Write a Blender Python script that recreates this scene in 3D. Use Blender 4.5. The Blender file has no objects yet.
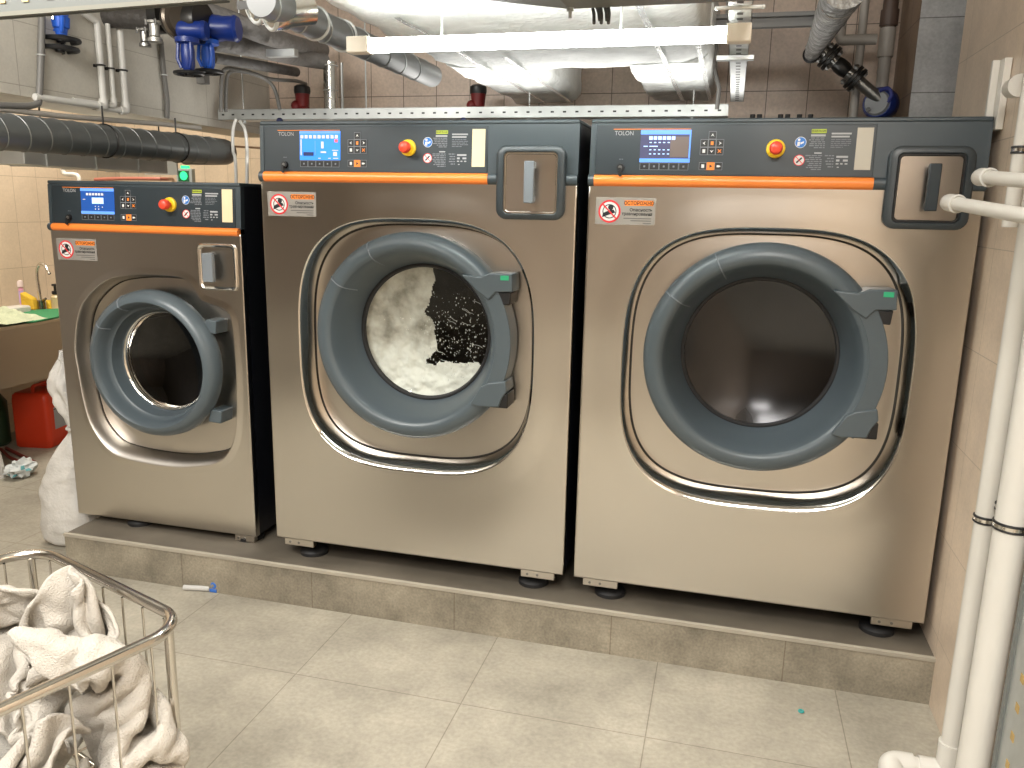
import bpy, math, random
from mathutils import Vector, Matrix, noise
C = bpy.context.scene.collection
PI = math.pi
sc = bpy.context.scene
sc.view_settings.view_transform = 'Standard'
sc.view_settings.look = 'None'
sc.view_settings.exposure = 0.0
random.seed(5)

# ------------------------------------------------------------------ camera
F, YAW, PITCH, ROLL, ZC = 812.42, -0.2558, 0.2155, 0.0206, 1.5944
def cam_axes():
    cy, sy = math.cos(YAW), math.sin(YAW)
    f = Vector((sy*math.cos(PITCH), cy*math.cos(PITCH), -math.sin(PITCH)))
    r = Vector((cy, -sy, 0)); u = r.cross(f)
    c, s = math.cos(ROLL), math.sin(ROLL)
    return c*r+s*u, -s*r+c*u, f
RT, UP, FW = cam_axes()
cam = bpy.data.cameras.new('camera'); co = bpy.data.objects.new('camera', cam); C.objects.link(co)
m = Matrix((RT, UP, -FW)).transposed().to_4x4(); m.translation = (0, 0, ZC); co.matrix_world = m
cam.sensor_width = 36.0; cam.lens = F*36.0/1024; cam.clip_start = 0.05
sc.camera = co
def ray(x, y): return FW + RT*((x-512)/F) - UP*((y-384)/F)
O = Vector((0, 0, ZC))
def aty(x, y, Y): v = ray(x, y); return O+v*(Y/v.y)
def atx(x, y, X): v = ray(x, y); return O+v*(X/v.x)
def atz(x, y, Z): v = ray(x, y); return O+v*((Z-ZC)/v.z)

# ------------------------------------------------------------------ materials
MATS = {}
def nt(name):
    m = bpy.data.materials.new(name); m.use_nodes = True
    n = m.node_tree.nodes; b = n['Principled BSDF']
    MATS[name] = m
    return m, n, m.node_tree.links, b
def simple(name, col, rough=.5, metal=0, emit=0, bump=0, bscale=40, var=0, vscale=6, spec=.5, stretch=None, trans=0, coat=0):
    m, n, l, b = nt(name)
    b.inputs['Base Color'].default_value = (*col, 1); b.inputs['Roughness'].default_value = rough
    b.inputs['Metallic'].default_value = metal; b.inputs['Specular IOR Level'].default_value = spec
    if coat: b.inputs['Coat Weight'].default_value = coat; b.inputs['Coat Roughness'].default_value = .15
    if emit:
        b.inputs['Emission Color'].default_value = (*col, 1); b.inputs['Emission Strength'].default_value = emit
    g = None
    def coords():
        tc = n.new('ShaderNodeTexCoord'); mp = n.new('ShaderNodeMapping'); l.new(tc.outputs['Object'], mp.inputs['Vector'])
        if stretch: mp.inputs['Scale'].default_value = stretch
        return mp
    if var:
        mp = coords(); t = n.new('ShaderNodeTexNoise'); t.inputs['Scale'].default_value = vscale; t.inputs['Detail'].default_value = 5
        l.new(mp.outputs[0], t.inputs['Vector'])
        mx = n.new('ShaderNodeMix'); mx.data_type = 'RGBA'
        mx.inputs[6].default_value = (*[c*(1-var) for c in col], 1); mx.inputs[7].default_value = (*[min(1, c*(1+var)) for c in col], 1)
        l.new(t.outputs['Fac'], mx.inputs[0]); l.new(mx.outputs[2], b.inputs['Base Color'])
    if bump:
        mp = coords(); t = n.new('ShaderNodeTexNoise'); t.inputs['Scale'].default_value = bscale; t.inputs['Detail'].default_value = 4
        l.new(mp.outputs[0], t.inputs['Vector'])
        bp = n.new('ShaderNodeBump'); bp.inputs['Strength'].default_value = bump; bp.inputs['Distance'].default_value = .02
        l.new(t.outputs['Fac'], bp.inputs['Height']); l.new(bp.outputs[0], b.inputs['Normal'])
    return m
def tiles(name, axis, tw, th, ou, ov, c1, c2, mortar, mw=.004, rough=.35, mottle=.25, nscale=5, bump=.25, spec=.5):
    """tile grid in world metres; axis 'xz','yz','xy'"""
    m, n, l, b = nt(name)
    g = n.new('ShaderNodeNewGeometry'); s = n.new('ShaderNodeSeparateXYZ'); l.new(g.outputs['Position'], s.inputs[0])
    cb = n.new('ShaderNodeCombineXYZ')
    for k, a in enumerate(axis):
        ad = n.new('ShaderNodeMath'); ad.operation = 'ADD'; ad.inputs[1].default_value = -(ou, ov)[k]
        l.new(s.outputs['xyz'.index(a)], ad.inputs[0]); l.new(ad.outputs[0], cb.inputs[k])
    br = n.new('ShaderNodeTexBrick'); br.offset = 0; br.squash = 1
    br.inputs['Scale'].default_value = 1; br.inputs['Brick Width'].default_value = tw; br.inputs['Row Height'].default_value = th
    br.inputs['Mortar Size'].default_value = mw/2; br.inputs['Mortar Smooth'].default_value = .3; br.inputs['Bias'].default_value = 0
    br.inputs['Color1'].default_value = (*c1, 1); br.inputs['Color2'].default_value = (*c2, 1); br.inputs['Mortar'].default_value = (*mortar, 1)
    l.new(cb.outputs[0], br.inputs['Vector'])
    t = n.new('ShaderNodeTexNoise'); t.inputs['Scale'].default_value = nscale; t.inputs['Detail'].default_value = 8; t.inputs['Roughness'].default_value = .65
    l.new(g.outputs['Position'], t.inputs['Vector'])
    mr = n.new('ShaderNodeMapRange'); mr.inputs['From Min'].default_value = .3; mr.inputs['From Max'].default_value = .7
    mr.inputs['To Min'].default_value = 1-mottle; mr.inputs['To Max'].default_value = 1+mottle
    l.new(t.outputs['Fac'], mr.inputs['Value'])
    t2 = n.new('ShaderNodeTexNoise'); t2.inputs['Scale'].default_value = nscale*22; t2.inputs['Detail'].default_value = 4
    l.new(g.outputs['Position'], t2.inputs['Vector'])
    mr2 = n.new('ShaderNodeMapRange'); mr2.inputs['From Min'].default_value = .3; mr2.inputs['From Max'].default_value = .7
    mr2.inputs['To Min'].default_value = 1-mottle*.4; mr2.inputs['To Max'].default_value = 1+mottle*.4
    l.new(t2.outputs['Fac'], mr2.inputs['Value'])
    mm = n.new('ShaderNodeMath'); mm.operation = 'MULTIPLY'; l.new(mr.outputs[0], mm.inputs[0]); l.new(mr2.outputs[0], mm.inputs[1])
    vm = n.new('ShaderNodeVectorMath'); vm.operation = 'SCALE'; l.new(br.outputs['Color'], vm.inputs[0]); l.new(mm.outputs[0], vm.inputs['Scale'])
    l.new(vm.outputs[0], b.inputs['Base Color']); b.inputs['Roughness'].default_value = rough; b.inputs['Specular IOR Level'].default_value = spec
    bp = n.new('ShaderNodeBump'); bp.inputs['Strength'].default_value = bump; bp.inputs['Distance'].default_value = .004; bp.invert = True
    l.new(br.outputs['Fac'], bp.inputs['Height']); l.new(bp.outputs[0], b.inputs['Normal'])
    return m
def brushed(name, col, rough, stretch=(70, 70, 2), wave=.02, amp=.012):
    m, n, l, b = nt(name); n.remove(b)
    g = n.new('ShaderNodeBsdfAnisotropic'); g.distribution = 'BECKMANN'; g.inputs['Color'].default_value = (*col, 1)
    l.new(g.outputs[0], n['Material Output'].inputs[0])
    tc = n.new('ShaderNodeTexCoord'); mp = n.new('ShaderNodeMapping'); mp.inputs['Scale'].default_value = stretch
    l.new(tc.outputs['Object'], mp.inputs['Vector'])
    t = n.new('ShaderNodeTexNoise'); t.inputs['Scale'].default_value = 1; t.inputs['Detail'].default_value = 2; l.new(mp.outputs[0], t.inputs['Vector'])
    mr = n.new('ShaderNodeMapRange'); mr.inputs['To Min'].default_value = rough-amp; mr.inputs['To Max'].default_value = rough+amp
    l.new(t.outputs['Fac'], mr.inputs['Value']); l.new(mr.outputs[0], g.inputs['Roughness'])
    w = n.new('ShaderNodeTexNoise'); w.inputs['Scale'].default_value = 1.7; w.inputs['Detail'].default_value = 1; l.new(tc.outputs['Object'], w.inputs['Vector'])
    bp = n.new('ShaderNodeBump'); bp.inputs['Strength'].default_value = 1; bp.inputs['Distance'].default_value = wave
    l.new(w.outputs['Fac'], bp.inputs['Height']); l.new(bp.outputs[0], g.inputs['Normal'])
    return m
def pane(name, tint, gloss=.08, rough=.02, gcol=(1, 1, 1)):
    m, n, l, b = nt(name); n.remove(b)
    tr = n.new('ShaderNodeBsdfTransparent'); tr.inputs[0].default_value = (*tint, 1)
    gl = n.new('ShaderNodeBsdfGlossy'); gl.inputs['Roughness'].default_value = rough; gl.inputs['Color'].default_value = (*gcol, 1)
    fr = n.new('ShaderNodeLayerWeight'); fr.inputs['Blend'].default_value = gloss
    mr = n.new('ShaderNodeMapRange'); mr.inputs['To Min'].default_value = gloss; mr.inputs['To Max'].default_value = 1; l.new(fr.outputs['Fresnel'], mr.inputs['Value'])
    mx = n.new('ShaderNodeMixShader'); l.new(mr.outputs[0], mx.inputs[0]); l.new(tr.outputs[0], mx.inputs[1]); l.new(gl.outputs[0], mx.inputs[2])
    l.new(mx.outputs[0], n['Material Output'].inputs[0])
    return m
def insulation(name):
    m, n, l, b = nt(name)
    b.inputs['Base Color'].default_value = (.86, .88, .87, 1); b.inputs['Roughness'].default_value = .5; b.inputs['Metallic'].default_value = .0
    tc = n.new('ShaderNodeTexCoord'); t = n.new('ShaderNodeTexVoronoi'); t.inputs['Scale'].default_value = 38; l.new(tc.outputs['Object'], t.inputs['Vector'])
    t2 = n.new('ShaderNodeTexNoise'); t2.inputs['Scale'].default_value = 9; t2.inputs['Detail'].default_value = 6; l.new(tc.outputs['Object'], t2.inputs['Vector'])
    ad = n.new('ShaderNodeMath'); ad.operation = 'ADD'; l.new(t.outputs['Distance'], ad.inputs[0]); l.new(t2.outputs['Fac'], ad.inputs[1])
    bp = n.new('ShaderNodeBump'); bp.inputs['Strength'].default_value = .35; bp.inputs['Distance'].default_value = .015
    l.new(ad.outputs[0], bp.inputs['Height']); l.new(bp.outputs[0], b.inputs['Normal'])
    rp = n.new('ShaderNodeMapRange'); rp.inputs['From Min'].default_value = .35; rp.inputs['From Max'].default_value = .62
    l.new(t2.outputs['Fac'], rp.inputs['Value'])
    mx = n.new('ShaderNodeMix'); mx.data_type = 'RGBA'; mx.inputs[6].default_value = (.80, .82, .80, 1); mx.inputs[7].default_value = (.90, .92, .90, 1)
    l.new(rp.outputs[0], mx.inputs[0]); l.new(mx.outputs[2], b.inputs['Base Color'])
    return m
def foam_mat(name):
    m, n, l, b = nt(name)
    tc = n.new('ShaderNodeTexCoord'); t = n.new('ShaderNodeTexNoise'); t.inputs['Scale'].default_value = 10; t.inputs['Detail'].default_value = 5; t.inputs['Roughness'].default_value = .55
    l.new(tc.outputs['Object'], t.inputs['Vector'])
    s = n.new('ShaderNodeSeparateXYZ'); l.new(tc.outputs['Object'], s.inputs[0])
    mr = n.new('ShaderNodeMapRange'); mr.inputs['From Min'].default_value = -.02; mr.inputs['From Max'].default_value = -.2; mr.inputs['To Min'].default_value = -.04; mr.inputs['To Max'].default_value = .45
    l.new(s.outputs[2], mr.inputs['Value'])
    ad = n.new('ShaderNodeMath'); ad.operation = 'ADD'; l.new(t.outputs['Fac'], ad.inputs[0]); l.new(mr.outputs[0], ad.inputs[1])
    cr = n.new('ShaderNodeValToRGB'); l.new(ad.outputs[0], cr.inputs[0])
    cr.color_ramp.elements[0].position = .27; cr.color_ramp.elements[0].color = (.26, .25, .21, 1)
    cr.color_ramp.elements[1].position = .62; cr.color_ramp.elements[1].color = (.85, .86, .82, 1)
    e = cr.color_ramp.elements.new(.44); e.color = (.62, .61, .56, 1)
    l.new(cr.outputs[0], b.inputs['Base Color']); b.inputs['Roughness'].default_value = .8
    l.new(cr.outputs[0], b.inputs['Emission Color']); b.inputs['Emission Strength'].default_value = 0.0
    return m
def drum_mat(name, col):
    m, n, l, b = nt(name)
    tc = n.new('ShaderNodeTexCoord'); t = n.new('ShaderNodeTexVoronoi'); t.inputs['Scale'].default_value = 45; t.inputs['Randomness'].default_value = .1
    l.new(tc.outputs['Object'], t.inputs['Vector'])
    mr = n.new('ShaderNodeMapRange'); mr.inputs['From Min'].default_value = .18; mr.inputs['From Max'].default_value = .24; l.new(t.outputs['Distance'], mr.inputs['Value'])
    mx = n.new('ShaderNodeMix'); mx.data_type = 'RGBA'; mx.inputs[6].default_value = (.01, .01, .01, 1); mx.inputs[7].default_value = (*col, 1)
    l.new(mr.outputs[0], mx.inputs[0]); l.new(mx.outputs[2], b.inputs['Base Color']); b.inputs['Metallic'].default_value = .9; b.inputs['Roughness'].default_value = .35
    return m

STEEL = brushed('brushed_steel', (.67, .635, .585), .30, wave=.018)
STEEL2 = brushed('brushed_steel_plate', (.62, .58, .53), .33, wave=.010)
STEELD = brushed('brushed_steel_hatch', (.62, .57, .52), .32, (2, 2, 70), .0)
STEEL3 = brushed('rolled_steel_lip', (.66, .62, .57), .52, wave=.0)
CHROME = simple('polished_steel', (.72, .70, .66), .12, 1)
TUBE = simple('cart_tube_steel', (.66, .63, .58), .17, 1)
PAINT = simple('grey_blue_machine_paint', (.040, .056, .066), .40, spec=.65)
PAINTD = simple('dark_panel_overlay', (.018, .028, .035), .40, spec=.65)
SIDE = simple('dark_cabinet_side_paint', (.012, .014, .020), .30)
RING = simple('slate_grey_plastic', (.085, .108, .122), .33, spec=.5)
RINGIN = simple('slate_grey_plastic_inner', (.075, .096, .110), .38)
BLACK = simple('black_plastic', (.012, .012, .013), .4)
SEAL = simple('dark_gap_seal', (.05, .047, .043), .5)
RUBBER = simple('black_rubber', (.015, .015, .016), .55)
HATCH = simple('hatch_frame_plastic', (.028, .038, .044), .40, spec=.7)
HANDLE = simple('slate_handle_plastic', (.20, .225, .25), .4)
ORANGE = simple('orange_trim', (.90, .25, .045), .30)
ORANGEF = simple('orange_print', (.9, .25, .03), .5)
WHITEP = simple('white_print', (.75, .75, .73), .6)
GREYP = simple('grey_print', (.20, .215, .235), .6)
PRINTW = simple('soft_white_print', (.42, .43, .44), .6)
CREAM = simple('cream_card', (.80, .66, .42), .6)
CREAM3 = simple('pale_beige_card', (.52, .48, .40), .6)
YELLOW = simple('yellow_plastic', (.85, .58, .02), .4)
RED = simple('red_button_plastic', (.80, .07, .035), .35)
REDP = simple('red_print', (.75, .03, .04), .5)
BLUEP = simple('blue_sign_print', (.02, .17, .55), .5)
LIME = simple('lime_print', (.45, .55, .05), .5)
DARKP = simple('dark_print', (.012, .013, .016), .6)
STICK = simple('pale_grey_sticker', (.34, .32, .29), .5, metal=.3)
GLASS1 = pane('door_glass_clear', (.16, .14, .125), .04)
GLASS2 = pane('door_glass_wet', (.92, .93, .9), .03)
GLASS3 = pane('door_glass_smoky', (.13, .13, .135), .13, .14, (.42, .42, .44))
DRUM = drum_mat('perforated_drum', (.16, .145, .13))
DRUM1 = simple('drum_brown_steel', (.12, .08, .062), .3, .85, bump=.5, bscale=10)
DRUM3 = simple('drum_dull_steel', (.15, .15, .155), .4, .8)
SCREEN1 = simple('screen_navy', (.012, .055, .22), .2, emit=1.1)
SCREEN2 = simple('screen_blue', (.04, .22, .72), .2, emit=1.0)
SCREEN3 = simple('screen_dim', (.055, .055, .10), .2, emit=1.0)
SCRTXT = simple('screen_icons', (.42, .62, .95), .3, emit=1.0)
SCRBAR = simple('screen_bar', (.10, .25, .70), .3, emit=1.0)
SCRBRN = simple('screen_brown', (.11, .085, .075), .3, emit=.8)
SCRDK = simple('screen_dark', (.02, .03, .10), .3, emit=.5)
SCRRED = simple('screen_red', (.8, .1, .12), .3, emit=1.0)
FOAM = foam_mat('soap_foam')
DROP = simple('water_droplets', (.75, .77, .74), .2)
PVC = simple('white_pvc', (.66, .635, .58), .35, var=.06, vscale=4)
PVCW = simple('greyish_white_pipe', (.62, .61, .57), .4)
PVCD = simple('dusty_pvc', (.42, .39, .35), .5, var=.1)
STRUTG = simple('dull_grey_strut', (.20, .20, .195), .5, .4)
GALV = simple('galvanised_steel', (.48, .50, .49), .42, .7, var=.18, vscale=14)
GALVL = simple('light_galvanised_steel', (.68, .70, .69), .45, .5, var=.1, vscale=14)
TRAYG = simple('grey_painted_tray', (.17, .18, .17), .5, .2)
SPIRAL = simple('dark_spiral_duct_steel', (.16, .172, .17), .42, .5)
SPIRALL = simple('duct_seam_steel', (.19, .20, .195), .4, .6)
INSUL = insulation('foil_insulation')
TAPE = simple('foil_tape', (.80, .82, .81), .25, .6, bump=.4, bscale=60)
WOOL = simple('grey_pipe_insulation', (.20, .19, .18), .6, bump=.8, bscale=25, var=.35, vscale=20)
PLASTW = simple('plastic_wrapped_pipe', (.48, .48, .47), .25, .15, bump=1.0, bscale=26, var=.35, vscale=16)
BLUEV = simple('blue_cast_valve', (.008, .030, .20), .35)
BLUEB = simple('bright_blue_valve', (.02, .12, .62), .35)
IRON = simple('black_iron', (.045, .044, .042), .34, .75)
IRONG = simple('flange_steel', (.27, .265, .25), .3, .85)
DIAL = simple('brown_metal_disc', (.12, .10, .08), .3, .8)
COND = simple('grey_conduit', (.16, .155, .145), .5)
REDV = simple('dark_red_cast', (.17, .010, .010), .45)
BRNPIPE = simple('brown_soil_pipe', (.10, .065, .05), .5)
TUBEL = simple('fluorescent_tube', (.95, 1.0, .97), .4, emit=38.0)
CAPW = simple('lamp_end_cap', (.74, .68, .58), .5)
COTTON = simple('white_sack_cloth', (.66, .64, .60), .9, bump=.25, bscale=70)
TOWEL = simple('white_terry_towel', (.56, .52, .46), .95, bump=.55, bscale=260, spec=.1)
TOWELW = simple('whiter_terry_towel', (.58, .55, .50), .95, bump=.55, bscale=260, spec=.1)
CANR = simple('red_canister_plastic', (.62, .045, .012), .4, spec=.4)
LABELG = simple('grey_label', (.33, .34, .37), .5)
PINK = simple('pink_bottle_plastic', (.75, .36, .52), .4)
PINKC = simple('pale_pink_cap', (.85, .72, .70), .4)
LILAC = simple('lilac_label', (.60, .42, .75), .5)
YELB = simple('yellow_sponge', (.80, .52, .04), .8, bump=.5, bscale=120)
GREENM = simple('green_mat', (.03, .25, .10), .6)
GREENC = simple('pale_green_cloth', (.55, .60, .42), .9, bump=.4, bscale=80)
GREEND = simple('dark_green_plastic', (.02, .05, .02), .5)
EXITG = simple('green_lit_panel', (.02, .85, .22), .4, emit=1.6)
TOOLR = simple('dark_red_tool_plastic', (.20, .03, .02), .5)
TEAL = simple('teal_plastic', (.03, .35, .33), .4)
CLEARP = simple('cloudy_clear_plastic', (.55, .54, .52), .2)
CLIPB = simple('blue_cap_plastic', (.04, .16, .55), .3)
CAULK = simple('dusty_edge_profile', (.38, .345, .28), .6, var=.2)
SINKS = brushed('sink_steel', (.50, .48, .45), .33, (160, 160, 3), .0)

# ------------------------------------------------------------------ mesh builder
class MB:
    def __init__(s): s.v = []; s.f = []; s.mi = []; s.cur = 0
    def add(s, vs, fs):
        b = len(s.v); s.v += [Vector(p) for p in vs]
        for f in fs: s.f.append([b+i for i in f]); s.mi.append(s.cur)
    def box(s, x0, x1, y0, y1, z0, z1, skip=()):
        vs = [(x, y, z) for z in (z0, z1) for y in (y0, y1) for x in (x0, x1)]
        fs = {'b': (0, 2, 3, 1), 't': (4, 5, 7, 6), 'f': (0, 1, 5, 4), 'k': (2, 6, 7, 3), 'l': (0, 4, 6, 2), 'r': (1, 3, 7, 5)}
        s.add(vs, [f for k, f in fs.items() if k not in skip])
    def obox(s, c, ax, ay, az, hx, hy, hz):
        c = Vector(c); vs = [c+ax*(i*hx)+ay*(j*hy)+az*(k*hz) for k in (-1, 1) for j in (-1, 1) for i in (-1, 1)]
        s.add(vs, [(0, 2, 3, 1), (4, 5, 7, 6), (0, 1, 5, 4), (2, 6, 7, 3), (0, 4, 6, 2), (1, 3, 7, 5)])
    def rings(s, rs, close=False, cap=True):
        n = len(rs[0]); b = len(s.v)
        for r in rs: s.v += [Vector(p) for p in r]
        k = len(rs)
        for i in range(k if close else k-1):
            a0 = b+i*n; a1 = b+((i+1) % k)*n
            for j in range(n):
                s.f.append([a0+j, a0+(j+1) % n, a1+(j+1) % n, a1+j]); s.mi.append(s.cur)
        if cap and not close:
            s.f.append([b+j for j in range(n)][::-1]); s.mi.append(s.cur)
            s.f.append([b+(k-1)*n+j for j in range(n)]); s.mi.append(s.cur)
    def cyl(s, p0, p1, r0, r1=None, seg=24, cap=True):
        s.lathe(p0, p1, [(0, r0), (1, r0 if r1 is None else r1)], seg, cap)
    def lathe(s, p0, p1, prof, seg=32, cap=True, rel=True):
        """prof: (t, r); t relative along p0->p1 (or metres if rel False)"""
        p0 = Vector(p0); p1 = Vector(p1); d = p1-p0; L = d.length; d.normalize()
        a = d.orthogonal().normalized(); b = d.cross(a)
        rs = []
        for t, r in prof:
            c = p0+d*(t*L if rel else t); r = max(r, 1e-5)
            rs.append([c+(a*math.cos(2*PI*j/seg)+b*math.sin(2*PI*j/seg))*r for j in range(seg)])
        s.rings(rs, False, cap)
    def tube(s, pts, r, seg=12, closed=False, cap=True):
        pts = [Vector(p) for p in pts]; n = len(pts)
        tang = []
        for i in range(n):
            if closed: t = pts[(i+1) % n]-pts[i-1]
            else: t = pts[min(i+1, n-1)]-pts[max(i-1, 0)]
            tang.append(t.normalized())
        a = tang[0].orthogonal().normalized(); rs = []
        for i in range(n):
            t = tang[i]; a = (a-t*a.dot(t)).normalized(); b = t.cross(a)
            rr = r[i] if isinstance(r, (list, tuple)) else r
            rs.append([pts[i]+(a*math.cos(2*PI*j/seg)+b*math.sin(2*PI*j/seg))*rr for j in range(seg)])
        s.rings(rs, closed, cap)
    def torus(s, c, nrm, R, r, seg=40, ts=10):
        c = Vector(c); nrm = Vector(nrm).normalized(); a = nrm.orthogonal().normalized(); b = nrm.cross(a)
        s.tube([c+(a*math.cos(2*PI*i/seg)+b*math.sin(2*PI*i/seg))*R for i in range(seg)], r, ts, True)
    def prism(s, poly, y0, y1):
        """poly in (x,z), extruded along y"""
        n = len(poly); vs = [(x, y0, z) for x, z in poly]+[(x, y1, z) for x, z in poly]
        s.add(vs, [list(range(n)), list(range(2*n-1, n-1, -1))]+[(i, i+n, (i+1) % n+n, (i+1) % n) for i in range(n)])
    def sphere(s, c, r, su=16, sv=10, sx=1, sy=1, sz=1):
        c = Vector(c); rs = []
        for i in range(1, sv):
            th = PI*i/sv
            rs.append([c+Vector((math.sin(th)*math.cos(2*PI*j/su)*r*sx, math.sin(th)*math.sin(2*PI*j/su)*r*sy, -math.cos(th)*r*sz)) for j in range(su)])
        s.rings(rs)
    def build(s, name, mats, parent=None, smooth=True, angle=35, bevel=0, bseg=2, loc=None):
        me = bpy.data.meshes.new(name); me.from_pydata([tuple(v) for v in s.v], [], s.f)
        if not isinstance(mats, (list, tuple)): mats = [mats]
        for m in mats: me.materials.append(m)
        me.polygons.foreach_set('material_index', s.mi)
        import bmesh
        bm = bmesh.new(); bm.from_mesh(me); bmesh.ops.recalc_face_normals(bm, faces=bm.faces); bm.to_mesh(me); bm.free()
        if smooth:
            me.polygons.foreach_set('use_smooth', [True]*len(me.polygons))
            me.set_sharp_from_angle(angle=math.radians(angle))
        me.update()
        o = bpy.data.objects.new(name, me); C.objects.link(o)
        if parent is not None: o.parent = parent
        if loc: o.location = loc
        if bevel:
            md = o.modifiers.new('bevel', 'BEVEL'); md.width = bevel; md.segments = bseg; md.limit_method = 'ANGLE'; md.angle_limit = math.radians(40)
        return o
def tag(o, label, cat, group=None, kind=None):
    o['label'] = label; o['category'] = cat
    if group: o['group'] = group
    if kind: o['kind'] = kind
    return o
def struct(o): o['kind'] = 'structure'; return o
def empty(name, loc, label, cat, group=None, rz=0):
    o = bpy.data.objects.new(name, None); C.objects.link(o); o.location = loc; o.rotation_euler = (0, 0, rz); o.empty_display_size = .1
    return tag(o, label, cat, group)
def text(name, body, size, mat, parent, loc, align='LEFT', sx=1.0, bold=0):
    cu = bpy.data.curves.new(name, 'FONT'); cu.body = body; cu.size = size; cu.align_x = align; cu.resolution_u = 3; cu.offset = size*bold
    t = bpy.data.objects.new(name+'_tmp', cu); C.objects.link(t)
    dg = bpy.context.evaluated_depsgraph_get()
    me = bpy.data.meshes.new_from_object(t.evaluated_get(dg))
    bpy.data.objects.remove(t)
    me.materials.clear(); me.materials.append(mat)
    for v in me.vertices: v.co = Vector((v.co.x*sx, 0, v.co.y))
    o = bpy.data.objects.new(name, me); C.objects.link(o); o.parent = parent; o.location = loc
    return o
def spline(pts, n, closed=False):
    pts = [Vector(p) for p in pts]; k = len(pts); out = []
    segs = k if closed else k-1
    for i in range(segs):
        if closed: p0, p1, p2, p3 = pts[i-1], pts[i], pts[(i+1) % k], pts[(i+2) % k]
        else: p0, p1, p2, p3 = pts[max(i-1, 0)], pts[i], pts[i+1], pts[min(i+2, k-1)]
        for j in range(n):
            t = j/n
            out.append(.5*((2*p1)+(-p0+p2)*t+(2*p0-5*p1+4*p2-p3)*t*t+(-p0+3*p1-3*p2+p3)*t**3))
    if not closed: out.append(pts[-1])
    return out
def rounded_path(pts, r, n=6):
    """polyline with filleted corners"""
    pts = [Vector(p) for p in pts]; out = [pts[0]]
    for i in range(1, len(pts)-1):
        a = (pts[i-1]-pts[i]); b = (pts[i+1]-pts[i]); rr = min(r, a.length*.49, b.length*.49)
        p = pts[i]+a.normalized()*rr; q = pts[i]+b.normalized()*rr
        for j in range(n+1):
            t = j/n; out.append(p*(1-t)**2+pts[i]*2*t*(1-t)+q*t*t)
    out.append(pts[-1]); return out
def rrect(x0, x1, z0, z1, r, n=6):
    out = []
    for cx, cz, a0 in ((x1-r, z1-r, 0), (x0+r, z1-r, PI/2), (x0+r, z0+r, PI), (x1-r, z0+r, 3*PI/2)):
        for j in range(n+1):
            a = a0+PI/2*j/n; out.append((cx+r*math.cos(a), cz+r*math.sin(a)))
    return out
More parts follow.
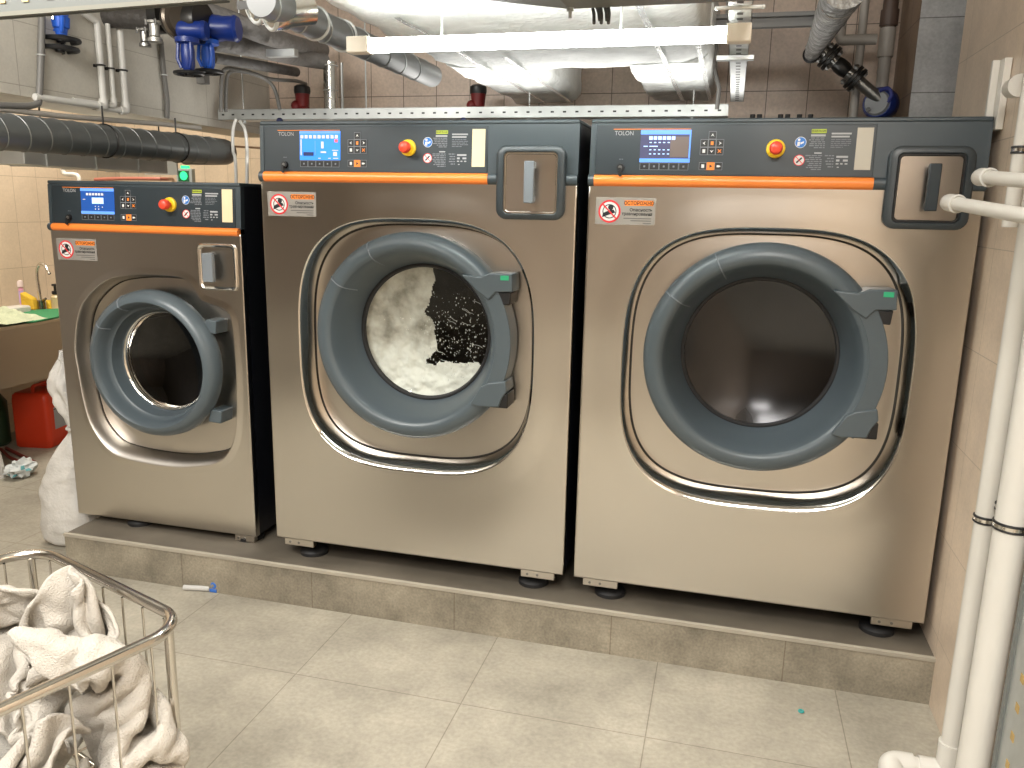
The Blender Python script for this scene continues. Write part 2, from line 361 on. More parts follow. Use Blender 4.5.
# ------------------------------------------------------------------ washing machines
# machine space: u right from the left edge, w into the machine, v up from the cabinet bottom
def resample_poly(poly, n):
    """closed (u,v) polyline -> n equally spaced points"""
    P = poly+[poly[0]]; d = [0]
    for a, b in zip(P[:-1], P[1:]): d.append(d[-1]+math.hypot(b[0]-a[0], b[1]-a[1]))
    out = []; k = 0
    for i in range(n):
        t = d[-1]*i/n
        while d[k+1] < t: k += 1
        s = (t-d[k])/(d[k+1]-d[k]+1e-12); a, b = P[k], P[k+1]
        out.append((a[0]+(b[0]-a[0])*s, a[1]+(b[1]-a[1])*s))
    return out
def normals(ct):
    n = len(ct); out = []
    for i in range(n):
        a = ct[i-2]; b = ct[(i+2) % n]; t = (b[0]-a[0], b[1]-a[1]); L = math.hypot(*t)
        out.append((t[1]/L, -t[0]/L))
    return out
def build_machine(sp):
    W, H, D, dv = sp['W'], sp['H'], sp['D'], sp['dv']
    root = empty(sp['name'], (sp['x'], sp['y'], sp['z']-sp['gap']), sp['label'], 'washing machine')
    g = sp['gap']
    def P(u, w, v): return (u, w, v+g)
    TILT = .055; tilting = [False]
    def bld(mb, name, mats, parent=root, **k):
        if tilting[0]: mb.v = [Vector((p.x, p.y+max(0, p.z-vo1)*TILT, p.z)) for p in mb.v]
        mb.v = [Vector((p.x, p.y, p.z+g)) for p in mb.v]
        return mb.build(name, mats, parent, **k)
    vo1 = sp['vo1']; vo0 = sp['vo0']           # orange strip top / bottom
    # --- cabinet shell
    b = MB(); b.box(.002, W-.002, .03, D, 0.0, H-.012, skip=('f',))
    bld(b, 'cabinet', SIDE, smooth=False)
    # --- front sheet with rounded opening
    ct = sp['contour']; n = len(ct); nm = normals(ct); cu, cv = sp['cc']
    rect = [None]*n; x0, x1, z0, z1 = 0.0, W, 0.0, vo0+.010
    for i in range(n):
        du, dvv = ct[i][0]+nm[i][0]*.05-cu, ct[i][1]+nm[i][1]*.05-cv
        t = min(((x1-cu)/du if du > 0 else (x0-cu)/du) if abs(du) > 1e-9 else 9e9, ((z1-cv)/dvv if dvv > 0 else (z0-cv)/dvv) if abs(dvv) > 1e-9 else 9e9)
        rect[i] = (cu+du*t, cv+dvv*t)
    for c in ((x0, z0), (x1, z0), (x1, z1), (x0, z1)):
        i = min(range(n), key=lambda i: math.hypot(rect[i][0]-c[0], rect[i][1]-c[1])); rect[i] = c
    b = MB(); rs = []
    rs.append([(p[0], .03, p[1]) for p in rect]); rs.append([(p[0], .003, p[1]) for p in rect])
    def inset(p, e): return (min(max(p[0], e), W-e), min(max(p[1], e), vo0+.010-e))
    rs.append([(inset(p, .003)[0], 0, inset(p, .003)[1]) for p in rect])
    rs.append([(inset(p, .007)[0], 0, inset(p, .007)[1]) for p in rect])
    rs.append([(inset(p, .012)[0], 0, inset(p, .012)[1]) for p in rect])
    ob = sp['bulge']
    for off, w in ((1.0, 0), (.9, -.0002), (.75, -.0008), (.55, -.0018), (.35, -.0029), (.15, -.0038), (0, -.0043)):
        rs.append([(c[0]+m_[0]*ob*off, w, c[1]+m_[1]*ob*off) for c, m_ in zip(ct, nm)])
    b.rings(rs, cap=False)
    bld(b, 'front_sheet', STEEL, angle=60)
    # --- polished lip rolling into the recess
    b = MB(); rs = []
    LL = [sp['lip']+sp['lipb']*max(0, -m_[1])**2 for m_ in nm]
    for k in range(11):
        a = PI/2*k/10
        rs.append([(c[0]-m_[0]*L*math.sin(a)**1.3, -.0043+(sp['dep']+.0043)*(1-math.cos(a)), c[1]-m_[1]*L*math.sin(a)**1.3) for c, m_, L in zip(ct, nm, LL)])
    b.rings(rs, cap=False); bld(b, 'recess_lip', [CHROME if sp['big'] else STEEL3], angle=80)
    # dark seal gap
    b = MB(); b.rings([[(c[0]-m_[0]*(L-.001), w, c[1]-m_[1]*(L-.001)) for c, m_, L in zip(ct, nm, LL)] for w in (sp['dep']-.003, sp['dep']+.003)]+[[(c[0]-m_[0]*(L+.006), sp['dep']+.0035, c[1]-m_[1]*(L+.006)) for c, m_, L in zip(ct, nm, LL)]], cap=False)
    bld(b, 'recess_seal', SEAL)
    # --- recessed steel plate with a round hole
    rc, rv, R = sp['ring']; b = MB(); rs = []
    inn = [(c[0]-m_[0]*(L+.005), c[1]-m_[1]*(L+.005)) for c, m_, L in zip(ct, nm, LL)]
    circ = []
    for p in inn:
        a = math.atan2(p[1]-rv, p[0]-rc); circ.append((rc+.79*R*math.cos(a), rv+.79*R*math.sin(a)))
    for t in (0, .33, .66, 1): rs.append([(p[0]*(1-t)+q[0]*t, sp['dep']-.0015-.003*math.sin(PI*t), p[1]*(1-t)+q[1]*t) for p, q in zip(inn, circ)])
    b.rings(rs, cap=False); bld(b, 'recess_plate', STEEL2, angle=60)
    # --- door
    s = R/.386
    door = MB(); A = Vector((rc, 0, rv)); B = Vector((rc, 1, rv))
    if sp['big']:
        prof = [(.085, .383), (.030, .3875), (.008, .385), (-.010, .377), (-.020, .364), (-.026, .348), (-.027, .336), (-.023, .326), (-.016, .319)]
        prof2 = [(-.016, .319), (-.006, .312), (.020, .302), (.060, .290), (.100, .279), (.130, .271), (.145, .265)]
        prof3 = [(.143, .267), (.140, .262), (.142, .256), (.156, .251)]
        gw, gr = .150, .255
    else:
        prof = [(.085, .383), (.030, .3875), (.010, .385), (-.012, .376), (-.026, .360), (-.034, .342), (-.036, .330)]
        prof2 = [(-.036, .330), (-.030, .322), (-.016, .314), (.010, .304), (.030, .298), (.034, .288), (.060, .282), (.085, .276), (.088, .268)]
        prof3 = [(.086, .270), (.082, .264), (.086, .256), (.12, .250)]
        gw, gr = .085, .255
        prof = [(.085, .325), (.030, .33), (.018, .375)]+[(w-.028, r) for w, r in prof[1:]]; prof2 = [(w-.028, r) for w, r in prof2]; prof3 = [(w-.028, r) for w, r in prof3]
    sc_ = lambda pr: [(w, r*s) for w, r in pr]
    door.lathe(A, B, sc_(prof), 96, False, False)
    dr = bld(door, 'door_ring', RING, angle=50)
    b = MB(); b.lathe(A, B, sc_(prof2), 96, False, False); bld(b, 'door_funnel', RINGIN, dr, angle=50)
    b = MB(); b.lathe(A, B, sc_(prof3), 96, False, False); bld(b, 'glass_seal', RUBBER if sp['big'] else CHROME, dr, angle=50)
    # ring seams at upper left, their highlight put in as pale strips
    for a in (math.radians(116), math.radians(146)):
        b = MB(); ca, sa = math.cos(a), math.sin(a)
        pts = [(rc+ca*r*s, w-.0012, rv+sa*r*s) for w, r in (prof[2:]+prof2[1:4])]
        b.tube(pts, .0022, 6); bld(b, 'ring_seam_highlight', HANDLE, dr)
    # glass bowl
    b = MB(); b.lathe(A, B, [(gw+.05*(1-(r/gr)**2), r*s) for r in [gr*k/12 for k in range(12, 0, -1)]]+[(gw+.05, .0005)], 64, False, False)
    bld(b, 'door_glass', sp['glass'], dr, angle=80)
    # gasket and drum
    dd = .06 if sp['big'] else 0
    b = MB(); b.lathe(A, B, [(.085, .310*s), (.105+dd, .275*s), (.17+dd, .29*s), (.19+dd, .43*s)], 64, False, False); bld(b, 'tub_gasket', RUBBER)
    b = MB(); b.lathe(A, B, [(.20+dd, .36*s), (.20+dd, .43*s), (.80, .43*s), (.80, .0)], 64, False, False)
    dm = bld(b, 'drum', sp['drum'], angle=40)
    for k in range(3):
        a = 2*PI*k/3+.5; b = MB(); q = Vector((math.cos(a), 0, math.sin(a))); t = Vector((-math.sin(a), 0, math.cos(a)))
        base = Vector((rc, 0, rv))+q*(.43*s)
        rs = [[base+Vector((0, w, 0))+t*dx-q*h for dx, h in ((-.05, -.005), (-.03, .05*s), (0, .085*s), (.03, .05*s), (.05, -.005))] for w in (.21+dd, .5, .79)]
        b.rings(rs); bld(b, 'drum_lifter', sp['drum'], dm)
    # hinge arms / latch
    if sp['big']:
        # plate between the arms
        out = []
        for k in range(17):
            a = math.radians(-37+74*k/16); out.append((rc+.3895*math.cos(a)*s, rv+.3895*math.sin(a)*s))
        inn2 = []
        for k in range(17):
            a = math.radians(37-74*k/16); inn2.append((rc+.332*math.cos(a)*s, rv+.332*math.sin(a)*s))
        b = MB(); b.prism(out+inn2, -.0295, .07); bld(b, 'hinge_cover', RING, dr, angle=25, bevel=.003)
        up = [(x_-.022, y_+.040) for x_, y_ in [(.225, .205), (.300, .200), (.330, .214), (.412, .215), (.416, .152), (.354, .149), (.330, .120), (.285, .150)]]
        lo = [(x_+.010, y_+.040) for x_, y_ in [(.232, -.262), (.272, -.196), (.300, -.180), (.363, -.168), (.370, -.205), (.352, -.232), (.340, -.266), (.262, -.270)]]
        lu = [(x_-.022, y_+.040) for x_, y_ in [(.352, .147), (.408, .150), (.404, .104), (.372, .106)]]
        ll = [(x_+.010, y_+.040) for x_, y_ in [(.292, -.240), (.372, -.215), (.372, -.270), (.285, -.270)]]
        for nm_, poly, w0, w1, mt in (('hinge_arm', up, -.036, .07, RING), ('hinge_arm', lo, -.036, .07, RING), ('hinge_block', lu, -.028, .07, BLACK), ('hinge_block', ll, -.030, .07, BLACK)):
            b = MB(); b.prism([(rc+p[0], rv+p[1]) for p in poly], w0, w1); o = bld(b, nm_, mt, dr, angle=25, bevel=.004)
        b = MB(); b.box(rc+.350, rc+.380, -.0375, -.035, rv+.232, rv+.248); bld(b, 'green_dot_sticker', simple('green_sticker', (.03, .42, .20), .5), dr)
    else:
        for dz, w_ in ((.17, 1), (-.205, -1)):
            b = MB(); b.prism([(rc+.235, rv+dz-.024), (rc+.295, rv+dz-.028), (rc+.30, rv+dz+.026), (rc+.25, rv+dz+.03)], -.01, .075); bld(b, 'latch_lug', RING, dr, bevel=.004)
        for px, py in ((89.8, 315), (91, 353), (98.5, 402)):
            q = aty(px, py, sp['y']+sp['dep']-.004); b = MB(); b.sphere((q.x-sp['x'], sp['dep']-.004, q.z-sp['z']), .006, 10, 6); bld(b, 'plate_screw', WHITEP)
    # --- control header
    tilting[0] = True
    def ty(v): return max(0, v-vo1)*TILT
    b = MB()
    b.box(0, W, 0, D-.01, H-.014, H)                                  # lid
    bld(b, 'top_lid', PAINT, bevel=.004)
    b = MB(); b.box(0, W, .004, .03, vo1-.004, H-.014); bld(b, 'header_panel', PAINT, smooth=False)
    pan_u0, pan_u1 = .020, .882
    b = MB(); b.box(pan_u0, pan_u1, .0005, .006, vo1, H-.020); fas = bld(b, 'control_panel', PAINTD, bevel=.0015)
    b = MB(); b.box(.0, .016, .0015, .01, vo1+.0, H-.016); bld(b, 'header_end_cap', PAINT)
    hr = (vo1-vo0)/2
    def half(u0, u1, mt, nm_, k=.016, par=root):
        b = MB(); rs = []
        for u in (u0, u1):
            rs.append([(u, .012, vo0)]+[(u, .004-k*math.sin(PI*j/10), (vo0+vo1)/2-hr*math.cos(PI*j/10)) for j in range(11)]+[(u, .012, vo1)])
        b.rings(rs); return bld(b, nm_, mt, par, angle=60)
    half(.018, sp['orange1'], ORANGE, 'orange_trim_bar', .018)
    half(-.002, .018, PAINT, 'trim_bar_end')
    if sp['orange1'] < W-.02: half(sp['orange1'], W, PAINT, 'grey_trim_bar', .015)
    # --- panel graphics
    V = lambda v: v+dv
    e = -.0012
    def flat(name, mt, rects, par=fas, w=e):
        b = MB()
        for r in rects: b.add([(r[0], w, V(r[2])), (r[1], w, V(r[2])), (r[1], w, V(r[3])), (r[0], w, V(r[3]))], [(0, 1, 2, 3)])
        return bld(b, name, mt, par, smooth=False)
    def disc(name, mt, u, v, r, par=fas, w=e, r0=0):
        b = MB(); k = 28
        if r0: b.rings([[(u+q*math.cos(2*PI*j/k), w, V(v)+q*math.sin(2*PI*j/k)) for j in range(k)] for q in (r0, r)], cap=False)
        else: b.add([(u+r*math.cos(2*PI*j/k), w, V(v)+r*math.sin(2*PI*j/k)) for j in range(k)], [list(range(k))])
        return bld(b, name, mt, par, smooth=False)
    def frame(rects, t=.0014):
        out = []
        for a, b_, c, d in rects: out += [(a, b_, c, c+t), (a, b_, d-t, d), (a, a+t, c, d), (b_-t, b_, c, d)]
        return out
    text('maker_logo', 'TOLON', .0195, PRINTW, fas, (.079, e+ty(V(1.5815))-.0004, V(1.5825)+g), sx=.92)
    flat('logo_line', ORANGEF, [(.075, .325, 1.6005, 1.6028)])
    sb = MB(); sb.box(.165, .327, -.0008, .003, V(1.497), V(1.599)); scr = bld(sb, 'display_screen', sp['screen'], fas)
    rn = random.Random(sp['seed'])
    w2 = -.002
    if sp['seed'] == 1:
        flat('screen_bar', SCRBAR, [(.165, .327, 1.588, 1.599), (.165, .327, 1.497, 1.508)], scr, w2)
        flat('screen_window', SCRTXT, [(.220, .276, 1.538, 1.562)], scr, w2)
        flat('screen_icon', WHITEP, [(.193+.0145*k, .204+.0145*k, 1.571, 1.580) for k in range(6)]+[(.176, .188, 1.553, 1.556), (.222, .235, 1.547, 1.558), (.234, .238, 1.525, 1.529), (.25, .254, 1.525, 1.529), (.268, .272, 1.522, 1.527), (.234, .238, 1.514, 1.519), (.25, .254, 1.514, 1.519)], scr, w2-.0006)
    elif sp['seed'] == 2:
        flat('screen_bar', SCRBAR, [(.165, .327, 1.590, 1.599), (.17, .172, 1.515, 1.57), (.226, .229, 1.515, 1.565)], scr, w2)
        flat('screen_icon', WHITEP, [(.169+.0172*k, .181+.0172*k, 1.573, 1.585) for k in range(9)]+[(.252, .262, 1.538, 1.562), (.25, .272, 1.522, 1.528), (.296, .32, 1.530, 1.533), (.30, .315, 1.512, 1.526), (.24, .25, 1.502, 1.505), (.28, .29, 1.502, 1.505), (.3, .32, 1.502, 1.505), (.169, .174, 1.514, 1.57)], scr, w2-.0006)
        flat('screen_window', SCRDK, [(.180, .222, 1.512, 1.525)], scr, w2-.0004)
        flat('screen_mark', SCRRED, [(.305, .318, 1.560, 1.570)], scr, w2-.0004)
    else:
        flat('screen_bar', SCRBAR, [(.165, .327, 1.585, 1.599), (.165, .327, 1.497, 1.509), (.322, .327, 1.51, 1.585)], scr, w2)
        flat('screen_window', SCRBRN, [(.262, .321, 1.514, 1.578)], scr, w2)
        flat('screen_icon', SCRTXT, [(.193+.0145*k, .204+.0145*k, 1.568, 1.579) for k in range(6)]+[(.195+.0145*k, .202+.0145*k, v_, v_+.003) for k in range(5) for v_ in (1.558, 1.535, 1.522)]+[(.195, .222, 1.546, 1.549), (.176, .19, 1.546, 1.549)], scr, w2-.0006)
    for k in range(5):
        u0 = .167+.0316*k
        ky = flat('soft_key', BLACK, [(u0, u0+.0305, 1.4725, 1.4955)])
        flat('key_outline', GREYP, frame([(u0, u0+.0305, 1.4725, 1.4955)]), ky, e-.0004)
        flat('key_mark', GREYP, [(u0+.012, u0+.018, 1.481, 1.487)], ky, e-.0004)
    kc = .0245; ku = .394
    cells = [('arrow_key', ku, 1.582), ('arrow_key', ku-kc, 1.5575), ('centre_key', ku, 1.5575), ('arrow_key', ku+kc, 1.5575), ('menu_key', ku-kc, 1.533), ('arrow_key', ku, 1.533), ('cancel_key', ku+kc, 1.533), ('stop_key', ku-kc, 1.486), ('start_key', ku, 1.486), ('next_key', ku+kc, 1.486)]
    for i, (nm_, uu, vv) in enumerate(cells):
        st = nm_ == 'start_key'
        ky = flat(nm_, ORANGEF if st else BLACK, [(uu-.0118, uu+.0118, vv-.0118, vv+.0118)])
        flat('key_outline', ORANGEF if st else GREYP, frame([(uu-.0122, uu+.0122, vv-.0122, vv+.0122)]), ky, e-.0004)
        b = MB(); w3 = e-.0005; vz = V(vv)
        q = .0055
        if nm_ == 'arrow_key':
            dirs = {0: (0, 1), 1: (-1, 0), 3: (1, 0), 5: (0, -1)}[i]
            d = Vector((dirs[0], 0, dirs[1])); p = Vector((d.z, 0, -d.x)); c = Vector((uu, w3, vz))
            b.add([c+d*q, c-d*q*.6+p*q, c-d*q*.1, c-d*q*.6-p*q], [(0, 1, 2), (0, 2, 3)])
        elif nm_ == 'next_key': b.add([(uu-q, w3, vz-q*.6), (uu+q*.2, w3, vz-q*.6), (uu+q*1.4, w3, vz), (uu+q*.2, w3, vz+q*.6), (uu-q, w3, vz+q*.6)], [(0, 1, 2, 3, 4)])
        elif nm_ == 'start_key': b.add([(uu-q*.6, w3, vz-q), (uu+q, w3, vz), (uu-q*.6, w3, vz+q)], [(0, 1, 2)])
        elif nm_ == 'cancel_key':
            for sgn in (1, -1): b.obox((uu, w3, vz), Vector((.7, 0, .7*sgn)), Vector((0, 1, 0)), Vector((-.7*sgn, 0, .7)), q*1.3, .0002, q*.25)
        else: b.add([(uu-q*.8, w3, vz-q), (uu+q*.8, w3, vz-q), (uu+q*.8, w3, vz+q), (uu-q*.8, w3, vz+q)], [(0, 1, 2, 3)])
        bld(b, 'key_symbol', DARKP if st else (ORANGEF if nm_ in ('centre_key', 'cancel_key') else WHITEP), ky, smooth=False)
    # key lock
    b = MB(); b.cyl((.104, .002, V(1.480)), (.104, -.010, V(1.480)), .013, .012); kl = bld(b, 'key_lock', BLACK, fas)
    b = MB(); b.cyl((.104, -.010, V(1.480)), (.104, -.0125, V(1.480)), .006); bld(b, 'lock_core', IRONG, kl)
    b = MB(); b.prism([(.100, V(1.478)), (.108, V(1.478)), (.112, V(1.452)), (.106, V(1.450)), (.100, V(1.455))], -.022, -.0185); bld(b, 'key', BLACK, kl)
    flat('lock_mark', GREYP, [(.098, .104, 1.505, 1.5075), (.106, .111, 1.505, 1.5075)])
    # emergency stop
    eu, ev = .590, V(1.541)
    b = MB(); b.lathe((eu, .002, ev), (eu, -.02, ev), [(0, .029), (.004, .029), (.010, .028), (.0125, .024)], 36, True, False); es = bld(b, 'emergency_stop_collar', YELLOW, fas, angle=30)
    b = MB(); b.lathe((eu, -.010, ev), (eu, -.06, ev), [(0, .012), (.012, .012), (.014, .019), (.022, .0205), (.034, .0195), (.040, .016), (.043, .009), (.044, .0)], 32, False, False); bld(b, 'emergency_stop_button', RED, es, angle=30)
    # warning pictograms
    d1 = disc('manual_sign', BLUEP, .663, 1.560, .0172); disc('sign_border', WHITEP, .663, 1.560, .0172, d1, e-.0004, .0158)
    b = MB(); w4 = e-.0006; c0, c1 = .663, V(1.560)
    b.add([(c0-.010, w4, c1-.011), (c0-.002, w4, c1-.011), (c0-.001, w4, c1+.002), (c0-.009, w4, c1+.002)], [(0, 1, 2, 3)])
    b.add([(c0+.000, w4, c1-.006), (c0+.010, w4, c1-.002), (c0+.010, w4, c1+.004), (c0+.000, w4, c1)], [(0, 1, 2, 3)])
    b.add([(c0-.005+.004*math.cos(2*PI*j/14), w4, c1+.008+.004*math.sin(2*PI*j/14)) for j in range(14)], [list(range(14))])
    bld(b, 'reader_figure', WHITEP, d1, smooth=False)
    d2 = disc('no_service_sign', WHITEP, .663, 1.506, .0165); disc('sign_border', REDP, .663, 1.506, .0168, d2, e-.0004, .0145)
    b = MB(); c1 = V(1.506); b.obox((.663, w4, c1), Vector((.707, 0, .707)), Vector((0, 1, 0)), Vector((-.707, 0, .707)), .011, .0002, .0024); bld(b, 'wrench_figure', DARKP, d2, smooth=False)
    b = MB(); b.obox((.663, w4-.0006, c1), Vector((.707, 0, -.707)), Vector((0, 1, 0)), Vector((.707, 0, .707)), .0145, .0002, .0011); bld(b, 'red_slash', REDP, d2, smooth=False)
    ch = flat('caution_chip', LIME, [(.693, .737, 1.588, 1.600)])
    text('caution_word', 'ВНИМАНИЕ', .0085, DARKP, ch, (.715, e-.0009+ty(V(1.591)), V(1.5910)+g), 'CENTER', .85, .01)
    def lines(name, mt, u0, u1, v0, v1, n_, right=False, hh=.55):
        rc_ = []
        for k in range(n_):
            vt = v1-(v1-v0)*k/n_; h = (v1-v0)/n_*hh; ln = (u1-u0)*(rn.uniform(.72, 1) if k < n_-1 else .6)
            a = u1-ln if right else u0; end = a+ln
            while a < end-.002:
                wd = min(rn.uniform(.006, .017), end-a); rc_.append((a, a+wd, vt-h, vt)); a += wd+.0022
        flat(name, mt, rc_)
    flat('fine_print_heading', PRINTW, [(.692, .735, 1.578, 1.584)])
    lines('fine_print', GREYP, .682, .735, 1.540, 1.575, 6, True, .5)
    flat('fine_print_heading', PRINTW, [(.752, .81, 1.584, 1.589), (.752, .805, 1.575, 1.580)])
    lines('fine_print', GREYP, .752, .812, 1.541, 1.570, 5, False, .35)
    flat('fine_print_heading', PRINTW, [(.706, .728, 1.526, 1.530)])
    lines('fine_print', GREYP, .680, .730, 1.474, 1.522, 8, True, .5)
    lines('fine_print', GREYP, .738, .765, 1.480, 1.522, 5, True, .4)
    flat('rating_table', PRINTW, [(.772, .806, 1.514, 1.520), (.772, .782, 1.503, 1.509), (.792, .806, 1.503, 1.509), (.772, .78, 1.494, 1.498), (.785, .792, 1.494, 1.498), (.798, .806, 1.494, 1.498), (.776, .782, 1.484, 1.487)])
    flat('information_card', sp['card'], [(.826, .873, 1.478, 1.604)], w=-.0016)
    # --- warning sticker on the steel
    tilting[0] = False
    sv = sp['stk'] - 1.337; V0 = V
    V = lambda v: v+sv
    stk = flat('warning_sticker', STICK, [(.027, .226, 1.294, 1.383)], root, -.0009)
    d3 = disc('crush_hazard_sign', WHITEP, .074, 1.337, .034, stk, -.0014); disc('sign_border', REDP, .074, 1.337, .0375, d3, -.0017, .0315)
    disc('sign_inner_circle', DARKP, .074, 1.337, .0235, d3, -.0017, .0205)
    b = MB(); k = 20; c0, c1 = .078, V(1.345)
    b.add([(c0+.009*math.cos(2*PI*j/k), -.0018, c1+.005+.009*math.sin(2*PI*j/k)) for j in range(k)], [list(range(k))])
    b.add([(c0-.004, -.0018, c1-.004), (c0+.010, -.0018, c1-.002), (c0+.016, -.0018, c1-.012), (c0-.002, -.0018, c1-.018), (c0-.028, -.0018, c1-.028), (c0-.026, -.0018, c1-.014)], [(0, 1, 2, 3, 4, 5)])
    bld(b, 'hazard_figure', DARKP, d3, smooth=False)
    b = MB(); b.obox((.074, -.0021, V(1.337)), Vector((.707, 0, -.707)), Vector((0, 1, 0)), Vector((.707, 0, .707)), .034, .0002, .0024); bld(b, 'red_slash', REDP, d3, smooth=False)
    cp = flat('orange_caution_chip', ORANGEF, [(.124, .219, 1.3565, 1.374)], stk, -.0014)
    text('caution_word', 'ОСТОРОЖНО', .0165, DARKP, cp, (.1715, -.0018, V(1.3595)+g), 'CENTER', .90, .022)
    text('warning_text', 'Опасность', .0145, DARKP, stk, (.217, -.0014, V(1.3385)+g), 'RIGHT', 1.0, .02)
    text('warning_text', 'травмирования', .0145, DARKP, stk, (.217, -.0014, V(1.3255)+g), 'RIGHT', .92, .02)
    flat('warning_fine_print', simple('faint_print', (.12, .115, .11), .6), [(.122, .214, 1.314, 1.3165), (.146, .214, 1.3065, 1.309), (.187, .214, 1.299, 1.3015)], stk, -.0014)
    V = V0
    # --- soap hatch
    h0, h1, hz0, hz1 = sp['hatch']
    if sp['big']:
        b = MB(); ro = rrect(h0, h1, hz0, hz1, .036); ri = rrect(h0+.030, h1-.030, hz0+.024, hz1-.026, .014)
        rs = [[(p[0], .01, p[1]) for p in ro], [(p[0], -.018, p[1]) for p in ro]]
        q = rrect(h0+.006, h1-.006, hz0+.006, hz1-.006, .031); rs += [[(p[0], -.024, p[1]) for p in q]]
        q = rrect(h0+.024, h1-.024, hz0+.018, hz1-.020, .018); rs += [[(p[0], -.024, p[1]) for p in q]]
        rs += [[(p[0], -.010, p[1]) for p in ri]]
        b.rings(rs, cap=False); fr = bld(b, 'hatch_frame', HATCH, angle=45)
        b = MB(); ri2 = rrect(h0+.027, h1-.027, hz0+.021, hz1-.023, .016)
        b.rings([[(p[0], -.0155, p[1]) for p in ri2], [(p[0], -.0195, p[1]) for p in ri2], [(p[0], -.0195, p[1]) for p in rrect(h0+.031, h1-.031, hz0+.025, hz1-.027, .013)], [(p[0], -.012, p[1]) for p in rrect(h0+.0335, h1-.0335, hz0+.0275, hz1-.0295, .012)]], cap=False)
        bld(b, 'hatch_edge_trim', sp['edge'], fr)
        b = MB(); q = rrect(h0+.034, h1-.034, hz0+.028, hz1-.030, .012); b.add([(p[0], -.0125, p[1]) for p in q], [list(range(len(q)))])
        hd = bld(b, 'hatch_door', STEELD, fr, smooth=False)
        hu = (h0+h1)/2+.004; b = MB(); b.box(hu-.017, hu+.017, -.060, -.044, hz0+.055, hz1-.053)
        b.box(hu-.012, hu+.014, -.044, -.012, hz1-.078, hz1-.056); b.box(hu-.012, hu+.014, -.044, -.012, hz0+.058, hz0+.080)
        bld(b, 'hatch_handle', HANDLE if sp['seed'] == 2 else PAINTD, fr, bevel=.003)  # lamp glare on the middle hatch put into a lighter handle colour
    else:
        b = MB(); ro = rrect(h0, h1, hz0, hz1, .022); ri = rrect(h0+.016, h1-.016, hz0+.014, hz1-.014, .014)
        b.rings([[(p[0], .004, p[1]) for p in ro], [(p[0], -.006, p[1]) for p in ro], [(p[0], -.009, p[1]) for p in rrect(h0+.003, h1-.003, hz0+.003, hz1-.003, .02)], [(p[0], -.008, p[1]) for p in rrect(h0+.008, h1-.008, hz0+.008, hz1-.008, .018)], [(p[0], -.001, p[1]) for p in ri]], cap=False)
        fr = bld(b, 'hatch_frame', CHROME, angle=45)
        b = MB(); b.add([(p[0], -.0008, p[1]) for p in ri], [list(range(len(ri)))]); bld(b, 'hatch_door', STEEL2, fr, smooth=False)
        hu = (h0+h1)/2-.022; b = MB(); b.box(hu-.016, hu+.030, -.050, -.030, hz0+.035, hz1-.035); b.box(hu-.016, hu+.0, -.030, -.001, hz0+.035, hz1-.035); bld(b, 'hatch_handle', HANDLE, fr, bevel=.003)
    # --- kick brackets and levelling feet
    for (u0, u1) in sp['brackets']:
        b = MB(); b.box(u0, u1, .004, .03, -.028, .004); br = bld(b, 'foot_bracket', STEEL2, bevel=.002)
        for q in (.2, .5):
            b = MB(); b.cyl((u0+(u1-u0)*q, .005, -.014), (u0+(u1-u0)*q, .001, -.014), .005, seg=10); bld(b, 'bracket_bolt', IRONG, br)
    for (fu, fw) in sp['feet']:
        b = MB(); b.lathe((fu, fw, -g), (fu, fw, .01), [(0, .058), (.014, .058), (.022, .050), (.028, .022), (.03, .015), (g+.005, .015)], 28, True, False); bld(b, 'levelling_foot', RUBBER, angle=40)
    return root

def superellipse(cu, cv, a, b_, n=3.2, k=160):
    pts = []
    for i in range(720):
        t = 2*PI*i/720; c, s = math.cos(t), math.sin(t)
        pts.append((cu+a*abs(c)**(2/n)*(1 if c >= 0 else -1), cv+b_*abs(s)**(2/n)*(1 if s >= 0 else -1)))
    return resample_poly(pts, k)
DRUM2 = simple('drum_wet_dark', (.07, .062, .05), .35, .6, bump=.6, bscale=9, var=.4)
BIGC = superellipse(.602, .820, .464, .478, 3.1)
SM = [(.072, .774), (.109, .918), (.174, 1.002), (.275, 1.066), (.411, 1.090), (.53, 1.093), (.620, 1.088), (.664, 1.068), (.688, 1.035), (.712, 1.000), (.764, .985), (.818, .966), (.845, .925), (.853, .80), (.852, .617), (.833, .44), (.773, .335), (.664, .292), (.501, .273), (.295, .285), (.199, .319), (.124, .412), (.093, .520), (.078, .653)]
SMC = [(p.x, p.y) for p in spline([(a, b, 0) for a, b in SM[::-1]], 8, True)]
SMC = resample_poly(SMC, 160)
BG = dict(W=1.2, H=1.635, D=1.22, dv=0, y=2.78, z=.247, gap=.0795, vo0=1.418, vo1=1.456, orange1=.886, contour=BIGC, cc=(.602, .82), bulge=.105, lip=.023, lipb=.018, dep=.085, big=True,
          ring=(.597, .862, .386), stk=1.337, hatch=(.921, 1.161, 1.303, 1.549), brackets=((.035, .165), (1.035, 1.165)), feet=((.13, .075), (1.07, .075), (.13, 1.1), (1.07, 1.1)))
m2 = build_machine(dict(BG, name='industrial_washing_machine', x=-1.714, seed=2, screen=SCREEN2, glass=GLASS2, drum=DRUM2, card=CREAM, edge=CHROME,
    label='middle large stainless washing machine, white suds churning behind its round door'))
m3 = build_machine(dict(BG, name='industrial_washing_machine', x=-.475, seed=3, screen=SCREEN3, glass=GLASS3, drum=DRUM3, card=CREAM3, edge=BLACK,
    label='right large stainless washing machine with dark empty door glass, beside the white pipes'))
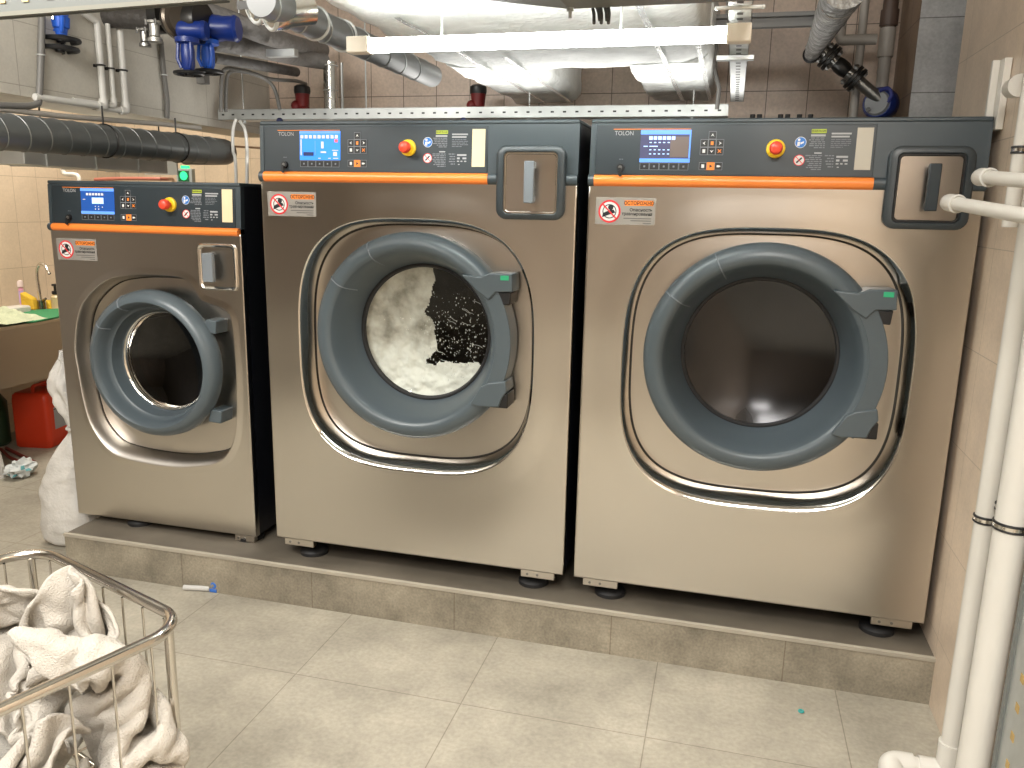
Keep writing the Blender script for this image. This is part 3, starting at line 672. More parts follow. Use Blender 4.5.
m1 = build_machine(dict(BG, name='industrial_washing_machine', x=-2.76, seed=1, screen=SCREEN1, glass=GLASS1, drum=DRUM1, card=CREAM, edge=CHROME,
    W=.905, H=1.462, D=.95, dv=-.167, y=2.85, z=.199, gap=.0315, vo0=1.257, vo1=1.289, orange1=.898, contour=SMC, cc=(.466, .68), bulge=.030, lip=.014, lipb=.022, dep=.075, big=False,
    ring=(.478, .722, .309), stk=1.181, hatch=(.708, .882, 1.043, 1.226), brackets=((.80, .893),), feet=((.285, .06), (.84, .06), (.1, .85), (.8, .85)),
    label='smallest stainless washing machine, leftmost on the plinth, next to the white sack'))
# soap foam and splashes inside the middle machine
rc, rv = -1.714+.597, .247+.862
b = MB(); rng = random.Random(3); N = 120; R0 = .270; idx = {}
def foam_edge(x, z):
    nz = noise.fractal(Vector((x*7, z*7, 1.7)), 1, 2, 5)*.05
    right = .015+nz-.10*max(0, (-z-.04))*4
    low = -.125+nz*.9+.18*max(0, x-.13)
    return max(right-x, low-z)
for i in range(N+1):
    for j in range(N+1):
        x = -R0+2*R0*i/N; z = -R0+2*R0*j/N
        if math.hypot(x, z) > R0 or foam_edge(x, z) < 0: continue
        d = .012*noise.fractal(Vector((x*22, z*22, .3)), 1, 2, 5)+.03*min(0, foam_edge(x, z)-.03)
        idx[i, j] = len(b.v); b.v.append(Vector((x, .232-d-.05*((x*x+z*z)/R0**2), z)))
for i in range(N):
    for j in range(N):
        q = [(i, j), (i+1, j), (i+1, j+1), (i, j+1)]
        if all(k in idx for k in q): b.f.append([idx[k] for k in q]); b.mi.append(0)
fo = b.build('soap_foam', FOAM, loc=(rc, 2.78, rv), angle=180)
tag(fo, 'white soap foam filling the left and bottom of the middle washer door', 'foam', kind='stuff')
b = MB(); rng = random.Random(9)
for _ in range(420):
    x = rng.uniform(-.03, .25); z = rng.gauss(-.03, .09)
    if math.hypot(x, z) > .245: continue
    r = rng.choice((.0008, .0012, .0016, .0024)); b.sphere((x, .208-.05*((x*x+z*z)/R0**2), z), r, 6, 4, sz=rng.uniform(1, 2.2))
for _ in range(9):
    x = rng.uniform(.0, .2); z = rng.uniform(-.12, .17); 
    if math.hypot(x, z) < .23:
        b.tube([(x+.012*k, .209-.05*((x*x+z*z)/R0**2), z-.004*k+rng.uniform(-.004, .004)) for k in range(4)], .0010, 5)
so = b.build('water_splashes', DROP, loc=(rc, 2.78, rv)); tag(so, 'white water splashes at the right of the middle washer door glass', 'water', kind='stuff')
# ------------------------------------------------------------------ room shell
T1, T2, MO = (.62, .515, .395), (.59, .49, .37), (.32, .26, .19)
XW, XL, YB, YN, YF, ZT = .752, -4.70, 4.70, 5.60, -3.4, 2.95
BWALL = tiles('back_wall_tiles', 'xz', .205, .315, -2.13, 2.213, (.57, .455, .365), (.54, .425, .34), (.15, .115, .09), .005, .4, .22, 3)
NWALL = tiles('niche_wall_tiles', 'xz', .200, .310, -2.13, 2.213, T1, T2, MO, .003, .35, .12, 3)
FWALL = tiles('front_wall_tiles', 'xz', .200, .310, -2.13, 2.213, (.40, .335, .275), (.37, .31, .255), (.22, .18, .14), .003, .4, .12, 3)
LWALL = tiles('left_wall_tiles', 'yz', .195, .305, 4.58, 1.419, T1, T2, MO, .003, .35, .10, 3)
RWALL = tiles('right_wall_tiles', 'yz', .62, .315, 2.71, .870, (.68, .555, .435), (.65, .53, .415), (.42, .335, .25), .003, .32, .14, 4)
PIERM = tiles('pier_tiles', 'xz', .55, .315, 1.28, 2.131, (.48, .475, .465), (.46, .455, .445), (.17, .16, .15), .005, .4, .25, 4)
PIERS = tiles('pier_side_shaded_tiles', 'yz', .205, .315, 4.2, 2.131, (.26, .18, .12), (.25, .17, .115), (.09, .06, .05), .005, .4, .25, 4)  # shadow on the pier side put into darker brown tile colours
FLOOR = tiles('floor_tiles', 'xy', .6, .6, -1.342, 2.259, (.365, .335, .272), (.35, .32, .258), (.225, .20, .155), .004, .55, .26, 3.0, .3, .35)
PLF = tiles('plinth_tiles', 'xz', .6, .40, -1.516, -.1, (.265, .235, .18), (.24, .21, .16), (.17, .14, .10), .004, .5, .42, 5, .2, .4)
PLT = simple('plinth_top_tile', (.125, .108, .084), .5, var=.5, vscale=5)
CEIL = simple('painted_ceiling', (.55, .53, .49), .8, var=.08)
BEAMM = tiles('painted_block_beam', 'yz', .62, .245, 3.44, 2.03, (.54, .515, .455), (.525, .50, .44), (.36, .335, .285), .004, .6, .10, 4, .35)
def slab(name, x0, x1, y0, y1, z0, z1, mat):
    b = MB(); b.box(x0, x1, y0, y1, z0, z1); return struct(b.build(name, mat, smooth=False))
slab('floor', XL-.15, 2.2, YF-.15, YN+.15, -.12, 0, FLOOR)
slab('ceiling', XL-.15, 2.2, YF-.15, YN+.15, ZT, ZT+.1, CEIL)
slab('wall_left', XL-.12, XL, 2.2, YN, 0, ZT, LWALL)
slab('wall_left_front', XL-.12, XL, YF, 2.2, 0, ZT, tiles('darkened_left_front_tiles', 'yz', .195, .305, 4.58, 1.419, (.17, .15, .13), (.16, .14, .12), (.08, .07, .06), .003, .4, .1, 3))  # unseen stretch of wall, coloured dark for the small washer's reflections
slab('wall_right', XW, XW+.14, YF, 3.44, 0, ZT, RWALL)
slab('wall_back', -2.83, 2.2, YB, YB+.12, 0, ZT, BWALL)
slab('wall_niche', XL, -2.83, YN, YN+.12, 0, ZT, NWALL)
slab('wall_front', XL, 2.2, YF-.12, YF, 0, ZT, FWALL)
slab('wall_far_right', 2.06, 2.2, 3.44, YB, 0, ZT, BWALL)
slab('wall_partition', -2.95, -2.83, YB+.12, YN, 0, ZT, NWALL)
b = MB(); b.box(.738, 2.06, 4.2, YB, 0, ZT, skip=('l',)); b.cur = 1; b.box(.738, .74, 4.2, YB, 0, ZT, skip=('r', 'f')); struct(b.build('wall_pier', [PIERM, PIERS], smooth=False))
# beam of painted blocks along the left
b = MB(); b.box(-3.10, -2.81, 1.3, YB+.12, 1.99, ZT); struct(b.build('beam', BEAMM, smooth=False))
# plinth
PY, PH, PXL = 2.70, .1672, -2.70
b = MB(); b.box(PXL, XW, PY, 4.15, 0, PH); b.mi = [0, 1, 0, 0, 0, 0]
o = b.build('plinth', [PLF, PLT], smooth=False); struct(o)
b = MB(); b.box(PXL-.002, XW, PY-.004, PY+.012, PH-.010, PH+.003); o = b.build('trim_1', CAULK, smooth=False); struct(o)

# ------------------------------------------------------------------ lamp
def unit(v): return v.normalized()
LY = 2.40; DZ_ = 2.168
pl, pr = aty(349, 42.5, LY), aty(751, 38, LY); lz = (pl.z+pr.z)/2
lamp = empty('fluorescent_lamp', (pl.x, LY, lz+.025), 'long lit fluorescent tube lamp under the white insulated duct', 'lamp')
lo = Vector((pl.x, LY, lz+.025))
x0 = aty(371, 42, LY).x-pl.x; x1 = aty(726, 38, LY).x-pl.x; Lx = pr.x-pl.x
b = MB(); b.cyl((x0, 0, -.025), (x1, 0, -.025), .021, seg=24); b.build('tube', TUBEL, lamp)
for a, c in ((0, x0), (x1, Lx)):
    b = MB(); b.box(a, c, -.022, .022, -.047, 0); b.build('end_cap', CAPW, lamp, bevel=.004)
b = MB(); b.box(.02, Lx-.02, .006, .020, -.034, -.002); b.build('housing', CAPW, lamp, bevel=.003)
for k in (.25, .7):
    b = MB(); b.cyl((Lx*k, .01, -.01), (Lx*k, .01, DZ_-lz-.025-.005), .004, seg=8); b.build('hanger', GALV, lamp)

# ------------------------------------------------------------------ white insulated duct (Y-shaped plenum)
DZ = 2.168; DT = DZ+.42
def insul_box(x0, x1, y0, y1, nx, ny, seed):
    """soft box with lumpy skin"""
    b = MB(); per = []
    w = x1-x0; h = DT-DZ; k = 14
    cross = [(x0+w*i/nx, DZ) for i in range(nx)]+[(x1, DZ+h*i/k) for i in range(k)]+[(x1-w*i/nx, DT) for i in range(nx)]+[(x0, DT-h*i/k) for i in range(k)]
    rs = []
    for j in range(ny+1):
        y = y0+(y1-y0)*j/ny; r = []
        for x, z in cross:
            q = Vector((x*5, y*5, z*5+seed)); d = noise.fractal(q, 1, 2, 4)*.012
            cx = (x-(x0+x1)/2)/w*2; cz = (z-(DZ+DT)/2)/h*2
            rd = .018*(max(0, abs(cx)+abs(cz)-1.82)/.18)
            r.append((x+d*.6-rd*cx, y+noise.noise(q*1.3)*.012, z+d-rd*cz))
        rs.append(r)
    b.rings(rs); return b
duct = empty('insulated_air_duct', (-.70, 1.8, DZ), 'large white foil-insulated air duct forking above the machines', 'air duct')
dl = Vector((-.70, 1.8, DZ))
def dchild(b, name, mat, par=duct, **k):
    b.v = [v-dl for v in b.v]; return b.build(name, mat, par, **k)
dchild(insul_box(-1.26, -.138, .55, 3.56, 40, 90, 1), 'plenum', INSUL, angle=60)
dchild(insul_box(-1.262, -.868, 3.50, YB-.01, 16, 40, 2), 'duct_branch', INSUL, angle=60)
dchild(insul_box(-.488, -.136, 3.50, YB-.01, 16, 40, 3), 'duct_branch', INSUL, angle=60)
def tape(pts, w):
    b = MB(); n = len(pts)
    vs = []
    for i, p in enumerate(pts):
        p = Vector(p); t = (Vector(pts[min(i+1, n-1)])-Vector(pts[max(i-1, 0)])).normalized(); s = t.cross(Vector((0, 0, 1))).normalized()
        ww = w*(1+.25*noise.noise(p*9)); vs += [p+s*ww, p-s*ww]
    b.add(vs, [(2*i, 2*i+1, 2*i+3, 2*i+2) for i in range(n-1)]); dchild(b, 'foil_tape', TAPE)
zt = DZ-.014
tape([(-1.045+.008*noise.noise(Vector((k, .2, 0))), 2.5+.1*k, zt-.004*noise.noise(Vector((k*.7, 4, 0)))) for k in range(22)], .010)
tape([(-.895+.008*noise.noise(Vector((k, 1.2, 0))), 3.2+.1*k, zt) for k in range(15)], .010)
tape([(-.30+.008*noise.noise(Vector((k, 2.2, 0))), 2.2+.1*k, zt) for k in range(25)], .010)
tape([(-.160+.006*noise.noise(Vector((k, 3.2, 0))), 3.0+.1*k, zt) for k in range(17)], .009)

# ------------------------------------------------------------------ spiral ducts
def spiral_duct(name, p0, p1, r, pitch, label, mat, seam, par_cap=True):
    p0, p1 = Vector(p0), Vector(p1); d = (p1-p0); L = d.length; d.normalize()
    root = empty(name, p0, label, 'air duct')
    q = d*L
    b = MB(); b.cyl((0, 0, 0), q, r, seg=48); b.build('duct_tube', mat, root)
    a = d.orthogonal().normalized(); c = d.cross(a); turns = int(L/pitch); pts = []
    for i in range(turns*28+1):
        th = 2*PI*i/28; pts.append(d*(pitch*i/28)+(a*math.cos(th)+c*math.sin(th))*(r+.0005))
    b = MB(); b.tube(pts, .0028, 5); b.build('spiral_seam', seam, root)
    return root, d, L
c0 = (atx(0, 113, -2.74)+atx(0, 150, -2.74))/2; c1 = (atx(215, 138, -2.74)+atx(215, 164, -2.74))/2
dd = (c1-c0).normalized(); r_ = .0695
st = c0-dd*1.2; en = c1+dd*.02
sd, d_, L_ = spiral_duct('spiral_air_duct', st, en, r_, .105, 'dark round spiral-seamed air duct on the left, above the small washer', SPIRAL, SPIRALL)
b = MB(); e0 = en-st; pts = spline([e0-d_*.03, e0+d_*.04, e0+d_*.10+Vector((-.03, 0, .0)), e0+d_*.13+Vector((-.12, 0, .0)), e0+d_*.13+Vector((-.3, 0, 0))], 6); b.tube(pts, r_*.99, 40); b.build('elbow', simple('duct_elbow_steel', (.16, .16, .155), .4, .6), sd)
for k in (.6, 1.75, 2.25):
    b = MB(); q = d_*k; b.torus(q, d_, r_+.003, .003, 40, 6); b.cyl((q.x, q.y, r_+q.z), (q.x, q.y, 1.992-st.z), .004, seg=8); b.build('hanger_band', IRON, sd)
# flat galvanised duct under it
f0 = atx(24, 156, -3.0); f1 = atx(185, 166, -3.0)
fd = empty('flat_air_duct', (-3.1, f0.y, f0.z), 'flat grey galvanised duct running just below the dark round duct', 'air duct')
b = MB(); b.box(-.10, .10, 0, f1.y-f0.y-.15, -.035, .035); b.build('duct_body', GALVL, fd, bevel=.004)
for k in (.15, .95):
    b = MB(); b.cyl((.06, k, .03), (.06, k, 1.992-f0.z), .004, seg=8); b.build('hanger_rod', IRON, fd)
for k in range(4):
    b = MB(); b.box(-.106, .106, .12+.30*k, .13+.30*k, -.039, .039); b.build('duct_flange', GALVL, fd)
# round duct beside the white duct
c0 = aty(285, 6, 2.3); X = -1.36
c0 = atx(312, 22, X); c1 = atx(432, 76, X)
rd, d_, L_ = spiral_duct('round_air_duct', c0-(c1-c0).normalized()*.30, c1, .048, .16, 'round grey duct running back along the left edge of the white duct', simple('grey_duct_steel', (.22, .225, .225), .42, .5), GALV)
b = MB(); b.cyl(d_*.2, d_*.2+Vector((0, 0, ZT-c0.z+.05)), .004, seg=8); b.build('hanger_rod', IRON, rd)
for k in (.32, .52):
    b = MB(); b.torus(d_*k, d_, .050, .005, 36, 8); b.build('clamp_ring', GALVL, rd)

# ------------------------------------------------------------------ slotted tray along the back
TY = 4.10
a0, a1 = aty(218, 112.5, TY), aty(728, 113, TY)
tz = (a0.z+a1.z)/2
def slotted(name, mats, parent, x0, x1, y, z0, z1, pitch, sw, sh, depth=.10):
    """face in XZ with real slots; slots dark recessed plates in the same mesh"""
    b = MB(); n = int((x1-x0)/pitch); zc = (z0+z1)/2
    xs = [x0]
    for k in range(n):
        c = x0+pitch*(k+.5); xs += [c-sw/2, c+sw/2]
    xs.append(x1)
    for i in range(len(xs)-1):
        A_, B_ = xs[i], xs[i+1]
        if i % 2 == 0: b.add([(A_, y, z0), (B_, y, z0), (B_, y, z1), (A_, y, z1)], [(0, 1, 2, 3)])
        else:
            b.add([(A_, y, z0), (B_, y, z0), (B_, y, zc-sh/2), (A_, y, zc-sh/2)], [(0, 1, 2, 3)]); b.add([(A_, y, zc+sh/2), (B_, y, zc+sh/2), (B_, y, z1), (A_, y, z1)], [(0, 1, 2, 3)])
    b.box(x0, x1, y, y+depth, z0, z0+.002); b.box(x0, x1, y, y+.012, z1-.001, z1+.001); b.cur = 1; b.box(x0, x1, y+.004, y+.006, z0+.003, z1-.002)
    return b.build(name, mats, parent, smooth=False)
tr = empty('slotted_cable_tray', (a0.x, TY, tz), 'long grey slotted cable tray running behind the machine tops', 'cable tray')
slotted('tray_rail', [GALV, BLACK], tr, 0, a1.x-a0.x, 0, -.027, .027, .0615, .016, .008)
for px in (238, 362, 527, 693):
    q = aty(px, 100, TY); b = MB(); b.cyl((q.x-a0.x, .05, 0), (q.x-a0.x, .05, (2.150 if px > 400 else ZT)-tz), .004, seg=8); b.cyl((q.x-a0.x, .05, -.04), (q.x-a0.x, .05, -.025), .011, seg=6); b.build('threaded_rod', GALV, tr)
# overhead tray running toward the camera
ox = aty(737, 100, 4.1).x
ot = empty('perforated_strut', (ox, 1.6, 2.095), 'overhead perforated strut running straight back beside the lamp end', 'strut')
b = MB(); b.box(-.030, .030, 0, 2.55, 0, .002); b.box(-.030, -.028, 0, 2.55, 0, .03); b.box(.028, .030, 0, 2.55, 0, .03); b.build('strut_channel', GALVL, ot, smooth=False)
for k in range(40):
    y = .04+.0625*k; b = MB(); b.add([(-.008, y, -.0008), (.008, y, -.0008), (.008, y+.026, -.0008), (-.008, y+.026, -.0008)], [(0, 1, 2, 3)]); b.build('slot', BLACK, ot, smooth=False)
q = aty(735, 81, 3.0)
b = MB(); b.box(-.07, .05, 1.32, 1.345, -.018, -.002); b.build('cross_bracket', GALVL, ot, bevel=.002)
b = MB(); b.cyl((-.055, .62, -.012), (.055, .62, -.012), .005, seg=8); b.sphere((-.055, .62, -.012), .006, 8, 6); b.sphere((.055, .62, -.012), .006, 8, 6); b.build('cross_bolt', GALVL, ot)
# strut across at right
q0, q1 = aty(714, 21.5, 3.9), aty(846, 20, 3.9)
sr = empty('strut_channel', q0, 'grey metal strut crossing above the tiled back wall, right of the lamp', 'strut')
b = MB(); L = q1.x-q0.x; 
b.box(0, L, 0, .04, -.029, -.024); b.box(0, L, 0, .04, .024, .029); b.box(0, L, .02, .04, -.024, .024); b.box(0, L, 0, .004, -.024, -.012); b.box(0, L, 0, .004, .012, .024); b.build('channel', STRUTG, sr, smooth=False)
b = MB(); b.cyl((.05, .02, .029), (.05, .02, ZT-q0.z), .005, seg=8); b.cyl((L-.05, .02, .029), (L-.05, .02, ZT-q0.z), .005, seg=8); b.build('threaded_rod', GALV, sr)
b = MB(); q = aty(710, 60, 3.9)-q0; q2 = aty(716, 104, 3.9)-q0
b = MB(); b.tube([(q2.x, .2, q2.z), (q2.x+.004, .2, (q.z+q2.z)/2), (q.x+.012, .2, q.z), (q.x+.015, .2, 0)], .010, 8); cb = b.build('grey_cable', COND); cb.location = q0; tag(cb, 'grey cable hanging down right beside the white duct end', 'cable')

# ------------------------------------------------------------------ near ceiling trays
q0, q1 = aty(570, 9, 1.75), aty(790, -1, 1.75)
nt_ = empty('near_cable_tray', q0, 'dark cable tray edge across the very top, right of centre', 'cable tray')
v = q1-q0; w = aty(470, -1, 1.9)-q0
b = MB(); b.add([(0, 0, 0), v, v+Vector((0, .0, .05)), (0, 0, .05)], [(0, 1, 2, 3)]); b.add([(0, 0, 0), v, v+Vector((0, -.3, 0)), (-.02, -.3, 0)], [(0, 1, 2, 3)])
b.add([(0, 0, 0), w, w+Vector((0, 0, .05)), (0, 0, .05)], [(0, 1, 2, 3)]); b.add([(0, 0, 0), w, w+Vector((0, -.3, .0)), (-.02, -.3, 0)], [(0, 1, 2, 3)])
b.build('tray_body', TRAYG, nt_, smooth=False)
b = MB()
for k in range(7):
    p = v*(.06+.14*k)+Vector((0, -.001, .022)); b.obox(p, v.normalized(), Vector((0, 1, 0)), Vector((0, 0, 1)), .009, .0006, .004)
b.build('tray_slots', BLACK, nt_, smooth=False)
b = MB(); p = aty(571, 12, 1.75)-q0; b.cyl(p+Vector((0, -.01, .02)), p+Vector((0, -.01, -.014)), .0035, seg=8); b.cyl(p+Vector((0, -.01, -.001)), p+Vector((0, -.01, .006)), .008, seg=6); b.build('hanging_bolt', GALV, nt_)
cbn = MB()
for k in range(5):
    p = aty(592+4*k, 5, 1.78); e = aty(594+3.6*k+(k % 2)*2, 23-3*(k % 2), 1.74); cbn.tube([p+Vector((0, 0, .03)), p, (p+e)/2+Vector((.002, 0, 0)), e], .0035, 8)
ob = cbn.build('cut_cable_ends', simple('dark_grey_cable', (.08, .08, .08), .5)); tag(ob, 'bundle of dark cut cable ends hanging from the top tray', 'cable')
# top-left tray
q0, q1 = aty(-30, 18.5, 1.9), aty(225, -1, 1.9)
nl = empty('green_grey_cable_tray', q0, 'green-grey cable tray with yellow slots in the top left corner', 'cable tray')
v = q1-q0; n_ = Vector((0, 0, 1))
b = MB(); b.add([(0, 0, 0), v, v+n_*.14, n_*.14], [(0, 1, 2, 3)]); b.add([(0, 0, 0), v, v+Vector((0, .02, 0)), (0, .02, 0)], [(0, 1, 2, 3)]); b.add([(0, .02, 0), v+Vector((0, .02, 0)), v+Vector((0, .02, -.004)), (0, .02, -.004)], [(0, 1, 2, 3)])
b.add([(0, -.001, 0), v+Vector((0, -.001, 0)), v+Vector((0, -.001, .006)), Vector((0, -.001, .006))], [(0, 1, 2, 3)]); b.build('tray_side', TRAYG, nl, smooth=False)
b = MB(); b.add([(0, -.002, -.001), v+Vector((0, -.002, -.001)), v+Vector((0, -.002, .010)), Vector((0, -.002, .010))], [(0, 1, 2, 3)]); b.build('tray_lip', simple('pale_tray_lip', (.22, .215, .18), .5, .2), nl, smooth=False)
b = MB()
for k in (.2, .75): b.cyl(v*k+Vector((0, .012, .1)), v*k+Vector((0, .012, ZT-q0.z)), .005, seg=8)
b.build('threaded_rod', GALV, nl)
for px, py in ((3, 2), (26, 0.5), (50, -2)):
    p = aty(px, py, 1.9)-q0; b = MB(); b.obox(p+Vector((0, -.003, 0)), v.normalized(), Vector((0, 1, 0)), n_, .010, .0005, .0035); b.build('slot', simple('yellow_lit_slot', (.75, .55, .25), .5), nl, smooth=False)

# ------------------------------------------------------------------ beam pipes
BX = -2.775
def pip(px, py, X=BX): return atx(px, py, X)
for i, (t, e, tail, r, lab) in enumerate((((100, 20), (104, 107), (40, 109), .0145, 'left white pipe of the three on the painted beam'), ((108, 24), (114, 106), (78, 113), .0110, 'thin middle white pipe of the three on the painted beam'), ((122, 24), (126, 111), (98, 117), .0150, 'right white pipe of the three on the painted beam'))):
    p0, p1 = pip(*t), pip(*e); p0 = Vector((BX, p1.y, p0.z)); p1.x = BX; p2 = pip(*tail); p2.z = p1.z-.002; p2.x = BX-.02
    head = [p0] if i else [pip(76, 12)-Vector((0, 0, 0)), p0]
    if not i: head[0].x = BX; p0.z = pip(98, 22).z; head[0].z = p0.z+.03
    root = empty('wall_pipe', p1, lab, 'pipe', 'white pipes on the beam')
    b = MB(); b.tube([p-p1 for p in rounded_path(head+[p1, p2], .012, 5)], r, 14); b.build('pipe_run', PVCW, root)
    b = MB(); b.tube([p-p1 for p in rounded_path([p1+Vector((0, 0, .035)), p1, p1+(p2-p1).normalized()*.035], .018, 6)], r*1.35, 16); b.build('elbow', PVCW, root, angle=50)
    cz = pip(*((103, 66), (113, 69), (125, 71))[i]).z-p1.z
    b = MB(); b.tube([(math.cos(a)*r*1.25, math.sin(a)*r*1.25, cz) for a in [2*PI*k/20 for k in range(20)]], .004, 6, True); b.box(-.035, -.012, -.006, .006, cz-.006, cz+.006); b.build('pipe_clip', BLACK, root)
# grey conduits
for pts, r, lab in ((([(42, 14), (41, 55), (39, 98), (36, 104), (24, 106), (-12, 105)]), .0135, 'grey conduit bending left down the beam, behind the blue hand wheel'), ([(161, 42), (164, 75), (167, 100), (167, 118)], .0125, 'grey conduit going straight down the right part of the beam')):
    P_ = [pip(*p, -2.795) for p in pts]; o0 = P_[-1]; b = MB(); b.tube([p-o0 for p in spline(P_, 6)], r, 12); ob = b.build('conduit', COND, loc=o0); tag(ob, lab, 'conduit')
    b = MB(); b.torus(P_[1]-o0, (0, 0, 1), r+.002, .003, 16, 6); b.build('conduit_clip', GALVL, ob)
P_ = [pip(-20, 108.5, -2.80), pip(10, 110, -2.80), pip(60, 116, -2.80), pip(160, 124, -2.80), pip(200, 128, -2.80)]
b = MB(); b.tube([p-P_[0] for p in P_], .012, 10); ob = b.build('low_pipe', PVCD, loc=P_[0]); tag(ob, 'dusty beige pipe along the bottom edge of the painted beam', 'pipe')
# big blue valve with hand wheels
def handwheel(b, c, R, ax=(0, 0, 1), r=.009):
    b.torus(c, ax, R, r, 32, 8); c = Vector(c)
    for k in range(3):
        a = 2*PI*k/3+.4; b.cyl(c, c+Vector((math.cos(a)*R, math.sin(a)*R, 0)), .007, seg=6)
    b.cyl(c-Vector((0, 0, .012)), c+Vector((0, 0, .012)), .018, seg=12)
VY = 3.05
vt = aty(62, 6, VY); vb = aty(62, 40, VY); v2 = aty(64, 50, VY)
va = empty('gate_valve', vb, 'bright blue valve with two black hand wheels, far top left', 'valve')
b = MB(); h = vt.z-vb.z; b.lathe((0, 0, .02), (0, 0, h), [(0, .022), (.2, .026), (.25, .034), (.6, .038), (.62, .030), (.95, .044), (1, .05)], 20); b.build('valve_bonnet', BLUEB, va)
b = MB()
for s_ in (-1, 1): b.tube([(s_*.020, -.02, .03), (s_*.038, -.03, .08), (s_*.036, -.03, h)], .009, 8)
b.build('valve_yoke', BLUEB, va)
b = MB(); b.cyl((0, -.04, h*.55), (0, -.04, h*.9), .009, seg=10); b.cyl((0, 0, -.06), (0, 0, .05), .008, seg=8); b.build('valve_stem', CHROME, va)
b = MB(); handwheel(b, (-.006, 0, 0), .070, r=.010); b.build('hand_wheel', BLACK, va)
b = MB(); handwheel(b, (.004, -.02, v2.z-vb.z), .067, r=.010); b.build('hand_wheel', BLACK, va)

# ------------------------------------------------------------------ pipe cluster left of the white duct
CY = 3.35
pm0, pm1 = aty(100, 14, CY), aty(268, 22, CY)
main = empty('header_pipe', pm0, 'dark header pipe with couplings and big flanges above the small washer', 'pipe')
def rel(px, py, Y=CY): return aty(px, py, Y)-pm0
b = MB(); b.tube([rel(84, 16), rel(120, 18), rel(180, 22)], .045, 24); b.build('pipe_body', simple('dark_pipe_wrap', (.06, .055, .05), .5, bump=.6, bscale=30, var=.3, vscale=20), main)
b = MB(); c = rel(200, 22); b.lathe(c+Vector((-.13, 0, 0)), c+Vector((.02, 0, 0)), [(0, .05), (.1, .07), (.45, .088), (.9, .09), (1, .085)], 32); b.build('check_valve_body', IRON, main)
b = MB(); c = rel(186, 22); b.lathe(c+Vector((-.01, -.035, 0)), c+Vector((.05, -.07, 0)), [(0, .085), (.4, .088), (.5, .078), (.9, .07), (1, .0)], 36); b.build('flange_disc', DIAL, main)
b = MB(); c = rel(160, 16); b.lathe(c+Vector((-.015, 0, 0)), c+Vector((.03, 0, 0)), [(0, .075), (1, .075)], 28); b.build('pipe_flange', IRON, main)
for (px, py, k) in ((154, 29, 1.0), (144, 37, .85)):
    b = MB(); t = rel(px, py-8, CY-.12); L = .085*k; b.lathe(t, t-Vector((0, 0, L)), [(0, .030*k), (.12, .032*k), (.16, .022*k), (.7, .022*k), (.74, .018*k), (.82, .030*k), (1, .030*k)], 20); b.build('hose_coupling', simple('zinc_coupling', (.50, .49, .46), .35, .7) if k == 1 else IRONG, main)
    b = MB()
    for q in range(4):
        a = PI/4+PI/2*q; b.cyl(t+Vector((math.cos(a)*.034*k, math.sin(a)*.034*k, .004)), t+Vector((math.cos(a)*.034*k, math.sin(a)*.034*k, -.020)), .005, seg=6)
    b.build('coupling_bolt', IRONG, main)
# royal blue valves
for i, (px, py0, py1, pw, Y, mt, lab) in enumerate(((189, 38, 72, 73.5, 3.25, BLUEV, 'dark royal blue valve with black hand wheel under the header pipe'), (209, 40, 68, 72, 3.40, BLUEB, 'brighter blue valve with black hand wheel, right of the dark blue one'))):
    top = aty(px, py0, Y); bot = aty(px, py1, Y); wh = aty(px, pw, Y)
    va = empty('gate_valve', wh, lab, 'valve')
    b = MB(); h = top.z-wh.z; b.lathe((0, 0, .01), (0, 0, h), [(0, .020), (.15, .028), (.6, .030), (.8, .026), (.85, .05), (1, .05)], 20); b.build('valve_bonnet', mt, va)
    b = MB()
    for s_ in (-1, 1): b.tube([(s_*.02, -.02, .02), (s_*.034, -.025, h*.4), (s_*.03, -.02, h*.85)], .008, 8)
    b.build('valve_yoke', mt, va)
    b = MB(); handwheel(b, (0, 0, 0), .058, r=.008); b.build('hand_wheel', BLACK, va)
    b = MB(); k_ = .72 if i == 0 else 1.0; c = Vector((-.01 if i == 0 else .055, 0.03, h+(.04 if i == 0 else .055))); b.lathe(c+Vector((-.05, 0, 0)), c+Vector((.07, .03, 0)), [(0, .05*k_), (.1, .058*k_), (.3, .056*k_), (.45, .052*k_), (.8, .054*k_), (.9, .058*k_), (1, .05*k_)], 28); b.build('valve_body', BLUEV, va)
c = aty(203, 80, 3.45); b = MB(); b.box(-.022, .022, -.02, .02, -.018, .022); b.cyl((0, 0, .02), (0, 0, .12), .006, seg=8); ob = b.build('junction_box', COND, loc=c, bevel=.002); tag(ob, 'tiny grey box hanging below the blue valve wheels', 'box')
# insulated grey pipes going right/back
def free_tube(name, pts, r, mat, label, cat, Ysm=6, seg=14):
    P_ = [aty(*p) for p in pts]; o0 = P_[0]; b = MB(); b.tube([p-o0 for p in spline(P_, Ysm)], r, seg); ob = b.build(name, mat, loc=o0); return tag(ob, label, cat)
free_tube('insulated_pipe', [(205, 12, 3.5), (234, 22, 3.6), (262, 34, 3.7), (300, 46, 4.2), (322, 50, 4.5)], .045, WOOL, 'upper grey lagged pipe running back from the blue valves', 'pipe')
free_tube('insulated_pipe', [(215, 42, 3.6), (240, 46, 3.7), (262, 50, 3.8), (300, 58, 4.2), (326, 62, 4.35)], .042, WOOL, 'lower grey lagged pipe bending toward the shiny vertical pipe', 'pipe')
free_tube('insulated_pipe', [(215, 58, 3.75), (262, 66, 4.0), (296, 72, 4.4)], .026, simple('dark_lagging', (.13, .125, .12), .6, bump=.7, bscale=25, var=.3), 'lowest thin dark lagged pipe under the other two', 'pipe')
ct = aty(330, 62, 4.35); cbm = aty(329, 118, 4.35)
vp = empty('shiny_vertical_pipe', ct, 'shiny foil-clad vertical pipe between dark tiles and the cable tray', 'pipe')
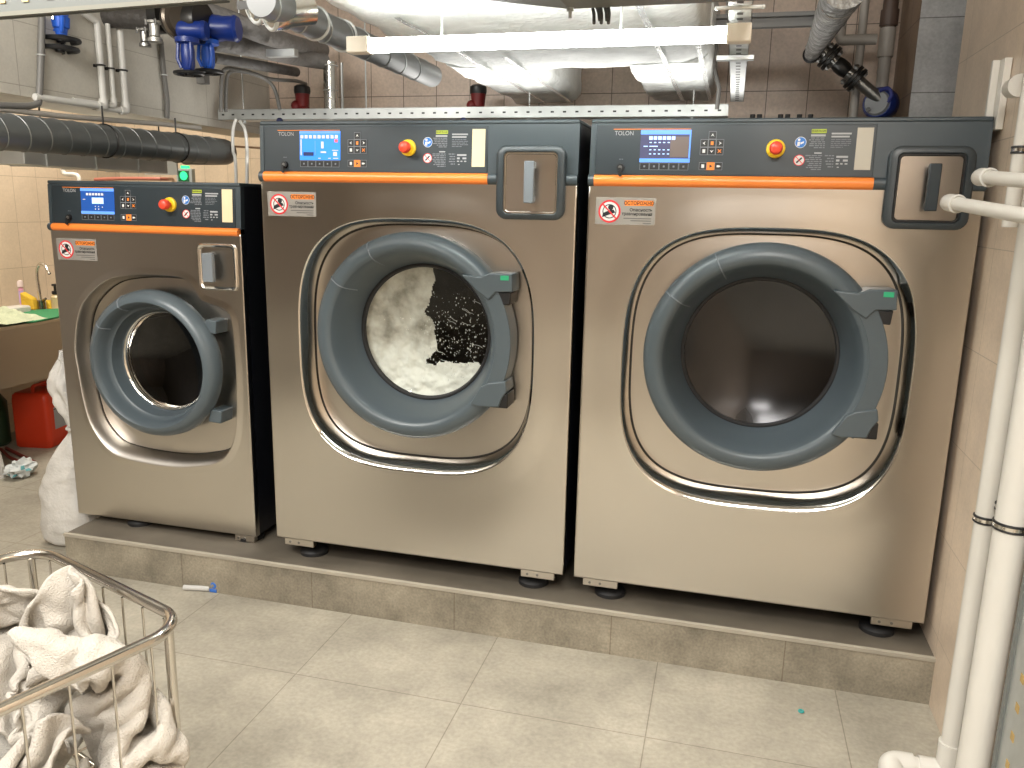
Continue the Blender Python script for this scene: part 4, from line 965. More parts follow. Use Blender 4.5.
b = MB(); b.cyl((0, 0, .0), (0, 0, -ct.z), .039, seg=28); b.build('pipe_cladding', simple('foil_cladding', (.62, .61, .58), .16, 1, bump=.25, bscale=12), vp)
b = MB(); b.torus((0, 0, -.15), (0, 0, 1), .040, .003, 28, 6); b.torus((0, 0, -.02), (0, 0, 1), .040, .004, 28, 6); b.build('cladding_seam', GALVL, vp)
b = MB(); b.cyl((.055, .03, 0), (.055, .03, -ct.z), .008, seg=10); b.build('side_tube', GALV, vp)
mbx = aty(285, 53, 3.7); b = MB(); b.box(-.09, .06, -.02, .02, -.018, .016); ob = b.build('mounting_rail', GALV, loc=mbx, bevel=.002); tag(ob, 'short grey mounting rail in front of the lagged pipes', 'rail')
for i, (px, py, Y, R, lab) in enumerate(((270, 3, 2.62, .060, 'large shiny metal pipe cap at the top left of the white duct'), (286, 12, 2.75, .050, 'smaller shiny metal pipe cap just below the large one'))):
    c = atx(px, py, -1.45 if i == 0 else -1.36); ob = empty('round_damper', c, lab, 'duct fitting')
    b = MB(); b.lathe((-.03, -.05, -.015), (.05, .06, .02), [(0, R*.85), (.06, R), (.35, R), (.4, R*.93), (1, R*.93)], 32); b.build('cap_shell', simple('bright_cap_%d' % i, (.66, .63, .57), .2, 1), ob)
    b = MB(); b.torus((-.028, -.048, -.014), (-.4, -.6, -.2), R*.88, .007, 32, 8); b.build('cap_rim', GALVL, ob)
    b = MB(); b.obox((-.032, -.054, -.016), Vector((1, 0, 0)), Vector((-.4, -.7, -.2)).normalized(), Vector((0, 0, 1)), R*.8, .004, .012); b.build('cap_bar', IRON, ob)
# loose cables
free_tube('looped_cable', [(221, 112, 3.95), (221, 90, 3.95), (224, 70, 3.95), (240, 70, 3.95), (262, 77, 4.0), (274, 88, 4.1), (280, 110, 4.1)], .010, COND, 'grey cable looping above the left end of the slotted tray', 'cable')
free_tube('looped_cable', [(226, 112, 4.0), (226, 92, 4.0), (229, 73, 4.0), (245, 72, 4.0), (270, 79, 4.05), (296, 81, 4.3), (306, 84, 4.5)], .0095, COND, 'grey cable running right from the tray end toward the red fitting', 'cable')
free_tube('white_hose', [(236, 119, 4.07), (233, 130, 4.06), (233, 150, 4.05), (236, 175, 4.0), (236, 300, 4.0), (245, 470, 3.97)], .009, PVCW, 'left white hose hanging from the tray behind the small washer', 'hose')
free_tube('white_hose', [(240, 121, 4.07), (245, 130, 4.06), (247, 150, 4.05), (247, 175, 4.0), (247, 300, 4.0), (256, 470, 3.97)], .009, PVCW, 'right white hose hanging from the tray behind the small washer', 'hose')
free_tube('copper_pipe', [(225, 146, 4.35), (262, 148, 4.35), (268, 148, 4.70)], .006, simple('dull_copper', (.35, .22, .13), .4, .6), 'thin brown pipe between the round duct end and the middle washer', 'pipe')
# red fittings behind the tray
for px, Y, lab in ((303, 4.45, 'dark red fitting with black cap behind the tray, left of the shiny pipe'), (478, 4.45, 'dark red fitting with black cap behind the tray, under the white duct')):
    c = aty(px, 118, Y); ob = empty('red_valve', c, lab, 'valve'); kz = aty(px, 85, Y).z-c.z; mz = aty(px, 94, Y).z-c.z
    b = MB(); b.cyl((0, 0, -c.z), (0, 0, -.04), .02, seg=12); b.lathe((0, 0, -.04), (0, 0, mz), [(0, .045), (.5, .045), (.6, .035), (1, .042)], 20); b.sphere((-.03, -.02, mz*.5), .030, 12, 8); b.build('valve_body', REDV, ob)
    b = MB(); b.lathe((0, 0, mz), (0, 0, kz), [(0, .044), (.3, .047), (.8, .045), (1, .032)], 20); b.build('valve_cap', BLACK, ob)
for px, w_, lab in ((760, .06, 'black clip on the wall just above the right washer, nearest the strut'),):
    pass
for px, lab in ((784, 'small black valve top peeking over the right washer, middle one'), (805, 'wide black valve top peeking over the right washer, right one'), (756, 'small black valve top peeking over the right washer, left one')):
    c = aty(px, 117, 4.25); b = MB(); w_ = .05 if px == 805 else .032
    b.cyl((0, 0, -c.z), (0, 0, -.05), .016, seg=10); b.box(-w_, w_, -.02, .02, -.05, -.006); b.cyl((-w_*.5, 0, -.01), (-w_*.5, 0, .012), .012, seg=10); b.cyl((w_*.5, 0, -.01), (w_*.5, 0, .012), .012, seg=10)
    ob = b.build('valve_top', BLACK, loc=c); tag(ob, lab, 'valve')
for px, lab in ((290, 'navy hose stub behind the middle washer lid, left one'), (475, 'navy hose stub behind the middle washer lid, right one')):
    c = aty(px, 121, 4.0); b = MB(); b.tube(rounded_path([(-.05, 0, -.02), (.12, 0, -.02), (.12, .10, -.02), (.12, .12, -c.z)], .04), .02, 12); b.sphere((-.06, 0, 0), .018, 10, 8); ob = b.build('hose_stub', simple('navy_hose', (.02, .025, .08), .4), loc=c); tag(ob, lab, 'hose')

# ------------------------------------------------------------------ right-hand pipes
p0, p1 = aty(858, -20, 4.42), aty(853, 118, 4.42)
pp = empty('drain_pipe', Vector((p1.x, 4.42, p1.z)), 'left white plastic drain pipe on the back wall near the pier', 'pipe')
b = MB(); b.cyl((0, 0, -p1.z), (0, 0, p0.z-p1.z), .0195, seg=20); b.build('pipe_run', PVCD, pp)
p2, p3 = aty(883, -20, 4.45), aty(876, 118, 4.45)
pq = empty('drain_pipe', Vector((p3.x+.01, 4.45, p3.z)), 'right drain pipe by the pier, white below and brown above', 'pipe')
zz = aty(880, 44, 4.45).z-p3.z
b = MB(); b.cyl((0, 0, -p3.z), (0, 0, zz), .028, seg=24); b.cyl((0, 0, zz-.06), (0, 0, zz+.07), .036, seg=24); b.build('pipe_run', PVCD, pq)
b = MB(); b.cyl((0, 0, zz+.05), (0, 0, p2.z-p3.z+.1), .034, seg=24); b.cyl((0, 0, zz+.08), (0, 0, zz+.15), .041, seg=24); b.build('upper_pipe', BRNPIPE, pq)
q = aty(846, 40, 4.40); q2 = aty(872, 40, 4.40)
b = MB(); b.cyl((0, 0, 0), (q2.x-q.x+.02, 0, 0), .024, seg=20); b.tube([(0, 0, 0), (-.02, 0, 0), (-.03, 0, .02), (-.03, 0, .12)], .026, 16); ob = b.build('cross_pipe', PVCD, loc=q); tag(ob, 'short horizontal white pipe joining the two drain pipes', 'pipe')
# plastic wrapped pipe overhead and flanged valve assembly
w0, w1 = aty(846, -14, 3.35), aty(812, 54, 4.25)
wp = empty('wrapped_pipe', w0, 'overhead pipe wrapped in clear plastic, leading to the black flanges', 'pipe')
b = MB(); v = w1-w0; pts = [v*(k/40) for k in range(41)]; b.tube(pts, [.080-.046*k/40+.006*noise.noise(Vector((k*.9, 3, 0))) for k in range(41)], 20); b.build('plastic_wrap', PLASTW, wp)
wf = simple('wrap_highlights', (.55, .55, .54), .15, .3)
for k in range(5):
    b = MB(); b.torus(v*(.15+.19*k+.05*noise.noise(Vector((k*3.3, 0, 2)))), v+Vector((.9*noise.noise(Vector((k*2.2, 1, 1))), 0, .9*noise.noise(Vector((k*1.7, 5, 1))))), .079-.046*(.15+.19*k), .0022, 24, 5); b.build('wrap_fold', wf, wp)
b = MB(); b.torus(v*1.0, (.3, 1, -.2), .034, .009, 24, 8); b.build('black_band', BLACK, wp)
f0, f1 = aty(820, 49, 4.30), aty(884, 103, 4.30)
fa = empty('flanged_valve', f0, 'black bolted flange assembly slanting down to a blue pump', 'valve')
v = f1-f0; L = v.length; d = v.normalized(); a = Vector((0, 1, 0)); c_ = d.cross(a)
b = MB(); b.lathe(Vector((0, 0, 0))-d*.06, d*L, [(0, .034), (.98, .026)], 24); b.build('pipe_neck', IRONG, fa)
for t, R in ((.10, .062), (.155, .062), (.50, .060), (.555, .060)):
    b = MB(); b.lathe(d*(L*t), d*(L*t+.018), [(0, R*.96), (.15, R), (.85, R), (1, R*.96)], 32); fl = b.build('flange', IRON, fa)
for t0, t1 in ((.04, .24), (.44, .63)):
    for k in range(6):
        an = 2*PI*k/6+.3; q = (a*math.cos(an)+c_*math.sin(an))*.047; b = MB(); b.cyl(q+d*(L*t0), q+d*(L*t1), .006, seg=8)
        for e_ in (t0+.03, t1-.03): b.cyl(q+d*(L*e_-.006), q+d*(L*e_+.006), .011, seg=6)
        b.build('flange_bolt', IRONG, fa)
b = MB(); b.lathe(d*(L*.24), d*(L*.44), [(0, .030), (.3, .036), (.7, .036), (1, .030)], 24); b.build('valve_body', IRON, fa)
bp_ = aty(880, 104, 4.34)
pu = empty('blue_pump', bp_, 'blue round pump head behind the right washer', 'pump')
b = MB(); b.lathe((-.02, -.045, 0), (.03, .06, 0), [(0, .062), (.2, .074), (.8, .074), (1, .06)], 36); b.build('pump_casing', BLUEV, pu)
b = MB(); b.lathe((-.026, -.058, -.0), (-.02, -.045, 0), [(0, .050), (1, .058)], 32); b.build('pump_face', simple('grey_pump_face', (.30, .31, .32), .45), pu)
for s_ in (-.03, .03):
    b = MB(); b.cyl((-.028+s_, -.066, -.03), (-.026+s_, -.055, -.03), .010, seg=12); b.build('face_bolt', BLACK, pu)
b = MB(); b.tube(spline([(.02, -.07, .0), (.035, -.075, .03), (.015, -.075, .06), (-.02, -.07, .05)], 6), .009, 10); b.build('pump_hose', simple('blue_hose', (.03, .04, .22), .4), pu)

# right wall pipes
def vert_pipe(px, py, z, r, label, name='drain_pipe'):
    p = atz(px, py, z); return p
# choose X so the pipes hug the wall
XA = XW-.030; pa = atx(950.5, 747, XA-.02); A0 = Vector((pa.x, pa.y, 0))
pa_root = empty('drain_pipe', A0, 'slimmer white standpipe on the right wall with an elbow at its foot', 'pipe')
b = MB(); b.cyl((0, 0, .02), (0, 0, 2.0), .0262, seg=28); b.build('pipe_run', PVC, pa_root)
zt_ = atx(950, 752, pa.x).z
b = MB(); b.cyl((0, 0, -.0+.002), (0, 0, zt_+.03), .0315, seg=28); b.tube([(-.02, 0, .055), (-.075, -.0, .055)], .0315, 24); b.build('tee_fitting', PVC, pa_root)
e1 = atx(905, 757, pa.x-.16)-A0
b = MB(); b.cyl((-.07, 0, .055), (-.125, 0, .055), .026, seg=24); b.build('short_pipe', PVC, pa_root)
b = MB(); b.tube(rounded_path([(-.09, 0, .055), (-.150, 0, .055), (-.150, -.075, .045)], .05, 8), .0335, 24); b.build('elbow', PVC, pa_root, angle=60)
b = MB(); b.torus((-.150, -.075, .045), (0, 1, .1), .030, .006, 28, 8); b.build('elbow_seal', BLACK, pa_root)
def clamp(root, z, r):
    b = MB()
    for dz in (-.007, .007): b.torus((0, 0, z+dz), (0, 0, 1), r+.001, .0035, 32, 6)
    o = b.build('pipe_clamp', BLACK, root)
    b = MB(); b.cyl((0, 0, z-.005), (0, 0, z+.005), r+.0025, seg=32); b.box(r, .05, -.008, .008, z-.006, z+.006); b.build('clamp_band', CHROME, o)
clamp(pa_root, atx(981, 513, pa.x).z, .0262)
pbx = atx(973, 747, pa.x-.01); B0 = Vector((pbx.x, pbx.y-.02, 0))
pb_root = empty('drain_pipe', B0, 'thicker white standpipe on the right wall, nearer the camera', 'pipe')
b = MB(); b.cyl((0, 0, 0), (0, 0, 2.0), .0375, seg=32); b.build('pipe_run', PVC, pb_root)
clamp(pb_root, atx(1008, 521, B0.x).z, .0375)
pcx = Vector((XW-.024, A0.y-.045, 0)); pc_root = empty('drain_pipe', pcx, 'thin white standpipe squeezed between the two big standpipes and the wall', 'pipe')
b = MB(); b.cyl((0, 0, 0), (0, 0, 2.0), .020, seg=20); b.build('pipe_run', PVC, pc_root)
clamp(pc_root, atx(997, 498, pcx.x).z, .020)
# horizontal stubs
for (px0, py0, Y0, px1, py1, Y1, r, lab) in ((984, 177, 2.30, 1060, 184, 1.95, .0165, 'upper short white pipe reaching toward the right washer'), (952, 203, 2.32, 1060, 222, 1.85, .0165, 'lower white pipe sloping in front of the right washer hatch')):
    s0, s1 = aty(px0, py0, Y0), aty(px1, py1, Y1); ob = empty('pipe_stub', s0, lab, 'pipe', None); v = s1-s0; d = v.normalized()
    b = MB(); b.tube([Vector((0, 0, 0)), v], r, 20); b.build('pipe_run', PVC, ob)
    b = MB(); b.tube(spline([d*.03, d*.0, d*(-.018)+Vector((.004, .006, 0)), d*(-.026)+Vector((.010, .022, -.0)), d*(-.026)+Vector((.014, .045, 0))], 5), r*1.32, 20); b.build('elbow', PVC, ob, angle=60)
    b = MB(); b.torus(d*.03, d, r*1.25, .003, 24, 6); b.build('elbow_rim', PVCW, ob)
# bracket plate and clips at upper right
w0_ = atx(1001, 95, XW-.012); b = MB(); b.box(-.010, .010, -.030, .030, -.10, .10); b.box(-.03, -.01, .012, .03, -.10, .10); ob = b.build('white_wall_bracket', PVC, loc=w0_, bevel=.002); tag(ob, 'white upright bracket strip on the right wall above the pipes', 'bracket')
w1_ = atx(1016, 87, XW-.03); b = MB(); b.cyl((0, -.03, 0), (0, .035, 0), .026, seg=20); b.box(0, .034, -.008, .02, -.012, .012); b.cyl((.0, -.035, 0), (.0, -.02, 0), .030, seg=20); ob = b.build('pipe_end_cap', PVC, loc=w1_); tag(ob, 'round white pipe cap on the right wall bracket', 'pipe')
w2_ = atx(1021, 150, XW-.03); root = empty('wall_pipe', w2_, 'short upright white pipe with a black clamp, upper right edge', 'pipe')
b = MB(); b.cyl((0, 0, -.20), (0, 0, .26), .020, seg=20); b.build('pipe_run', PVC, root); clamp(root, .0, .020)
# metal rail at lower right corner
r0 = atx(1003, 740, XW-.004-.0); 
rl = empty('perforated_rail', Vector((XW-.004, atx(996, 762, XW-.03).y, 0)), 'grey perforated metal rail standing by the right wall, bottom right corner', 'rail')
b = MB(); b.box(-.028, 0, -.16, .0, 0, 1.05); b.build('rail_body', GALV, rl, bevel=.002)
b = MB(); b.box(-.034, -.028, -.012, .004, 0, 1.05); b.build('rail_edge', TRAYG, rl)
for k in range(12):
    b = MB(); z_ = .1+.075*k; b.box(-.0295, -.027, -.085, -.065, z_, z_+.02); b.build('slot', simple('amber_slot', (.45, .30, .10), .5) if k == 0 else MATS['amber_slot'], rl, smooth=False)

# ------------------------------------------------------------------ sink corner
SX, SZ = -4.05, .85
sk = empty('steel_sink', (-4.36, 3.9, 0), 'stainless steel sink unit along the left tiled wall', 'sink')
so_ = Vector((-4.36, 3.9, 0))
x0, x1, y0, y1 = XL+.01-so_.x, SX-so_.x, 2.7-so_.y, 4.9-so_.y
b = MB(); b.box(x1-.012, x1, y0, y1, .49, SZ-.02); b.build('front_apron', SINKS, sk, smooth=False)
b = MB(); b.box(x0, x1+.015, y0, y1, SZ-.02, SZ); b.build('rim_top', STEEL2, sk, bevel=.004)
b = MB(); b.box(x0+.05, x1-.02, y0+.05, y1-.05, .50, .515); b.build('basin_floor', SINKS, sk, smooth=False)
for yy in (y0+.03, y1-.07):
    for xx in (x0+.05, x1-.06):
        b = MB(); b.box(xx, xx+.04, yy, yy+.04, 0, .5); b.build('leg', SINKS, sk, smooth=False)
b = MB(); b.box(x1, x1+.001, 4.30-so_.y, 4.36-so_.y, .795, .80); b.build('apron_slot', BLACK, sk, smooth=False)
# items on the sink: positions by ray onto the rim plane
def onsink(px, py): return atz(px, py, SZ)
g0 = onsink(30, 318); b = MB()
pl_ = [onsink(4, 324), onsink(36, 323), onsink(59, 318), onsink(59, 310), onsink(28, 312)]
b.add([p+Vector((0, 0, .002))-g0 for p in pl_]+[p+Vector((0, 0, .012))-g0 for p in pl_], [(4, 3, 2, 1, 0), (5, 6, 7, 8, 9)]+[(i, (i+1) % 5, (i+1) % 5+5, i+5) for i in range(5)])
ob = b.build('green_mat', GREENM, loc=g0, bevel=.002); tag(ob, 'dark green mat lying on the sink top', 'mat')
c = onsink(8, 322); b = MB(); N = 26; vs = []
for i in range(N+1):
    for j in range(N+1):
        u, v_ = i/N-.5, j/N-.5; q = Vector((u*6, v_*6, 2.2)); rr = max(abs(u), abs(v_))*2
        vs.append((u*.30, v_*.30, .012+max(0, (.075*(1-rr)+.04*noise.fractal(q, 1, 2, 4)*(1.1-rr)))))
b.add(vs, [(i*(N+1)+j, (i+1)*(N+1)+j, (i+1)*(N+1)+j+1, i*(N+1)+j+1) for i in range(N) for j in range(N)]); ob = b.build('crumpled_cloth', GREENC, loc=c, angle=180); tag(ob, 'pale green crumpled cloth at the left end of the sink top', 'cloth')
c = onsink(14, 314); b = MB(); b.box(-.05, .05, -.09, .09, 0, .050); ob = b.build('white_carton', PVC, loc=c, bevel=.012); ob.rotation_euler.z = -.1; tag(ob, 'white flat carton on the sink under the pink bottle', 'box')
c = onsink(19, 306); h_ = aty(19, 280, c.y).z-SZ
bo = empty('pink_bottle', c, 'pink bottle with pale cap on the sink by the tiled wall', 'bottle')
b = MB(); b.lathe((0, 0, 0), (0, 0, h_*.74), [(0, .030), (.05, .036), (.9, .037), (1, .030)], 24); b.build('bottle_body', PINK, bo)
b = MB(); b.lathe((0, 0, h_*.74), (0, 0, h_), [(0, .040), (.6, .040), (.85, .038), (1, .030)], 24); b.build('bottle_cap', PINKC, bo)
b = MB(); b.add([(.0375*math.cos(a), .0375*math.sin(a), z_) for z_ in (h_*.12, h_*.6) for a in [-1.5+.25*k for k in range(9)]], [(k, k+1, k+10, k+9) for k in range(8)]); b.build('bottle_label', LILAC, bo)
for px, rz, lab in ((31, .3, 'yellow sponge block leaning left of the tap'), (51, -.3, 'smaller yellow sponge block right of the tap')):
    c = onsink(px, 309); k_ = 1 if px == 31 else .55; b = MB(); b.prism([(-.045*k_, 0), (.045*k_, 0), (.03*k_, .07*k_), (-.045*k_, .115*k_)], -.035*k_, .035*k_); ob = b.build('yellow_sponge', YELB, loc=c, bevel=.008); ob.rotation_euler.z = rz; tag(ob, lab, 'sponge')
c = onsink(42, 309); fh = aty(42, 264, c.y).z-SZ
ta = empty('sink_tap', c, 'chrome gooseneck tap on the sink', 'tap')
b = MB(); b.tube(spline([(0, 0, 0), (-.01, 0, fh*.5), (-.01, 0, fh*.82), (.02, 0, fh), (.07, -.01, fh*.97), (.11, -.02, fh*.80)], 8), .011, 14); b.build('spout', CHROME, ta)
b = MB(); b.cyl((0, 0, 0), (0, 0, .06), .024, seg=20); b.cyl((0, 0, .045), (.06, -.02, .075), .009, seg=10); b.build('tap_body', simple('dark_chrome', (.25, .25, .24), .2, 1), ta)
c = onsink(57, 309); dh = aty(55, 284, c.y).z-SZ; di = empty('pump_dispenser', c, 'dispenser bottle with black pump beside the small washer', 'bottle')
b = MB(); b.lathe((0, 0, 0), (0, 0, dh*.6), [(0, .032), (.8, .032), (1, .015)], 18); b.build('bottle_body', simple('amber_soap', (.62, .50, .28), .3), di)
b = MB(); b.lathe((0, 0, dh*.6), (0, 0, dh), [(0, .022), (.3, .022), (.35, .008), (.8, .008), (.82, .02), (1, .018)], 14); b.build('pump_head', BLACK, di)
# niche wall pipes and sign
free_tube('niche_pipe', [(-20, 164.5, 4.55), (22, 166, 4.75), (40, 170, 4.9), (56, 172, 5.0)], .017, PVC, 'cream pipe along the left wall above the small washer', 'pipe')
free_tube('niche_pipe', [(63, 146, 4.6), (63, 160, 4.6), (63, 171, 4.6), (66, 174, 4.6), (78, 176, 4.6), (79, 190, 4.6)], .014, PVC, 'small cream pipe bend hanging below the flat duct', 'pipe')
free_tube('red_hose', [(95, 179.5, 4.9), (125, 178.5, 4.9), (165, 179, 4.9), (172, 179, 5.6)], .012, simple('faded_red_hose', (.40, .14, .10), .5), 'faded red pipe just above the small washer lid', 'pipe')
c = aty(184, 175, 5.2); sg = empty('exit_light', c, 'small green lit exit sign above the small washer', 'sign')
b = MB(); b.box(-.065, .065, 0, .04, -.06, .045); b.build('sign_case', simple('sign_case_grey', (.30, .34, .34), .5), sg, bevel=.004)
b = MB(); b.box(-.048, .042, -.003, .0, -.045, .030); b.build('sign_face', simple('dark_green_face', (.01, .10, .05), .4), sg)
b = MB(); b.cyl((0, -.004, -.006), (0, -.006, -.006), .030, seg=20); b.build('lit_symbol', EXITG, sg)
b = MB(); b.box(-.03, .03, .01, .03, .045, .065); b.build('top_lamp', EXITG, sg)
# red canister with label
cn = empty('red_canister', (-4.28, 4.20, 0), 'red plastic canister with grey label on the floor under the sink', 'canister', rz=math.radians(10))
b = MB(); rs = []
for z_, k in ((0, .93), (.012, 1), (.06, 1), (.31, 1), (.345, .96), (.36, .86)):
    rs.append([(p[0]*k, p[1]*k, z_) for p in rrect(-.135, .115, -.105, .215, .03)])
b.rings(rs); b.build('canister_body', CANR, cn, angle=50)
b = MB(); b.tube(rounded_path([(0, -.06, .355), (0, -.06, .40), (0, .12, .40), (0, .12, .355)], .02), .012, 10); b.build('canister_handle', CANR, cn)
b = MB(); b.cyl((-.07, .15, .35), (-.07, .15, .385), .026, seg=18); b.build('canister_cap', RED, cn)
b = MB(); b.add([(.1165, -.045, .115), (.1165, .165, .115), (.1165, .165, .26), (.1165, -.045, .26)], [(0, 1, 2, 3)]); lb = b.build('canister_label', LABELG, cn, smooth=False)
b = MB(); b.add([(.117, -.045, .245), (.117, .165, .245), (.117, .165, .251), (.117, -.045, .251)], [(0, 1, 2, 3)]); b.add([(.117, .09, .145), (.117, .11, .145), (.117, .11, .165), (.117, .09, .165)], [(0, 1, 2, 3)]); b.build('label_print', DARKP, lb, smooth=False)
# tool, tissue, sheet edge, dark thing
t0, t1, t2 = atz(6, 448, .012), atz(34, 462, .012), atz(18, 461, .012)
b = MB(); b.tube([(0, 0, 0), (t1-t0)*.5, t1-t0], .011, 8); b.tube([(-.01, -.03, 0), (t2-t0)*.6+Vector((.0, -.03, 0)), (t2-t0)], .010, 8); ob = b.build('pliers', TOOLR, loc=t0); tag(ob, 'dark red handled tool lying on the floor by the canister', 'tool')
c = atz(22, 476, 0); b = MB(); N = 24; vs = []
rs = []
for i in range(1, 14):
    th = PI*i/14; rs.append([])
    for j in range(20):
        ph = 2*PI*j/20; dv_ = Vector((math.sin(th)*math.cos(ph), math.sin(th)*math.sin(ph), -math.cos(th))); k = 1+.55*noise.fractal(dv_*2.3+Vector((4, 1, 2)), 1, 2, 4)
        rs[-1].append((dv_.x*.062*k, dv_.y*.085*k, max(0.002, .045+dv_.z*.05*k)))
b.rings(rs); b.mi = [1 if noise.noise(b.v[f[0]]*22+Vector((7, 2, 1))) > .38 else 0 for f in b.f]
ob = b.build('crumpled_tissue', [simple('tissue_white', (.68, .72, .72), .8), simple('tissue_teal', (.15, .42, .46), .8)], loc=c, angle=40); tag(ob, 'crumpled white and teal wipe on the floor near the left edge', 'tissue')
c = atz(-16, 478, 0); b = MB(); n_ = 14; rs = []
for z_, R in ((0, .15), (.1, .14), (.2, .12), (.3, .085), (.36, .03)):
    rs.append([(math.cos(2*PI*j/30)*R*(1+.10*math.sin(5*2*PI*j/30)), math.sin(2*PI*j/30)*R*(1+.1*math.cos(4*2*PI*j/30)), z_) for j in range(30)])
b.rings(rs); ob = b.build('white_bag', COTTON, loc=c+Vector((-.05, 0, 0))); tag(ob, 'white bag corner at the left edge of the photo, on the floor', 'bag')
c = atz(-2, 450, 0); b = MB(); b.lathe((0, 0, 0), (0, 0, .36), [(0, .06), (.05, .075), (.8, .075), (.95, .04), (1, .03)], 20); ob = b.build('green_bottle', GREEND, loc=c+Vector((-.10, .1, 0))); tag(ob, 'dark green container left of the red canister', 'container')
# laundry sack
c = Vector((-2.905, 3.0, 0)); sa = empty('laundry_sack', c, 'tall full white cloth laundry sack standing left of the small washer', 'sack')
prof = [(0, .125), (.02, .155), (.08, .172), (.18, .170), (.26, .155), (.32, .142), (.40, .128), (.47, .105), (.52, .078), (.55, .066), (.58, .068), (.63, .085), (.70, .098), (.76, .102), (.81, .090), (.85, .066), (.89, .036), (.915, .012)]
pr = spline([(r, 0, z_) for z_, r in prof], 5); rs = []
for p in pr:
    z_, R = p.z, p.x; ring = []
    lean = -.015*math.sin(z_*6); up_ = max(0, (z_-.50)/.41)
    for j in range(72):
        a = 2*PI*j/72; q = Vector((math.cos(a)*1.6, math.sin(a)*1.6, z_*9))
        d_ = .014*noise.fractal(q, 1, 2, 4)+.0035*math.sin(z_*70+6*noise.noise(q*.7)+2*math.sin(a))*(z_ < .56)+up_*(.020*math.sin(a*7+z_*14)+.028*noise.fractal(q*1.6, 1, 2, 3))
        ring.append(((R+d_)*math.cos(a)*.90+lean+.055*math.exp(-((z_-.55)/.16)**2)+.02*min(1, z_), (R+d_)*math.sin(a)*.85, z_))
    rs.append(ring)
b = MB(); b.rings(rs); b.build('sack_body', COTTON, sa, angle=180)
b = MB(); b.torus((.075, 0, .552), (0, .1, 1), .066, .007, 36, 8); b.build('tie_cord', COTTON, sa)
# floor litter
c = atz(214, 592, 0); d0 = atz(184, 590, 0)-c
li = empty('plastic_vial', c, 'clear plastic vial with blue cap on the floor by the plinth', 'litter')
b = MB(); b.cyl(d0+Vector((0, 0, .012)), Vector((-.02, 0, .012)), .011, seg=14); b.build('vial_body', CLEARP, li)
b = MB(); b.torus((0, 0, .030), (.2, 1, .1), .010, .006, 16, 8); b.box(-.016, .016, -.008, .012, .002, .016); b.build('vial_cap', CLIPB, li, bevel=.002)
c = atz(801, 712, 0); b = MB(); b.torus((0, 0, .0035), (0, 0, 1), .007, .0032, 18, 8); ob = b.build('plastic_ring', TEAL, loc=c); tag(ob, 'tiny teal plastic ring on the floor in front of the right washer', 'litter')

# ------------------------------------------------------------------ lights
def area(name, loc, rot, sx, sy, e, col=(1, .97, .92)):
    l = bpy.data.lights.new(name, 'AREA'); l.shape = 'RECTANGLE'; l.size = sx; l.size_y = sy; l.energy = e; l.color = col
    o = bpy.data.objects.new(name, l); C.objects.link(o); o.location = loc; o.rotation_euler = rot; return o
area('room_light', (-1.2, -.1, 2.86), (0, 0, 0), 1.8, .5, 75)
area('room_light', (-1.0, -1.0, 2.86), (math.radians(12), 0, 0), 2.2, .5, 60)
area('room_light', (-2.3, 1.0, 2.86), (math.radians(25), 0, 0), 1.3, .3, 60)  # added out of view to brighten the beam and top left
area('room_light', (.1, .5, 2.86), (math.radians(10), 0, 0), .6, .6, 45)  # added out of view to lighten the right side of the room
area('room_light', (0.0, -2.3, 2.86), (0, 0, 0), .8, .5, 30)  # added behind the camera, brightens what the right washer reflects
area('niche_light', (-3.9, 4.0, 2.86), (0, 0, 0), .5, 1.4, 52, (1, .92, .80))
area('added_uplight', (-.70, 3.75, 1.93), (PI, 0, 0), 1.5, .25, 9, (1, .97, .92))  # added hidden uplight, brightens the duct underside and back wall
area('added_uplight', (-2.2, 3.9, 1.78), (PI, 0, 0), .6, .2, 3, (1, .97, .92))  # second added uplight, hidden behind the small washer
w = bpy.data.worlds.new('world'); sc.world = w; w.use_nodes = True; w.node_tree.nodes['Background'].inputs[0].default_value = (.8, .75, .68, 1); w.node_tree.nodes['Background'].inputs[1].default_value = .08
